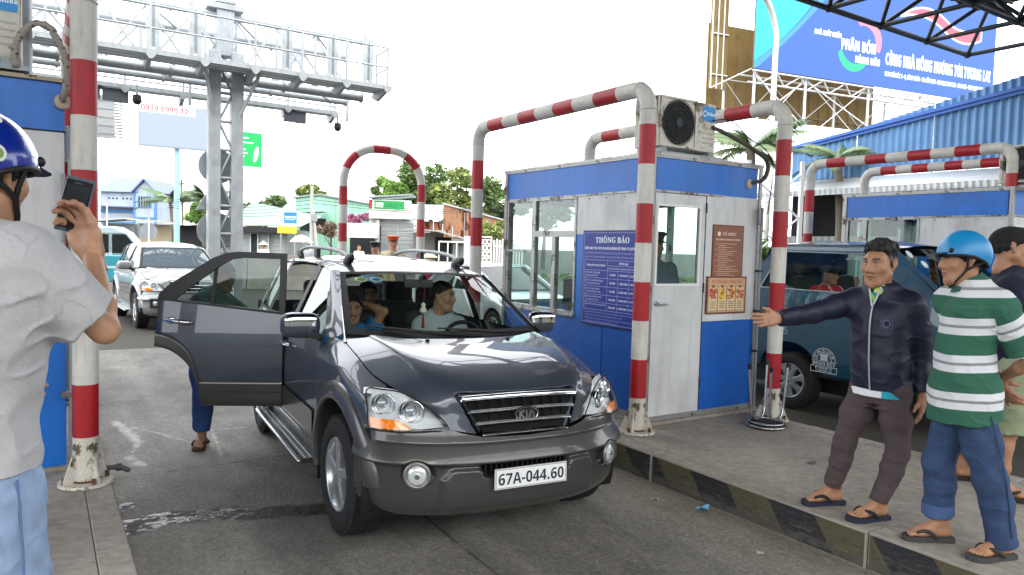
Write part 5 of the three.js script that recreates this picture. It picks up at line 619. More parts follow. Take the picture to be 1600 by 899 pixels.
  part(d, 'cladding', [gridSurf((a, v) => { const u = mix(-0.001, 0.633, a), y = mix(0.46, 0.665, v), lo = yb(Math.min(u, 0.6179)); return W(u + 0.02 * (v - 0.5) * (a > 0.98 ? 1 : 0), Math.max(y, lo), wOf(y) + 0.013 * Math.sin(Math.min(1, Math.min(v, 1 - v) * 12) * 1.57)); }, 18, 14), gridSurf((a, v) => { const u = 0.618 + 0.347 * Math.pow(a, 1.15), y0 = yb(u), y = y0 + 0.115 * v; return W(u, y, wOf(y) + 0.014 * Math.sin(Math.min(1, Math.min(v + 0.05, 1 - v) * 8) * 1.57)); }, 30, 10)], clad);
  part(d, 'moulding_groove', gridSurf((a, v) => W(mix(0.01, 0.50, a), mix(0.573, 0.579, v), wOf(0.57) + 0.0145), 4, 1), M.black);
  const flat = (pts, holes, dep, w) => { const g = prism(pts, dep, { holes }); const p = g.attributes.position; for (let i = 0; i < p.count; i++) { const q = W(p.getX(i), p.getY(i), w + p.getZ(i) - Math.max(0, p.getY(i) - 1.25) * 0.10); p.setXYZ(i, ...q); } g.computeVertexNormals(); return g; };
  const glass = [[0.835, 1.30], [0.66, 1.455], [0.50, 1.585], [0.42, 1.632], [0.33, 1.648], [0.045, 1.648], [0.04, 1.222]];
  part(d, 'window_frame', flat([[0.965, 1.296], [0.955, 1.345], [0.88, 1.42], [0.56, 1.64], [0.46, 1.682], [0.38, 1.695], [-0.005, 1.695], [-0.005, 1.20]], [glass], 0.05, -0.06), S(0x1d1f22, 0.45)); part(d, 'pane', flat(glass, null, 0.002, -0.03), glassM.tint); part(d, 'divider', flat([[0.545, 1.262], [0.57, 1.262], [0.55, 1.545], [0.525, 1.56]], null, 0.02, -0.035), M.black);
  part(d, 'handle', [tube([W(0.70, 1.125, 0.03), W(0.73, 1.128, 0.052), W(0.86, 1.14, 0.045), W(0.895, 1.143, 0.012)], 0.0155, 16, 8), (() => { const s = new THREE.SphereGeometry(1, 14, 10).scale(0.04, 0.028, 0.01); return tr(s, ...W(0.845, 1.139, 0.022), 0, Math.PI / 2 - ang); })()].flat(), M.chrome);
  // hanging charm at the mirror
  const ch = thing('hanging_charm', 'white gourd charm with red tassel hanging from the car mirror', 'charm', [0, 0, 0]); ch.position.copy(o.localToWorld(V(0.03, 1.30, 0.33))); o.updateMatrixWorld(); ch.position.copy(o.localToWorld(V(0.03, 1.30, 0.33)));
  part(ch, 'gourd', lathe([[0, 0.055], [0.012, 0.05], [0.02, 0.035], [0.013, 0.02], [0.024, 0.005], [0.03, -0.012], [0.022, -0.03], [0, -0.036]], 18), S(0xe6e2d2, 0.4)); part(ch, 'cord', cyl([0, 0.05, 0], [0.006, 0.21, 0.02], 0.003, 0.003, 5), S(0xa8141c, 0.7)); part(ch, 'tassel', [cyl([0, -0.03, 0], [0, -0.06, 0], 0.006), cyl([0, -0.06, 0], [0, -0.15, 0], 0.008, 0.014, 10)], S(0x9c0f1c, 0.8));
}
// ---------------------------------------------------------------- people: smooth fields of tapered limbs, meshed once per skin or garment
const smin = (a, b, k) => { const h = Math.max(k - Math.abs(a - b), 0) / k; return Math.min(a, b) - h * h * k * 0.25; };
function mesh3(f, b, h, col) {
  const nx = Math.ceil((b[3] - b[0]) / h) + 2, ny = Math.ceil((b[4] - b[1]) / h) + 2, nz = Math.ceil((b[5] - b[2]) / h) + 2, N = nx * ny * nz, g = new Float32Array(N), Q = 5, X = i => b[0] + i * h, Y = j => b[1] + j * h, Z = k => b[2] + k * h, at = (i, j, k) => (k * ny + j) * nx + i;
  for (let K = 0; K < nz; K += Q) for (let J = 0; J < ny; J += Q) for (let I = 0; I < nx; I += Q) {
    const d = f(X(I + (Q - 1) / 2), Y(J + (Q - 1) / 2), Z(K + (Q - 1) / 2)), far = Math.abs(d) > h * Q * 1.5;
    for (let k = K; k < Math.min(K + Q, nz); k++) for (let j = J; j < Math.min(J + Q, ny); j++) for (let i = I; i < Math.min(I + Q, nx); i++) g[at(i, j, k)] = far ? d : f(X(i), Y(j), Z(k));
  }
  const id = new Int32Array(N).fill(-1), pos = [], C = [0, 1, nx, nx + 1, nx * ny, nx * ny + 1, nx * ny + nx, nx * ny + nx + 1], E = [[0, 1], [2, 3], [4, 5], [6, 7], [0, 2], [1, 3], [4, 6], [5, 7], [0, 4], [1, 5], [2, 6], [3, 7]];
  for (let k = 0; k < nz - 1; k++) for (let j = 0; j < ny - 1; j++) for (let i = 0; i < nx - 1; i++) {
    const a = at(i, j, k); let m = 0; for (let c = 0; c < 8; c++) if (g[a + C[c]] < 0) m |= 1 << c; if (m === 0 || m === 255) continue;
    let n = 0, x = 0, y = 0, z = 0; for (const [p, q] of E) { const u = g[a + C[p]], v = g[a + C[q]]; if ((u < 0) === (v < 0)) continue; const t = u / (u - v); n++; x += mix(p & 1, q & 1, t); y += mix(p >> 1 & 1, q >> 1 & 1, t); z += mix(p >> 2, q >> 2, t); }
    id[a] = pos.length / 3; pos.push(X(i) + h * x / n, Y(j) + h * y / n, Z(k) + h * z / n);
  }
  const ix = [], quad = (a, b2, c, d, fl) => { if (a < 0 || b2 < 0 || c < 0 || d < 0) return; fl ? ix.push(a, c, b2, b2, c, d) : ix.push(a, b2, c, b2, d, c); };
  for (let k = 1; k < nz - 1; k++) for (let j = 1; j < ny - 1; j++) for (let i = 1; i < nx - 1; i++) {
    const a = at(i, j, k), s = g[a] < 0; if (s !== g[a + 1] < 0) quad(id[a - nx - nx * ny], id[a - nx * ny], id[a - nx], id[a], !s); if (s !== g[a + nx] < 0) quad(id[a - 1 - nx * ny], id[a - nx * ny], id[a - 1], id[a], s); if (s !== g[a + nx * ny] < 0) quad(id[a - 1 - nx], id[a - nx], id[a - 1], id[a], !s);
  }
  const geo = new THREE.BufferGeometry(), nn = new Float32Array(pos.length), e = h * 0.5; let cc = col ? new Float32Array(pos.length) : null;
  for (let v = 0; v < pos.length; v += 3) { const x = pos[v], y = pos[v + 1], z = pos[v + 2], dx = f(x + e, y, z) - f(x - e, y, z), dy = f(x, y + e, z) - f(x, y - e, z), dz = f(x, y, z + e) - f(x, y, z - e), l = Math.hypot(dx, dy, dz) || 1; nn[v] = dx / l; nn[v + 1] = dy / l; nn[v + 2] = dz / l; if (col) { const c = col(x, y, z); cc[v] = c[0]; cc[v + 1] = c[1]; cc[v + 2] = c[2]; } }
  geo.setAttribute('position', new THREE.Float32BufferAttribute(pos, 3)); geo.setAttribute('normal', new THREE.BufferAttribute(nn, 3)); if (col) geo.setAttribute('color', new THREE.BufferAttribute(cc, 3)); for (let t = 0; t < ix.length; t += 3) { const A = ix[t] * 3, B1 = ix[t + 1] * 3, C1 = ix[t + 2] * 3, ux = pos[B1] - pos[A], uy = pos[B1 + 1] - pos[A + 1], uz = pos[B1 + 2] - pos[A + 2], vx = pos[C1] - pos[A], vy = pos[C1 + 1] - pos[A + 1], vz = pos[C1 + 2] - pos[A + 2]; if ((uy * vz - uz * vy) * (nn[A] + nn[B1] + nn[C1]) + (uz * vx - ux * vz) * (nn[A + 1] + nn[B1 + 1] + nn[C1 + 1]) + (ux * vy - uy * vx) * (nn[A + 2] + nn[B1 + 2] + nn[C1 + 2]) < 0) { const q = ix[t + 1]; ix[t + 1] = ix[t + 2]; ix[t + 2] = q; } }
  geo.setIndex(ix); return geo;
}
function chain(p, k = 0.012) { const n = p.length - 1; return (x, y, z) => { let m = 1e9; for (let i = 0; i < n; i++) { const a = p[i], b = p[i + 1], bx = b[0] - a[0], by = b[1] - a[1], bz = b[2] - a[2], px = x - a[0], py = y - a[1], pz = z - a[2]; let t = (px * bx + py * by + pz * bz) / (bx * bx + by * by + bz * bz + 1e-9); t = t < 0 ? 0 : t > 1 ? 1 : t; const d = Math.hypot(px - bx * t, py - by * t, pz - bz * t) - a[3] - (b[3] - a[3]) * t; m = i ? smin(m, d, k) : d; } return m; }; }
const ell = (cx, cy, cz, rx, ry, rz) => (x, y, z) => { const a = (x - cx) / rx, b = (y - cy) / ry, c = (z - cz) / rz, k0 = Math.hypot(a, b, c), k1 = Math.hypot(a / rx, b / ry, c / rz) || 1e-6; return k0 * (k0 - 1) / k1; };
const uni = (fs, k = 0.03) => (x, y, z) => { let m = fs[0](x, y, z); for (let i = 1; i < fs.length; i++) m = smin(m, fs[i](x, y, z), k); return m; };
const isect = (a, b) => (x, y, z) => Math.max(a(x, y, z), b(x, y, z));
const half3 = (p, n) => { const l = Math.hypot(...n); return (x, y, z) => ((x - p[0]) * n[0] + (y - p[1]) * n[1] + (z - p[2]) * n[2]) / l; };
const fold = (f, amp, fx = 10, fy = 16, fz = 10, sd = 0) => (x, y, z) => { const d = f(x, y, z); if (d > 0.04 || d < -0.03) return d; const a = n3(x * fx + sd, y * fy + 3 * x, z * fz - sd), b = n3(x * fx * 2.3 - sd, y * fy * 2.1 - 5 * x, z * fx * 2.3), c = 1 - Math.abs(n3(x * fx * 1.2 + 7, y * fy * 1.3 + 4 * z, z * fz + sd)) * 2; return d - amp * (0.55 * a + 0.25 * b + 0.45 * Math.max(0, c) ** 2); };
const add = (a, b, k = 1) => a.map((v, i) => v + b[i] * k), lerp3 = (a, b, t) => [0, 1, 2].map(i => mix(a[i], b[i], t)), subv = (a, b) => [a[0] - b[0], a[1] - b[1], a[2] - b[2]];
const face = (phi, k = 1) => [-Math.sin(phi) * k, 0, Math.cos(phi) * k];        // phi: turned to the picture's left from facing the viewer
const leftOf = phi => [Math.cos(phi), 0, Math.sin(phi)];
// torso: stations of [height above the hip line, half width, half depth, forward offset]
const MAN = [[-0.13, 0.12, 0.10, -0.01], [-0.06, 0.155, 0.118, -0.015], [0.02, 0.163, 0.118, -0.005], [0.13, 0.152, 0.115, 0.01], [0.24, 0.158, 0.122, 0.012], [0.36, 0.172, 0.126, 0.006], [0.45, 0.176, 0.112, -0.004], [0.51, 0.15, 0.086, -0.012], [0.56, 0.075, 0.06, -0.008]];
function torsoFn(p, grow = 0, st = MAN, gw = 0) {
  const ax = subv(p.N, p.P), L = Math.hypot(...ax), u = ax.map(v => v / L), k = L / 0.56, n = st.length - 1;
  const A = st.map(s => [s[0] * k, s[1]]), Bq = st.map(s => [s[0] * k, s[2]]), O = st.map(s => [s[0] * k, s[3]]), t0 = A[0][0], t1 = A[n][0];
  return (x, y, z) => { const px = x - p.P[0], py = y - p.P[1], pz = z - p.P[2], tt = px * u[0] + py * u[1] + pz * u[2], t = clamp(tt, t0, t1), q = clamp(t / L, 0, 1), ph = mix(p.yaw0, p.yaw1, q), s = Math.sin(ph), c = Math.cos(ph);
    const rx = px - u[0] * t, ry = py - u[1] * t, rz = pz - u[2] * t, lx = rx * c + rz * s, lz = -rx * s + rz * c - slut(O, t), a = slut(A, t) + grow + gw, b = slut(Bq, t) + grow, e = Math.pow(Math.pow(Math.abs(lx / a), 2.35) + Math.pow(Math.abs(lz / b), 2.35), 1 / 2.35), d = (e - 1) * Math.min(a, b), o = Math.abs(tt - t); return o > 0 ? Math.hypot(Math.max(d, 0), o - 0.02) + Math.min(d, 0) * 0 - (d < 0 ? 0 : 0) : d; };
}
// head, in its own axes: y up, z through the nose
const SK = { mid: [0.42, 0.225, 0.135], tan: [0.36, 0.185, 0.105], lite: [0.52, 0.30, 0.20] };
const skinM = () => P(0xffffff, 0.52, 0, { vertexColors: true, sheen: 0.15, sheenRoughness: 0.5, bumpMap: T.fine, bumpScale: 0.0005 });
const SKM = skinM(), hairM = S(0x0d0b0a, 0.6, 0, { bumpMap: T.fine, bumpScale: 0.003 });
function headGeo(sk, o = {}) {
  const ch = o.chub ?? 0, fs = [ell(0, 0.026, -0.014, 0.077, 0.086, 0.096), ell(0, -0.035, 0.028, 0.058 + ch * 0.5, 0.082, 0.064), chain([[-0.048 - ch, -0.05, 0.0, 0.024], [-0.030, -0.096, 0.048, 0.018], [0, -0.108, 0.064, 0.017], [0.030, -0.096, 0.048, 0.018], [0.048 + ch, -0.05, 0.0, 0.024]], 0.02), ell(-0.043, -0.022, 0.056, 0.024 + ch * 0.4, 0.022, 0.022), ell(0.043, -0.022, 0.056, 0.024 + ch * 0.4, 0.022, 0.022), chain([[-0.045, 0.032, 0.066, 0.012], [-0.015, 0.030, 0.080, 0.012], [0.015, 0.030, 0.080, 0.012], [0.045, 0.032, 0.066, 0.012]])];
  const base = uni(fs, 0.028), nose = uni([chain([[0, 0.018, 0.083, 0.008], [0, -0.012, 0.097, 0.010], [0, -0.030, 0.103, 0.0125]]), ell(-0.014, -0.034, 0.092, 0.010, 0.009, 0.011), ell(0.014, -0.034, 0.092, 0.010, 0.009, 0.011)], 0.01);
  const eyeS = [ell(-0.032, 0.010, 0.088, 0.017, 0.010, 0.016), ell(0.032, 0.010, 0.088, 0.017, 0.010, 0.016)], lidU = [-1, 1].map(s => chain([[s * 0.018, 0.013, 0.080, 0.004], [s * 0.032, 0.0195, 0.082, 0.0045], [s * 0.047, 0.013, 0.072, 0.004]])), lidL = [-1, 1].map(s => chain([[s * 0.018, 0.007, 0.079, 0.004], [s * 0.032, 0.0015, 0.081, 0.004], [s * 0.046, 0.008, 0.072, 0.004]]));
  const up = chain([[-0.023, -0.066, 0.075, 0.004], [-0.008, -0.0605, 0.0865, 0.0065], [0, -0.0615, 0.088, 0.006], [0.008, -0.0605, 0.0865, 0.0065], [0.023, -0.066, 0.075, 0.004]], 0.006), lo = chain([[-0.02, -0.069, 0.075, 0.004], [0, -0.0735, 0.085, 0.0075], [0.02, -0.069, 0.075, 0.004]], 0.006), cut = chain([[-0.024, -0.0665, 0.080, 0.0018], [0, -0.0672, 0.094, 0.0022], [0.024, -0.0665, 0.080, 0.0018]]), op = o.smile ? ell(0, -0.068, 0.088, 0.02, 0.006, 0.012) : null;
  const ears = [-1, 1].map(s => { const a = chain([[s * 0.074, 0.022, -0.008, 0.007], [s * 0.087, 0.026, -0.02, 0.007], [s * 0.089, 0.004, -0.022, 0.0065], [s * 0.079, -0.026, -0.006, 0.0075]], 0.008), b = ell(s * 0.079, 0.002, -0.012, 0.006, 0.024, 0.013); return uni([a, b], 0.008); });
  const neck = chain([[0, -0.05, -0.022, 0.054], [0, -0.13, -0.035, 0.055 + ch * 0.6]]);
  const f = (x, y, z) => { let d = smin(base(x, y, z), nose(x, y, z), 0.016); d = smin(d, neck(x, y, z), 0.03); for (const e of eyeS) d = -smin(-d, e(x, y, z) + 0.001, 0.010); for (const e of lidU) d = smin(d, e(x, y, z), 0.006); for (const e of lidL) d = smin(d, e(x, y, z), 0.006); d = smin(d, up(x, y, z), 0.007); d = smin(d, lo(x, y, z), 0.007); d = Math.max(d, -cut(x, y, z)); if (op) d = Math.max(d, -op(x, y, z)); for (const e of ears) d = smin(d, e(x, y, z), 0.008); return d; };
  const col = (x, y, z) => { let c = sk, m = (a, t) => { c = c.map((v, i) => mix(v, a[i], t)); }; const lp = Math.min(up(x, y, z), lo(x, y, z)); m([sk[0] * 0.86, sk[1] * 0.58, sk[2] * 0.58], sst(0.003, -0.001, lp) * sst(0.06, 0.07, z)); const ax = Math.abs(x), by = 0.031 + 0.08 * (ax - 0.03) - 6 * (ax - 0.03) ** 2; { const lu = Math.min(lidU[0](x, y, z), lidU[1](x, y, z)); m([0.03, 0.02, 0.018], 0.8 * sst(0.0016, 0.0, lu) * sst(0.021, 0.016, y)); } m([0.025, 0.018, 0.015], 0.95 * sst(0.008, 0.0045, Math.abs(y - by)) * sst(0.012, 0.017, ax) * sst(0.054, 0.048, ax) * (z > 0.05 ? 1 : 0)); m([sk[0] * 0.9, sk[1] * 0.72, sk[2] * 0.66], 0.5 * sst(0.03, 0.0, Math.hypot(ax - 0.045, y + 0.02, z - 0.07)) + 0.4 * sst(0.02, 0, Math.hypot(x, y + 0.03, z - 0.105))); if (o.scalp) m([0.02, 0.016, 0.014], o.scalp * sst(-0.006, 0.012, y - (-0.035 + 0.104 * sst(-0.015, 0.055, z)) + 0.004 * n3(x * 120, y * 120, z * 120)) * (ax < 0.082 ? 1 : 0)); const k = 1 + 0.07 * n3(x * 45, y * 45, z * 45) + 0.05 * n3(x * 160, y * 160, z * 160); return c.map(v => v * k); };
  const gs = [mesh3(f, [-0.11, -0.16, -0.125, 0.11, 0.125, 0.125], o.h ?? 0.0042, col)];
  const sph = (x, y, z, r, c, sx = 1, sy = 1, sz = 1) => { const g = new THREE.SphereGeometry(r, 14, 10).scale(sx, sy, sz).translate(x, y, z), a = new Float32Array(g.attributes.position.count * 3); for (let i = 0; i < a.length; i++) a[i] = c[i % 3]; g.setAttribute('color', new THREE.BufferAttribute(a, 3)); return g; };
  const gx = o.gaze ?? 0; for (const s of [-1, 1]) gs.push(sph(s * 0.032, 0.010, 0.071, 0.0125, [0.62, 0.58, 0.53]), sph(s * 0.032 + gx, 0.0105, 0.0785, 0.0058, [0.025, 0.015, 0.012], 1, 1, 0.9)); if (op) gs.push(sph(0, -0.066, 0.077, 0.016, [0.75, 0.72, 0.66], 1, 0.3, 0.4)); return gs;
}
function hairGeo(o = {}) { const c = ell(0, 0.028, -0.016, 0.077, 0.086, 0.096), top = o.top ?? 0.016, side = o.side ?? 0.006, sl = o.slope ?? 0.75, y0 = o.y0 ?? 0.018; const cutY = o.fade ? (z => -0.03 + 0.106 * sst(-0.015, 0.05, z)) : (z => y0 + sl * z); const f = (x, y, z) => { const gw = mix(side, top, o.fade ? sst(0.03, 0.112, y) : sst(0.02, 0.095, y)) + (o.spike ?? 0.004) * n3(x * 75, y * 18, z * 75) + (o.spike ?? 0.004) * 0.9 * n3(x * 170, y * 40, z * 170); return Math.max(c(x, y, z) - gw, (cutY(z) + 0.006 * n3(x * 60, 1, z * 60) - y) / (o.fade ? 1.8 : 1.25)); }; return mesh3(f, [-0.115, -0.1, -0.14, 0.115, 0.17, 0.12], o.h ?? 0.0042); }
// hand: wrist at the origin, fingers along +y, palm facing +z, thumb on the +x side (mirrored by side)
function handGeo(sk, curl, spread = 0.08, thumb = 0.7, h = 0.0034) {
  const F = [], kx = [0.030, 0.010, -0.011, -0.030], ky = [0.088, 0.094, 0.090, 0.080], len = [[0.040, 0.025, 0.020], [0.044, 0.028, 0.021], [0.041, 0.026, 0.021], [0.032, 0.020, 0.018]];
  const palm = uni(kx.map((x, i) => chain([[x * 0.55, 0.0, 0, 0.0165], [x * 0.9, ky[i] * 0.6, 0.001, 0.0145], [x, ky[i], -0.002, 0.0118]])).concat([chain([[0.016, 0.02, 0.006, 0.017], [0.032, 0.045, 0.010, 0.014]]), chain([[-0.024, 0.025, 0.008, 0.014], [-0.028, 0.06, 0.006, 0.012]]), chain([[0, -0.05, 0, 0.023], [0, 0.01, 0, 0.0235]])]), 0.018);
  const nails = []; kx.forEach((x, i) => { const c = Array.isArray(curl) ? curl[i] : curl; let p = [x, ky[i], -0.002], a = c * 0.5, sx = (1.5 - i) * spread; const pts = [[...p, 0.0108]]; len[i].forEach((l, j) => { a += j ? c * [0, 0.75, 0.5][j] : 0; p = [p[0] + l * Math.sin(sx) * Math.cos(a), p[1] + l * Math.cos(a) * Math.cos(sx), p[2] + l * Math.sin(a)]; pts.push([...p, [0.0095, 0.0086, 0.0072][j]]); }); F.push(chain(pts, 0.006)); });
  const tp = [0.034, 0.035, 0.008], td = [Math.sin(thumb), Math.cos(thumb) * 0.9, 0.35], t1 = add(tp, td, 0.038), t2 = add(t1, [td[0] * 0.6, td[1] + 0.25, td[2]], 0.032); F.push(chain([[0.018, 0.012, 0.004, 0.016], [...tp, 0.0138], [...t1, 0.0118], [...t2, 0.0088]], 0.01));
  const f = (x, y, z) => { let d = palm(x, y, z), m = 1e9; for (const q of F) m = Math.min(m, q(x, y, z)); return smin(d, m, 0.009); };
  return mesh3(f, [-0.075, -0.06, -0.06, 0.10, 0.21, 0.11], h, (x, y, z) => { const k = 1 + 0.08 * n3(x * 70, y * 70, z * 70), r = z > 0.006 ? 1.12 : 0.95; return [sk[0] * k * r, sk[1] * k * r * (z > 0.006 ? 1.02 : 0.96), sk[2] * k * r * (z > 0.006 ? 1.05 : 0.95)]; });
}
function orient(g, pos, ydir, zdir, mirror) { const y = V(...ydir).normalize(), z = V(...zdir), x = y.clone().cross(z).normalize(); z.copy(x).cross(y).normalize(); if (mirror) { g.scale(-1, 1, 1); const ix = g.index; for (let i = 0; i < ix.count; i += 3) { const a = ix.getX(i); ix.setX(i, ix.getX(i + 1)); ix.setX(i + 1, a); } const n = g.attributes.normal; } g.applyMatrix4(new THREE.Matrix4().makeBasis(x, y, z).setPosition(...pos)); return g; }
function footGeo(sk) {
  const fs = [chain([[0, 0.11, -0.03, 0.037], [0, 0.045, -0.045, 0.032]]), chain([[0, 0.028, -0.05, 0.027], [0.004, 0.026, 0.03, 0.028], [0, 0.022, 0.10, 0.024]]), chain([[0, 0.10, -0.02, 0.036], [0, 0.062, 0.03, 0.027], [0, 0.036, 0.09, 0.022]]), ell(0.002, 0.022, 0.105, 0.046, 0.020, 0.035)], toes = [[0.029, 0.166, 0.0125], [0.010, 0.170, 0.0095], [-0.007, 0.163, 0.009], [-0.022, 0.153, 0.0085], [-0.035, 0.140, 0.008]].map(([x, z, r]) => chain([[x * 0.9, 0.020, 0.115, r], [x, 0.014, z, r * 0.95]])), b = uni(fs, 0.03);
  return mesh3((x, y, z) => { let m = 1e9; for (const t of toes) m = Math.min(m, t(x, y, z)); return smin(b(x, y, z), m, 0.008); }, [-0.07, -0.01, -0.1, 0.07, 0.16, 0.2], 0.0045, (x, y, z) => { const k = 1 + 0.08 * n3(x * 60, y * 60, z * 60), n = z > 0.155 && y > 0.017 ? 1.2 : 1; return [sk[0] * k * n, sk[1] * k * n, sk[2] * k * n]; });
}
function flipflop(parent, pos, phi, soleC, strapC, mirror) {
  const out = [[-0.034, -0.095], [0.034, -0.095], [0.040, -0.03], [0.043, 0.06], [0.054, 0.13], [0.046, 0.185], [0.02, 0.205], [-0.015, 0.20], [-0.045, 0.175], [-0.056, 0.12], [-0.046, 0.05], [-0.038, -0.03]], c = new THREE.SplineCurve([...out, out[0]].map(p => new THREE.Vector2(...p))), mq = mirror ? -1 : 1, sg = prism(c.getPoints(60).map(p => [p.x * mq, p.y]), 0.021, { bevel: 0.004 }).rotateX(Math.PI / 2);
  const fix = g => tr(g, pos[0], pos[1], pos[2], 0, -phi);
  const s = part(parent, 'sole', fix(sg.translate(0, 0.024, 0)), S(soleC, 0.8)); const m = mirror ? -1 : 1;
  part(parent, 'strap', [[1, 0.05], [-1, -0.05]].flatMap(([k, x]) => tube([[m * 0.018, 0.026, 0.145], [m * 0.016 + x * 0.42, 0.058, 0.118], [x * 0.92, 0.064, 0.072], [x * 1.12, 0.03, 0.02]], 0.010, 16, 7).map(g => fix(g.scale(1, 1, 1)))), S(strapC, 0.7));
}
function bbox(pts, pad) { const b = [9, 9, 9, -9, -9, -9]; for (const p of pts) for (let i = 0; i < 3; i++) { b[i] = Math.min(b[i], p[i] - pad); b[i + 3] = Math.max(b[i + 3], p[i] + pad); } return b; }
function person(label, pos, turn, p) {
  const o = thing('person', label, 'person', pos, turn), sk = p.sk ?? SK.mid, R = p.rad ?? 0.94, gs = [], H = p.h ?? 0.010;
  const skinC = (x, y, z) => { const k = 1 + 0.07 * n3(x * 25, y * 25, z * 25); return [sk[0] * k, sk[1] * k, sk[2] * k]; };
  const arm = a => chain([[...a.S, 0.05 * R], [...lerp3(a.S, a.E, 0.5), 0.045 * R], [...a.E, 0.037 * R], [...lerp3(a.E, a.W, 0.3), 0.039 * R], [...a.W, 0.025 * R]], 0.02), leg = l => chain([[...l.H, 0.085], [...lerp3(l.H, l.K, 0.5), 0.074], [...l.K, 0.052], [...add(lerp3(l.K, l.A, 0.3), face(l.phi, -0.018)), 0.056], [...lerp3(l.K, l.A, 0.7), 0.04], [...l.A, 0.033]], 0.03);
  const nk = p.head.c, parts = [torsoFn(p, -0.012, p.st), chain([[...p.N, 0.06], [...add(nk, [0, -0.06, 0]), 0.052]]), ...(p.arms ?? []).map(arm), ...(p.legs ?? []).map(leg), ...(p.arms ?? []).map(a => chain([[...p.N, 0.05], [...a.S, 0.045]]))];
  const all = [p.P, p.N, ...(p.arms ?? []).flatMap(a => [a.S, a.E, a.W]), ...(p.legs ?? []).flatMap(l => [l.H, l.K, l.A])];
  gs.push(mesh3(uni(parts, 0.025), bbox(all, 0.2), H * 1.1, skinC));
  const hd = p.head, hm = new THREE.Matrix4().makeRotationFromEuler(new THREE.Euler(hd.pitch ?? 0, -hd.phi, hd.roll ?? 0, 'YXZ')).scale(V(hd.s ?? 1, hd.s ?? 1, hd.s ?? 1)).setPosition(...hd.c);
  gs.push(...headGeo(sk, { chub: hd.chub, smile: hd.smile, gaze: hd.gaze, scalp: hd.scalp, h: p.hh }).map(g => g.applyMatrix4(hm)));
  for (const a of p.arms ?? []) if (a.hand) gs.push(orient(handGeo(sk, a.hand.curl ?? 0.3, a.hand.spread, a.hand.thumb), a.W, a.hand.dir, a.hand.palm, a.hand.mirror));
  for (const l of p.legs ?? []) if (l.foot !== false) { const g = footGeo(sk); if (l.mirror) { g.scale(-1, 1, 1); const ix = g.index; for (let i = 0; i < ix.count; i += 3) { const a = ix.getX(i); ix.setX(i, ix.getX(i + 1)); ix.setX(i + 1, a); } } gs.push(tr(g, ...l.F, 0, -l.phi)); }
  part(o, 'body', gs, SKM);
  if (p.hair) part(o, 'hair', hairGeo(p.hair).applyMatrix4(hm), hairM);
  o.userData_hm = hm; return { o, hm, add: (n, gs, m, l) => part(o, n, (Array.isArray(gs) ? gs.flat(3) : [gs]).map(g => g.applyMatrix4(hm)), m, l), cloth: (n, f, m, box, l, col, h) => part(o, n, mesh3(f, box ?? bbox(all, 0.24), h ?? H, col), m, l), all };
}
const sleeve = (S0, E0, W0, t, r0, r1, r2) => { if (t <= 1) { const e = lerp3(S0, E0, t); return isect(chain([[...S0, r0], [...add(e, subv(E0, S0), 0.3), r1]]), half3(e, subv(E0, S0))); } const e = lerp3(E0, W0, t - 1); return isect(chain([[...S0, r0], [...lerp3(S0, E0, 0.5), mix(r0, r1, 0.5)], [...E0, r1], [...lerp3(E0, W0, 0.5), mix(r1, r2, 0.45)], [...add(e, subv(W0, E0), 0.1), r2]], 0.03), half3(e, subv(W0, E0))); };
const pants = (l, t, rs, k = 0.04) => { const e = t <= 1 ? lerp3(l.H, l.K, t) : lerp3(l.K, l.A, t - 1), dir = t <= 1 ? subv(l.K, l.H) : subv(l.A, l.K), pts = [[...l.H, rs[0]], [...lerp3(l.H, l.K, 0.5), rs[1]]]; if (t <= 1) pts.push([...add(e, dir, 0.2), rs[2]]); else pts.push([...l.K, rs[2]], [...add(lerp3(l.K, l.A, 0.35), face(l.phi, -0.012)), rs[3]], [...add(e, dir, 0.15), rs[4]]); return isect(chain(pts, k), half3(e, dir)); };
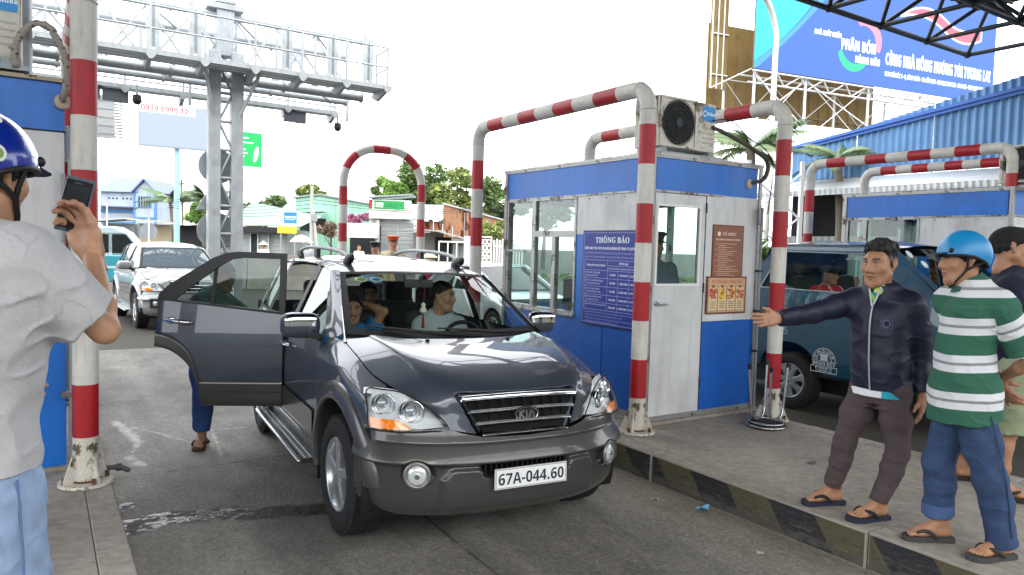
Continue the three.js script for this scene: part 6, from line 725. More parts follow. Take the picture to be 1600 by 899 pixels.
// helmet: a deep half shell over the head axes
function helmet(q, name, m, opt = {}) {
  const R = [0.113, 0.123, 0.133], c = [0, 0.028, -0.012], rim = az => { const f = Math.cos(az); return (opt.rim ?? 1.62) + 0.10 * Math.cos(az * 2) - 0.22 * f + (opt.back ?? 0) * Math.max(0, -f); };   // az 0 = front
  const pt = (u, v, e = 0) => { const az = u * Math.PI * 2, th = rim(az) * v, s = Math.sin(th); return [c[0] + (R[0] + e) * s * Math.sin(az), c[1] + (R[1] + e) * Math.cos(th), c[2] + (R[2] + e) * s * Math.cos(az)]; };
  const h = q.add(name, [gridSurf((u, v) => pt(u, v), 48, 20, true), gridSurf((u, v) => pt(u, v, -0.012), 48, 20)], m); const qq = (n, gs, mm) => part(h, n, (Array.isArray(gs) ? gs.flat(3) : [gs]).map(g => g.applyMatrix4(q.hm)), mm);
  qq('rim', tube(Array.from({ length: 41 }, (_, i) => pt(i / 40, 1, -0.005)), 0.008, 80, 8, false), M.black);
  if (opt.visor) qq('visor', gridSurf((u, v) => { const az = mix(-0.62, 0.62, u), b = pt(((az / 6.2832) + 1) % 1, 0.94); const k = v * 0.055 * Math.cos(az * 1.6); return [b[0] * (1 + 0.1 * v), b[1] - 0.012 * v + 0.004, b[2] + k]; }, 16, 5), M.black), [-0.75, 0.75].forEach(az => { const b = pt(((az / 6.2832) + 1) % 1, 0.88); qq('visor_stud', tr(new THREE.SphereGeometry(0.013, 10, 8), ...b), M.black); });
  for (const s of [-1, 1]) qq('strap', [tube([pt(s > 0 ? 0.22 : 0.78, 1, -0.006), [s * 0.083, -0.045, 0.012], [s * 0.055, -0.10, 0.045], [0, -0.133, 0.052]], 0.0065, 20, 6), tube([pt(s > 0 ? 0.34 : 0.66, 1, -0.006), [s * 0.085, -0.03, -0.02], [s * 0.08, -0.055, 0.018]], 0.006, 14, 6)], M.black);
  for (const [u, v, r, cc, c2] of opt.stickers ?? []) { const b = pt(u, v, 0.0008), n = V((b[0] - c[0]) / R[0] ** 2, (b[1] - c[1]) / R[1] ** 2, (b[2] - c[2]) / R[2] ** 2).normalize(); const d = (rr, e) => { const g = new THREE.SphereGeometry(1, 20, 6).scale(rr, rr, 0.0022); g.applyQuaternion(new THREE.Quaternion().setFromUnitVectors(V(0, 0, 1), n)); return g.translate(b[0] + n.x * e, b[1] + n.y * e, b[2] + n.z * e); }; qq('sticker', d(r, 0), S(cc, 0.4)); qq('sticker_print', d(r * 0.66, 0.0012), S(c2, 0.4)); }
  return h;
}
const cloth = (c, o = {}) => P(c, 0.88, 0, { bumpMap: T.weave, bumpScale: 0.0012, ...o });
const denimT = noiseTex(256, (u, v) => { const a = vnoise(u * 128, v * 8, 3, 0), b = fbm(u * 6, v * 6, 3, 9, 6), s = Math.sin((u + v) * 6.2832 * 60) * 0.05; return 0.86 + 0.035 * (a - 0.5) + 0.24 * (b - 0.5) + s; }, 3);
const denim = c => cloth(c, { map: denimT });
const TURN = -0.576;
{ // ---- the man pointing
  const p = { sk: SK.tan, P: [0.115, 0.82, 0], N: [0.10, 1.375, -0.01], yaw0: 0.95, yaw1: 0.72, st: MAN.map(s => [s[0], s[1] * 0.94, s[2] * 0.98, s[3] + 0.006]),
    arms: [{ S: [-0.035, 1.305, -0.11], E: [-0.312, 1.228, -0.06], W: [-0.565, 1.192, 0.0], hand: { curl: [0.10, 0.16, 0.24, 0.34], spread: 0.10, thumb: 0.55, dir: [-0.99, -0.12, 0.05], palm: [0.05, 0.35, 0.93] } }, { S: [0.24, 1.30, 0.11], E: [0.352, 1.01, 0.06], W: [0.325, 0.76, 0.13], hand: { curl: 0.5, dir: [-0.06, -1, 0.05], palm: [-0.75, 0.05, -0.6], mirror: true } }],
    legs: [{ H: [0.065, 0.775, -0.075], K: [-0.055, 0.42, -0.09], A: [-0.10, 0.10, -0.15], F: [-0.10, 0.022, -0.15], phi: 1.45 }, { H: [0.175, 0.775, 0.075], K: [0.19, 0.41, 0.12], A: [0.075, 0.09, 0.12], F: [0.07, 0.022, 0.12], phi: 1.32, mirror: true }],
    head: { c: [0.062, 1.535, 0.01], phi: 1.0, pitch: 0.02, s: 1.11, chub: 0.008, gaze: 0.001, scalp: 0.88 }, hair: { top: 0.030, side: -0.002, spike: 0.007, fade: true, h: 0.0036 } };
  const q = person('man in a navy zip jacket and brown trousers pointing with his arm stretched out', [4.212, KH, -2.518], TURN, p), [aL, aR] = p.arms; q.o.scale.set(0.94, 1, 0.94);
  const jk = cloth(0x10162e, { roughness: 0.55, bumpScale: 0.0004 }), hem = half3([0.12, 0.775, 0], [-0.06, -1, 0]), st = p.st.map(s => [s[0], s[0] < 0.3 ? Math.max(s[1], 0.155) : s[1], s[0] < 0.3 ? Math.max(s[2], 0.122) : s[2], s[3]]);
  const open = chain([[...add(p.N, face(0.72, 0.035), 1), 0.0], [...add(add(p.N, face(0.72, 0.12)), [0, 0.04, 0]), 0.034]].map(v => [v[0], v[1] + 0.02, v[2], Math.max(v[3], 0.03)]));
  q.cloth('jacket', fold((x, y, z) => { let d = smin(torsoFn(p, 0.020, st)(x, y, z), chain([[...p.N, 0.085], [...add(aL.S, [0.02, 0, 0.01]), 0.07]])(x, y, z), 0.04); d = smin(d, chain([[...p.N, 0.085], [...add(aR.S, [-0.02, 0, -0.01]), 0.07]])(x, y, z), 0.04); d = Math.max(d, hem(x, y, z)); for (const [a, e] of [[aL, 1.97], [aR, 1.93]]) d = smin(d, sleeve(a.S, a.E, a.W, e, 0.076, 0.060, 0.044)(x, y, z), 0.045); return Math.max(d, -(ell(0.085, 1.475, 0.02, 0.062, 0.10, 0.064)(x, y, z))); }, 0.0105, 7, 11, 7, 3), jk, [-0.66, 0.72, -0.3, 0.47, 1.5, 0.34], null, null, 0.0085);
  const c0 = n => add(add(p.N, [n[0], n[1], n[2]]), [0, 0, 0]);
  const R7 = 0.072, col = gridSurf((u, v) => { const a = mix(-2.75, 2.75, u), ph = 0.72, k = 0.074 + 0.012 * v + 0.008 * Math.cos(a), dx = -Math.sin(ph + a), dz = Math.cos(ph + a), op = Math.abs(Math.abs(a) - 2.75); return [p.N[0] - 0.01 + dx * -k, p.N[1] + 0.012 + 0.055 * v + 0.02 * Math.cos(a) * 0 - 0.02 * (1 - Math.cos(a)) * 0.5, p.N[2] + dz * -k]; }, 30, 5);
  part(q.o, 'collar', [col], jk);
  const tf = torsoFn(p, 0.03, st), surf = (y, da, out = 0.004) => { const ph = 0.72 + 0.02 + da, c = lerp3(p.P, p.N, (y - p.P[1]) / (p.N[1] - p.P[1])); let r = 0.05; for (; r < 0.3; r += 0.002) { const d = face(ph, r); if (tf(c[0] + d[0], y, c[2] + d[2]) > 0.004) break; } const d = face(ph, r + out); return [c[0] + d[0], y, c[2] + d[2]]; };
  part(q.o, 'zip', tube([0.785, 0.88, 0.98, 1.08, 1.18, 1.25, 1.29].map(y => surf(y, 0.12, 0.003)), 0.0055, 40, 6), S(0xa9adb4, 0.45, 0.3)); 
  { const vs = (u, v, e = 0.007) => surf(mix(1.285, 1.392, v), 0.12 + (u - 0.45) * 0.62 * v, e); part(q.o, 'shirt_front', gridSurf((u, v) => vs(u, v), 10, 8), cloth(0xffffff, { map: canvasTex(64, 64, (c, w, h) => { c.fillStyle = '#1f8aa0'; c.fillRect(0, 0, w, h); c.fillStyle = '#9cc52a'; c.beginPath(); c.moveTo(20, h); c.lineTo(w, 30); c.lineTo(w, 14); c.lineTo(10, 40); c.fill(); c.fillStyle = '#d4dde0'; c.fillRect(0, 0, w, 12); }) })); part(q.o, 'collar_piping', [tube([vs(0, 0.05, 0.01), vs(0, 0.5, 0.012), vs(0, 1, 0.014)], 0.006, 12, 6), tube([vs(1, 0.05, 0.01), vs(1, 0.5, 0.012), vs(1, 1, 0.014)], 0.006, 12, 6)].flat(), S(0xb9bdc4, 0.5)); }
  const bd = surf(1.19, -0.42, 0.008), ring = (r, t) => { const g = new THREE.TorusGeometry(r, t, 5, 28); g.rotateY(-0.3); return g.translate(...bd); }; part(q.o, 'chest_badge', [ring(0.036, 0.0016), ring(0.02, 0.004), ring(0.028, 0.0012)], S(0x5c6485, 0.7));
  q.cloth('undershirt', fold((x, y, z) => Math.max(torsoFn(p, 0.024, st)(x, y, z), half3([0.12, 0.738, 0], [-0.02, -1, 0])(x, y, z), y - 0.782), 0.004, 16, 8, 16, 9), cloth(0xffffff, { vertexColors: true }), [-0.15, 0.66, -0.25, 0.4, 0.9, 0.25], null, (x, y, z) => { const t = x - 0.4 * z; return t < -0.055 ? [0.28, 0.62, 0.03] : t < 0.0 ? [0.75, 0.75, 0.8] : [0.02, 0.36, 0.48]; });
  q.cloth('shirt_collar', (x, y, z) => Math.max(ell(0.085, 1.37, 0.01, 0.070, 0.085, 0.078)(x, y, z), -ell(0.085, 1.43, 0.015, 0.053, 0.10, 0.056)(x, y, z), y - 1.418, x - 0.085), cloth(0xffffff, { vertexColors: true }), [-0.02, 1.28, -0.09, 0.2, 1.47, 0.13], null, (x, y, z) => x < 0.055 ? [0.55, 0.7, 0.1] : y < 1.40 ? [0.1, 0.5, 0.6] : [0.7, 0.75, 0.78], 0.007);
  q.cloth('trousers', fold((x, y, z) => { const lw = 0.02 * Math.max(0, 0.3 - y); let d = Math.max(smin(torsoFn(p, 0.012)(x, y, z), 9, 0.01), y - 0.84); for (const l of p.legs) d = smin(d, pants(l, 1.93, [0.098, 0.088, 0.066, 0.064, 0.052])(x, y, z), 0.028); return d; }, 0.010, 8, 20, 8, 21), cloth(0x4b3f42, { bumpScale: 0.0008 }), [-0.28, 0.06, -0.3, 0.38, 0.9, 0.32], null, null, 0.0085);
  for (const [i, l] of p.legs.entries()) { const s = thing('flip_flop', i ? 'dark blue flip-flop on the pointing man\'s nearer foot, at the kerb edge' : 'dark blue flip-flop on the pointing man\'s farther foot', 'flip-flop', [0, 0, 0]); q.o.updateMatrixWorld(); s.position.copy(q.o.position); s.rotation.y = TURN; s.scale.set(0.94, 1, 0.94); flipflop(s, [l.F[0], 0, l.F[2]], l.phi, 0x1c2236, 0x15161a, i === 1); }
}
const stripeTex = canvasTex(64, 1024, (c, w, h) => { c.fillStyle = '#2c5f4c'; c.fillRect(0, 0, w, h); const r = rng(4); const P0 = h / 1.6; for (const y of [0.10, 0.292, 0.484, 0.676, 0.868]) { const b = q => h - q * P0; c.fillStyle = '#cfd2d6'; c.fillRect(0, b(y + 0.088), w, 0.088 * P0); c.fillStyle = '#7f868a'; c.fillRect(0, b(y + 0.051), w, 0.014 * P0); } c.globalAlpha = 0.08; for (let i = 0; i < 1600; i++) { c.fillStyle = r() > 0.5 ? '#fff' : '#000'; c.fillRect(r() * w, r() * h, 4, 2); } });
function stripeUV(g, f) { const p = g.attributes.position, uv = new Float32Array(p.count * 2); for (let i = 0; i < p.count; i++) { uv[2 * i] = p.getX(i) * 2; uv[2 * i + 1] = f(p.getX(i), p.getY(i), p.getZ(i)); } g.setAttribute('uv', new THREE.BufferAttribute(uv, 2)); g.userData.uv = 1; return g; }
{ // ---- the man in the striped polo shirt
  const BIG = [[-0.13, 0.13, 0.12, -0.015], [-0.06, 0.165, 0.135, -0.01], [0.04, 0.158, 0.126, 0.010], [0.13, 0.158, 0.134, 0.022], [0.24, 0.158, 0.130, 0.020], [0.36, 0.164, 0.120, 0.006], [0.45, 0.178, 0.116, 0.0], [0.51, 0.15, 0.09, -0.01], [0.56, 0.078, 0.064, -0.005]];
  const p = { sk: SK.tan, P: [-0.045, 0.86, 0], N: [-0.06, 1.435, 0], yaw0: 1.88, yaw1: 1.96, st: BIG, arms: [{ S: [0.005, 1.345, 0.165], E: [0.165, 1.07, 0.185], W: [0.155, 0.945, -0.03], hand: { curl: 0.55, dir: [0.42, -0.9, 0.05], palm: [0.6, 0.3, -0.7], mirror: true } }, { S: [-0.09, 1.345, -0.16], E: [0.07, 1.09, -0.22], W: [0.16, 0.93, -0.05], hand: { curl: 0.5, dir: [0.3, -0.6, 0.6], palm: [0.8, 0.3, -0.1] } }],
    legs: [{ H: [-0.02, 0.82, -0.09], K: [-0.095, 0.45, -0.15], A: [-0.055, 0.10, -0.18], F: [-0.06, 0.024, -0.18], phi: 1.62, mirror: false }, { H: [-0.06, 0.82, 0.085], K: [0.055, 0.43, 0.10], A: [0.165, 0.09, 0.06], F: [0.16, 0.024, 0.06], phi: 1.36, mirror: true }], head: { c: [-0.122, 1.575, 0.0], phi: 1.72, pitch: 0.02, s: 1.06, gaze: 0.0 }, hair: { top: 0.008, side: 0.006, y0: -0.01, slope: 0.5 } };
  const q = person('man in a green and white striped polo shirt, jeans and a sky blue helmet', [4.162, KH, -1.86], TURN, p), [aN, aF] = p.arms; q.o.scale.set(0.93, 1, 0.93);
  helmet(q, 'helmet', P(0x127fb8, 0.42, 0, { clearcoat: 0.15, clearcoatRoughness: 0.3 }), { visor: true, rim: 1.74, back: 0.10 });
  const sl = [[aN, 0.86], [aF, 0.8]].map(([a, t]) => sleeve(a.S, a.E, a.W, t, 0.078, 0.072)), tf = torsoFn(p, 0.018, BIG.map(s => [s[0], s[0] < 0.2 ? Math.max(s[1], 0.172) : s[1], s[0] < 0.05 ? Math.max(s[2], 0.158) : s[2], s[0] < 0.05 ? 0.02 : s[3]]));
  const body = (x, y, z) => { let d = smin(tf(x, y, z), chain([[...p.N, 0.08], [...aN.S, 0.072]])(x, y, z), 0.04); d = smin(d, chain([[...p.N, 0.08], [...aF.S, 0.072]])(x, y, z), 0.04); for (const l of p.legs) d = smin(d, chain([[l.H[0] + 0.015, 0.90, l.H[2], 0.108], [l.H[0] + 0.015, 0.72, l.H[2], 0.118]])(x, y, z), 0.05); return Math.max(d, half3([0, 0.745, 0], [0.15, -1, 0])(x, y, z)); };
  const g = mesh3(fold((x, y, z) => Math.max(smin(smin(body(x, y, z), sl[0](x, y, z), 0.03), sl[1](x, y, z), 0.03), -ell(-0.085, 1.52, 0, 0.064, 0.09, 0.064)(x, y, z)), 0.011, 10, 13, 10, 14), [-0.36, 0.68, -0.36, 0.32, 1.52, 0.36], 0.0085);
  const ax = subv(aN.E, aN.S), al = Math.hypot(...ax);
  const cm = cloth(0xffffff, { map: stripeTex, roughness: 0.9 });
  part(q.o, 'polo_shirt', stripeUV(g, (x, y, z) => { const ds = sl[0](x, y, z), db = tf(x, y, z), s = ((x - aN.S[0]) * ax[0] + (y - aN.S[1]) * ax[1] + (z - aN.S[2]) * ax[2]) / al; return ((ds < db - 0.006 && z > 0.1 && s > 0.0 ? (0.642 - Math.max(s, -0.02)) : y - 0.715 - 0.06 * (x + 0.05) + 0.0) ) / 1.6; }), cm);
  part(q.o, 'collar', gridSurf((u, v) => { const a = mix(-2.9, 2.9, u), ph = 1.96 + Math.PI, k = 0.07 + 0.022 * v; return [p.N[0] - 0.02 - Math.sin(ph + a) * k, p.N[1] + 0.05 - 0.045 * v - 0.018 * (1 - Math.cos(a)), p.N[2] + Math.cos(ph + a) * k]; }, 30, 5), cloth(0x2c5f4c));
  q.cloth('jeans', fold((x, y, z) => { let d = Math.max(torsoFn(p, 0.008)(x, y, z), y - 0.9); for (const [i, l] of p.legs.entries()) d = smin(d, pants(l, i ? 2.02 : 1.86, [0.102, 0.094, 0.08, 0.078, 0.08])(x, y, z), 0.03); return d; }, 0.009, 10, 15, 10, 31), denim(0x364e76), [-0.3, 0.02, -0.36, 0.34, 0.96, 0.3], null, null, 0.0085);
  const l0 = p.legs[0]; q.cloth('turned_up_cuff', (x, y, z) => Math.max(chain([[...lerp3(l0.K, l0.A, 0.6), 0.089], [...add(l0.A, [0, -0.05, 0]), 0.088]])(x, y, z), half3(lerp3(l0.K, l0.A, 0.84), subv(l0.A, l0.K))(x, y, z), -half3(lerp3(l0.K, l0.A, 0.64), subv(l0.A, l0.K))(x, y, z)), denim(0x4c689a), [-0.25, 0.05, -0.36, 0.15, 0.4, 0.0], null, null, 0.008);
  part(q.o, 'side_seam', tube([add(p.legs[1].H, [0.02, -0.03, 0.125]), add(lerp3(p.legs[1].H, p.legs[1].K, 0.5), [0.02, 0, 0.112]), add(p.legs[1].K, [0.03, 0, 0.09]), add(lerp3(p.legs[1].K, p.legs[1].A, 0.5), [0.02, 0, 0.087]), add(p.legs[1].A, [0.0, 0.05, 0.086])], 0.0035, 40, 5, false), S(0x20365c, 0.9));
  for (const [i, l] of p.legs.entries()) { const s = thing('flip_flop', i ? 'dark grey flip-flop on the striped-shirt man\'s nearer foot' : 'dark grey flip-flop on the striped-shirt man\'s farther foot, under the turned-up jeans', 'flip-flop', [4.162, KH, -1.86], TURN); s.scale.set(0.93, 1, 0.93); flipflop(s, [l.F[0], 0, l.F[2]], l.phi, 0x3b3b3c, 0x2a2a2c, i === 1); }
}
{ // ---- the man in the black cap behind
  const p = { sk: SK.tan, P: [-0.06, 0.92, 0], N: [-0.10, 1.50, 0], yaw0: -1.0, yaw1: -1.05, st: MAN.map(s => [s[0], s[1] * 1.12, s[2] * 1.2, s[3] + 0.01]), arms: [{ S: [-0.19, 1.405, 0.16], E: [-0.19, 1.12, 0.22], W: [-0.05, 0.95, 0.26], hand: { curl: 0.5, dir: [0.5, -0.8, 0], palm: [0.3, 0, -1] } }, { S: [0.0, 1.41, -0.16], E: [0.1, 1.13, -0.22], W: [0.16, 0.9, -0.15], hand: { curl: 0.5, dir: [0.1, -1, 0.1], palm: [-0.3, 0, 1], mirror: true } }],
    legs: [{ H: [-0.10, 0.86, 0.09], K: [-0.065, 0.47, 0.03], A: [-0.075, 0.10, 0], F: [-0.07, 0.022, 0.0], phi: -1.15 }, { H: [-0.0, 0.86, -0.09], K: [-0.03, 0.47, -0.22], A: [-0.06, 0.10, -0.40], F: [-0.06, 0.022, -0.40], phi: -1.3, mirror: true }], head: { c: [-0.115, 1.665, 0.02], phi: -1.2, s: 1.1, chub: 0.012 }, hair: { top: 0.006, side: 0.005, y0: 0.0, slope: 0.7 } };
  const q = person('heavy man in a black cap, navy T-shirt and pale green shorts behind the striped shirt', [5.40, KH, -2.15], TURN, p);
  q.add('cap', [gridSurf((u, v) => { const a = u * 6.2832, th = v * 1.62, s = Math.sin(th); return [0.092 * s * Math.sin(a), 0.035 + 0.092 * Math.cos(th), -0.012 + 0.112 * s * Math.cos(a)]; }, 32, 12, true), gridSurf((u, v) => { const a = mix(-1.0, 1.0, u); return [0.09 * Math.sin(a) * (1 + 0.05 * v), 0.036 - 0.02 * v, -0.01 + 0.108 * Math.cos(a) + v * 0.075 * Math.cos(a * 1.3)]; }, 16, 5)], cloth(0x0f1013));
  q.cloth('t_shirt', fold((x, y, z) => { let d = smin(torsoFn(p, 0.028)(x, y, z), chain([[...p.N, 0.08], [...p.arms[0].S, 0.07]])(x, y, z), 0.04); d = Math.max(smin(d, chain([[...p.N, 0.08], [...p.arms[1].S, 0.07]])(x, y, z), 0.04), 0.86 - y); for (const a of p.arms) d = smin(d, sleeve(a.S, a.E, a.W, 0.82, 0.09, 0.085)(x, y, z), 0.03); return Math.max(d, -ell(-0.10, 1.585, 0.0, 0.07, 0.085, 0.07)(x, y, z)); }, 0.010, 10, 13, 10, 41), cloth(0x14152e), [-0.45, 0.8, -0.45, 0.35, 1.6, 0.45]);
  q.cloth('shorts', fold((x, y, z) => { let d = Math.max(torsoFn(p, 0.02)(x, y, z), y - 0.98); for (const l of p.legs) d = smin(d, pants(l, 0.98, [0.135, 0.13, 0.12])(x, y, z), 0.03); return d; }, 0.009, 9, 12, 9, 51), cloth(0x8f9b7c), [-0.4, 0.38, -0.5, 0.35, 1.02, 0.4]);
  for (const [i, l] of p.legs.entries()) { const s = thing('flip_flop', i ? 'brown sandal on the far foot of the man in shorts' : 'dark sandal on the near foot of the man in shorts', 'sandal', [5.40, KH, -2.15], TURN); flipflop(s, [l.F[0], 0, l.F[2]], l.phi, 0x2a2320, 0x1d1815, i === 1); }
}
{ // ---- the man filming with his phone
  const p = { sk: SK.mid, h: 0.009, rad: 0.9, P: [-0.125, 0.98, 0.0], N: [-0.105, 1.565, 0.02], yaw0: 3.05, yaw1: 3.0, st: MAN.map(s => [s[0], s[1] * 0.98, s[2] * 1.0, s[3]]), arms: [{ S: [0.055, 1.515, 0.0], E: [0.172, 1.336, -0.14], W: [0.058, 1.532, -0.28], hand: { curl: [1.0, 1.05, 1.1, 1.2], spread: 0.05, thumb: 0.35, dir: [-0.42, 0.90, -0.10], palm: [-0.15, 0.1, 0.98] } }, { S: [-0.26, 1.49, 0.0], E: [-0.34, 1.22, -0.10], W: [-0.27, 1.10, -0.33], hand: { curl: 0.5, dir: [0.1, 0, -1], palm: [1, 0, 0], mirror: true } }],
    legs: [{ H: [-0.03, 0.93, 0], K: [-0.02, 0.50, -0.03], A: [-0.02, 0.10, 0.02], F: [-0.02, 0.02, 0.02], phi: 3.05 }, { H: [-0.21, 0.93, 0], K: [-0.22, 0.50, -0.03], A: [-0.22, 0.10, 0.02], F: [-0.22, 0.02, 0.02], phi: 3.2, mirror: true }], head: { c: [-0.050, 1.715, -0.01], phi: 3.28, pitch: 0.05, s: 1.04 }, hair: { top: 0.012, side: 0.011, y0: -0.02, slope: 0.55 } };
  const W0 = [-0.086, KH, -2.110], q = person('man in a grey T-shirt and blue helmet seen from behind, filming with a phone', W0, TURN, p);
  helmet(q, 'helmet', P(0x0c2a8c, 0.22, 0.1, { clearcoat: 1, clearcoatRoughness: 0.08 }), { rim: 1.78, back: 0.10, visor: true, stickers: [[0.685, 0.80, 0.020, 0xd6d9d0, 0x6f8f4a], [0.625, 0.76, 0.018, 0xd9dad6, 0x3c6f9a], [0.70, 0.40, 0.015, 0xdadad8, 0xb04a3a], [0.64, 0.34, 0.014, 0xe0d9c8, 0xc0862f]] });
  q.cloth('t_shirt', fold((x, y, z) => { let d = smin(torsoFn(p, 0.030)(x, y, z), chain([[...p.N, 0.078], [...p.arms[0].S, 0.07]])(x, y, z), 0.04); d = Math.max(smin(d, chain([[...p.N, 0.078], [...p.arms[1].S, 0.07]])(x, y, z), 0.04), half3([0, 1.005, 0], [0.05, -1, 0])(x, y, z)); d = smin(d, sleeve(p.arms[0].S, p.arms[0].E, p.arms[0].W, 0.80, 0.080, 0.078)(x, y, z), 0.035); d = smin(d, sleeve(p.arms[1].S, p.arms[1].E, p.arms[1].W, 0.8, 0.088, 0.08)(x, y, z), 0.035); return Math.max(d, -ell(-0.10, 1.655, 0.0, 0.066, 0.088, 0.066)(x, y, z)); }, 0.0125, 9, 12, 9, 61), cloth(0xb9b9bb, { map: noiseTex(256, (u, v) => 0.96 + 0.07 * (fbm(u * 64, v * 64, 2, 5, 64) - 0.5) + 0.05 * (hash2(Math.floor(u * 256), Math.floor(v * 256), 3) - 0.5), 4) }), [-0.5, 0.94, -0.3, 0.3, 1.68, 0.3], null, null, 0.0075);
  part(q.o, 'bag_strap', tube([[-0.19, 1.50, -0.12], [-0.185, 1.575, -0.03], [-0.18, 1.58, 0.04], [-0.16, 1.50, 0.13], [-0.02, 1.25, 0.165]].map(v => v).slice(0, 4), 0.014, 24, 6), cloth(0x131315));
  q.cloth('jeans', fold((x, y, z) => { let d = Math.max(torsoFn(p, 0.012)(x, y, z), y - 1.06); for (const l of p.legs) d = smin(d, pants(l, 1.95, [0.118, 0.104, 0.082, 0.078, 0.07])(x, y, z), 0.03); return d; }, 0.009, 10, 14, 10, 71), denim(0xa3bde0), [-0.42, 0.02, -0.3, 0.2, 1.08, 0.3], null, null, 0.009);
  part(q.o, 'pocket_seam', [tube([[0.012, 1.0, 0.135], [0.03, 0.86, 0.118], [0.0, 0.80, 0.118], [-0.06, 0.80, 0.135]], 0.003, 20, 5), tube([[0.072, 1.0, 0.05], [0.085, 0.8, 0.05], [0.075, 0.6, 0.04]], 0.003, 20, 5)].flat(), S(0x56729c, 0.9));
  q.o.updateMatrixWorld(); const ph = thing('smartphone', 'black smartphone held upright in the filming man\'s hand', 'phone', q.o.localToWorld(V(0.008, 1.662, -0.288)).toArray()); ph.rotation.set(-0.12, TURN + 0.15, -0.2, 'YXZ');
  const scr = canvasTex(128, 256, (c, w, h) => { c.fillStyle = '#15181a'; c.fillRect(0, 0, w, h); c.fillStyle = '#2a3032'; c.fillRect(8, 26, w - 16, 120); c.fillStyle = '#1f4a3a'; for (const y of [150, 176, 202]) c.fillRect(20, y, 66, 10); c.fillStyle = '#59605f'; c.fillRect(40, 12, 40, 6); });
  part(ph, 'case', new RoundedBoxGeometry(0.076, 0.154, 0.0095, 3, 0.006), S(0x55606b, 0.4, 0.3)); part(ph, 'screen', plate(0.070, 0.136, 0, 0, 0.0052), P(0xffffff, 0.3, 0, { map: scr })); part(ph, 'button', tr(new THREE.CylinderGeometry(0.004, 0.004, 0.001, 14).rotateX(Math.PI / 2), 0, -0.0705, 0.0052), M.black);
}
{ // ---- the man leaning in behind the open car door
  const p = { sk: SK.tan, h: 0.014, P: [0.01, 0.86, 0], N: [0.085, 1.335, 0], yaw0: -1.1, yaw1: -1.25, arms: [{ S: [0.06, 1.27, 0.16], E: [0.32, 1.14, 0.16], W: [0.56, 1.10, 0.06] }, { S: [0.08, 1.28, -0.15], E: [0.3, 1.1, -0.2], W: [0.5, 1.05, -0.1] }], legs: [{ H: [0.02, 0.82, 0.09], K: [0.03, 0.43, 0.10], A: [0.0, 0.10, 0.06], F: [0.0, 0.022, 0.06], phi: -0.25 }, { H: [0.03, 0.82, -0.08], K: [0.34, 0.72, -0.1], A: [0.40, 0.46, -0.1], F: [0.40, 0.38, -0.1], phi: -1.3, mirror: true }], head: { c: [0.17, 1.475, 0.02], phi: -1.25, pitch: 0.15, s: 1.02 }, hair: { top: 0.018, side: 0.010, y0: 0.01, slope: 0.6 } };
  const q = person('man in a teal striped shirt leaning into the car behind its open door', [1.185, 0, -6.72], TURN, p);
  const st = canvasTex(16, 512, (c, w, h) => { c.fillStyle = '#2f7078'; c.fillRect(0, 0, w, h); c.fillStyle = '#7fa3a4'; for (let y = 6; y < h; y += 34) c.fillRect(0, y, w, 9); });
  const g = mesh3(fold((x, y, z) => { let d = Math.max(smin(torsoFn(p, 0.03)(x, y, z), chain([[...p.N, 0.08], [...p.arms[0].S, 0.07]])(x, y, z), 0.04), 0.80 - y); for (const a of p.arms) d = smin(d, sleeve(a.S, a.E, a.W, 0.9, 0.085, 0.075)(x, y, z), 0.03); return d; }, 0.009, 10, 13, 10, 81), [-0.4, 0.74, -0.4, 0.5, 1.45, 0.4], 0.014); part(q.o, 'polo_shirt', stripeUV(g, (x, y, z) => (y + 0.3 * x) / 0.9), cloth(0xffffff, { map: st }));
  q.cloth('jeans', fold((x, y, z) => { let d = Math.max(torsoFn(p, 0.012)(x, y, z), y - 0.88); for (const l of p.legs) d = smin(d, pants(l, 1.88, [0.115, 0.1, 0.08, 0.076, 0.07])(x, y, z), 0.03); return d; }, 0.009, 10, 14, 10, 91), denim(0x2f4f86), [-0.4, 0.02, -0.6, 0.4, 0.92, 0.35], null, null, 0.013);
  const l = p.legs[0], s = thing('sandal', 'brown strapped sandal on the foot showing under the open car door', 'sandal', [1.185, 0, -6.72], TURN); flipflop(s, [l.F[0], 0, l.F[2]], l.phi, 0x4a2a18, 0x5a3018, false); part(s, 'cross_strap', [tube([[-0.06, 0.02, 0.10], [-0.03, 0.055, 0.12], [0.03, 0.055, 0.13], [0.06, 0.02, 0.14]], 0.014, 14, 6), tube([[-0.05, 0.03, 0.03], [0.0, 0.08, 0.05], [0.05, 0.03, 0.03]], 0.014, 14, 6)].flat(), S(0x5a3018, 0.6));
}
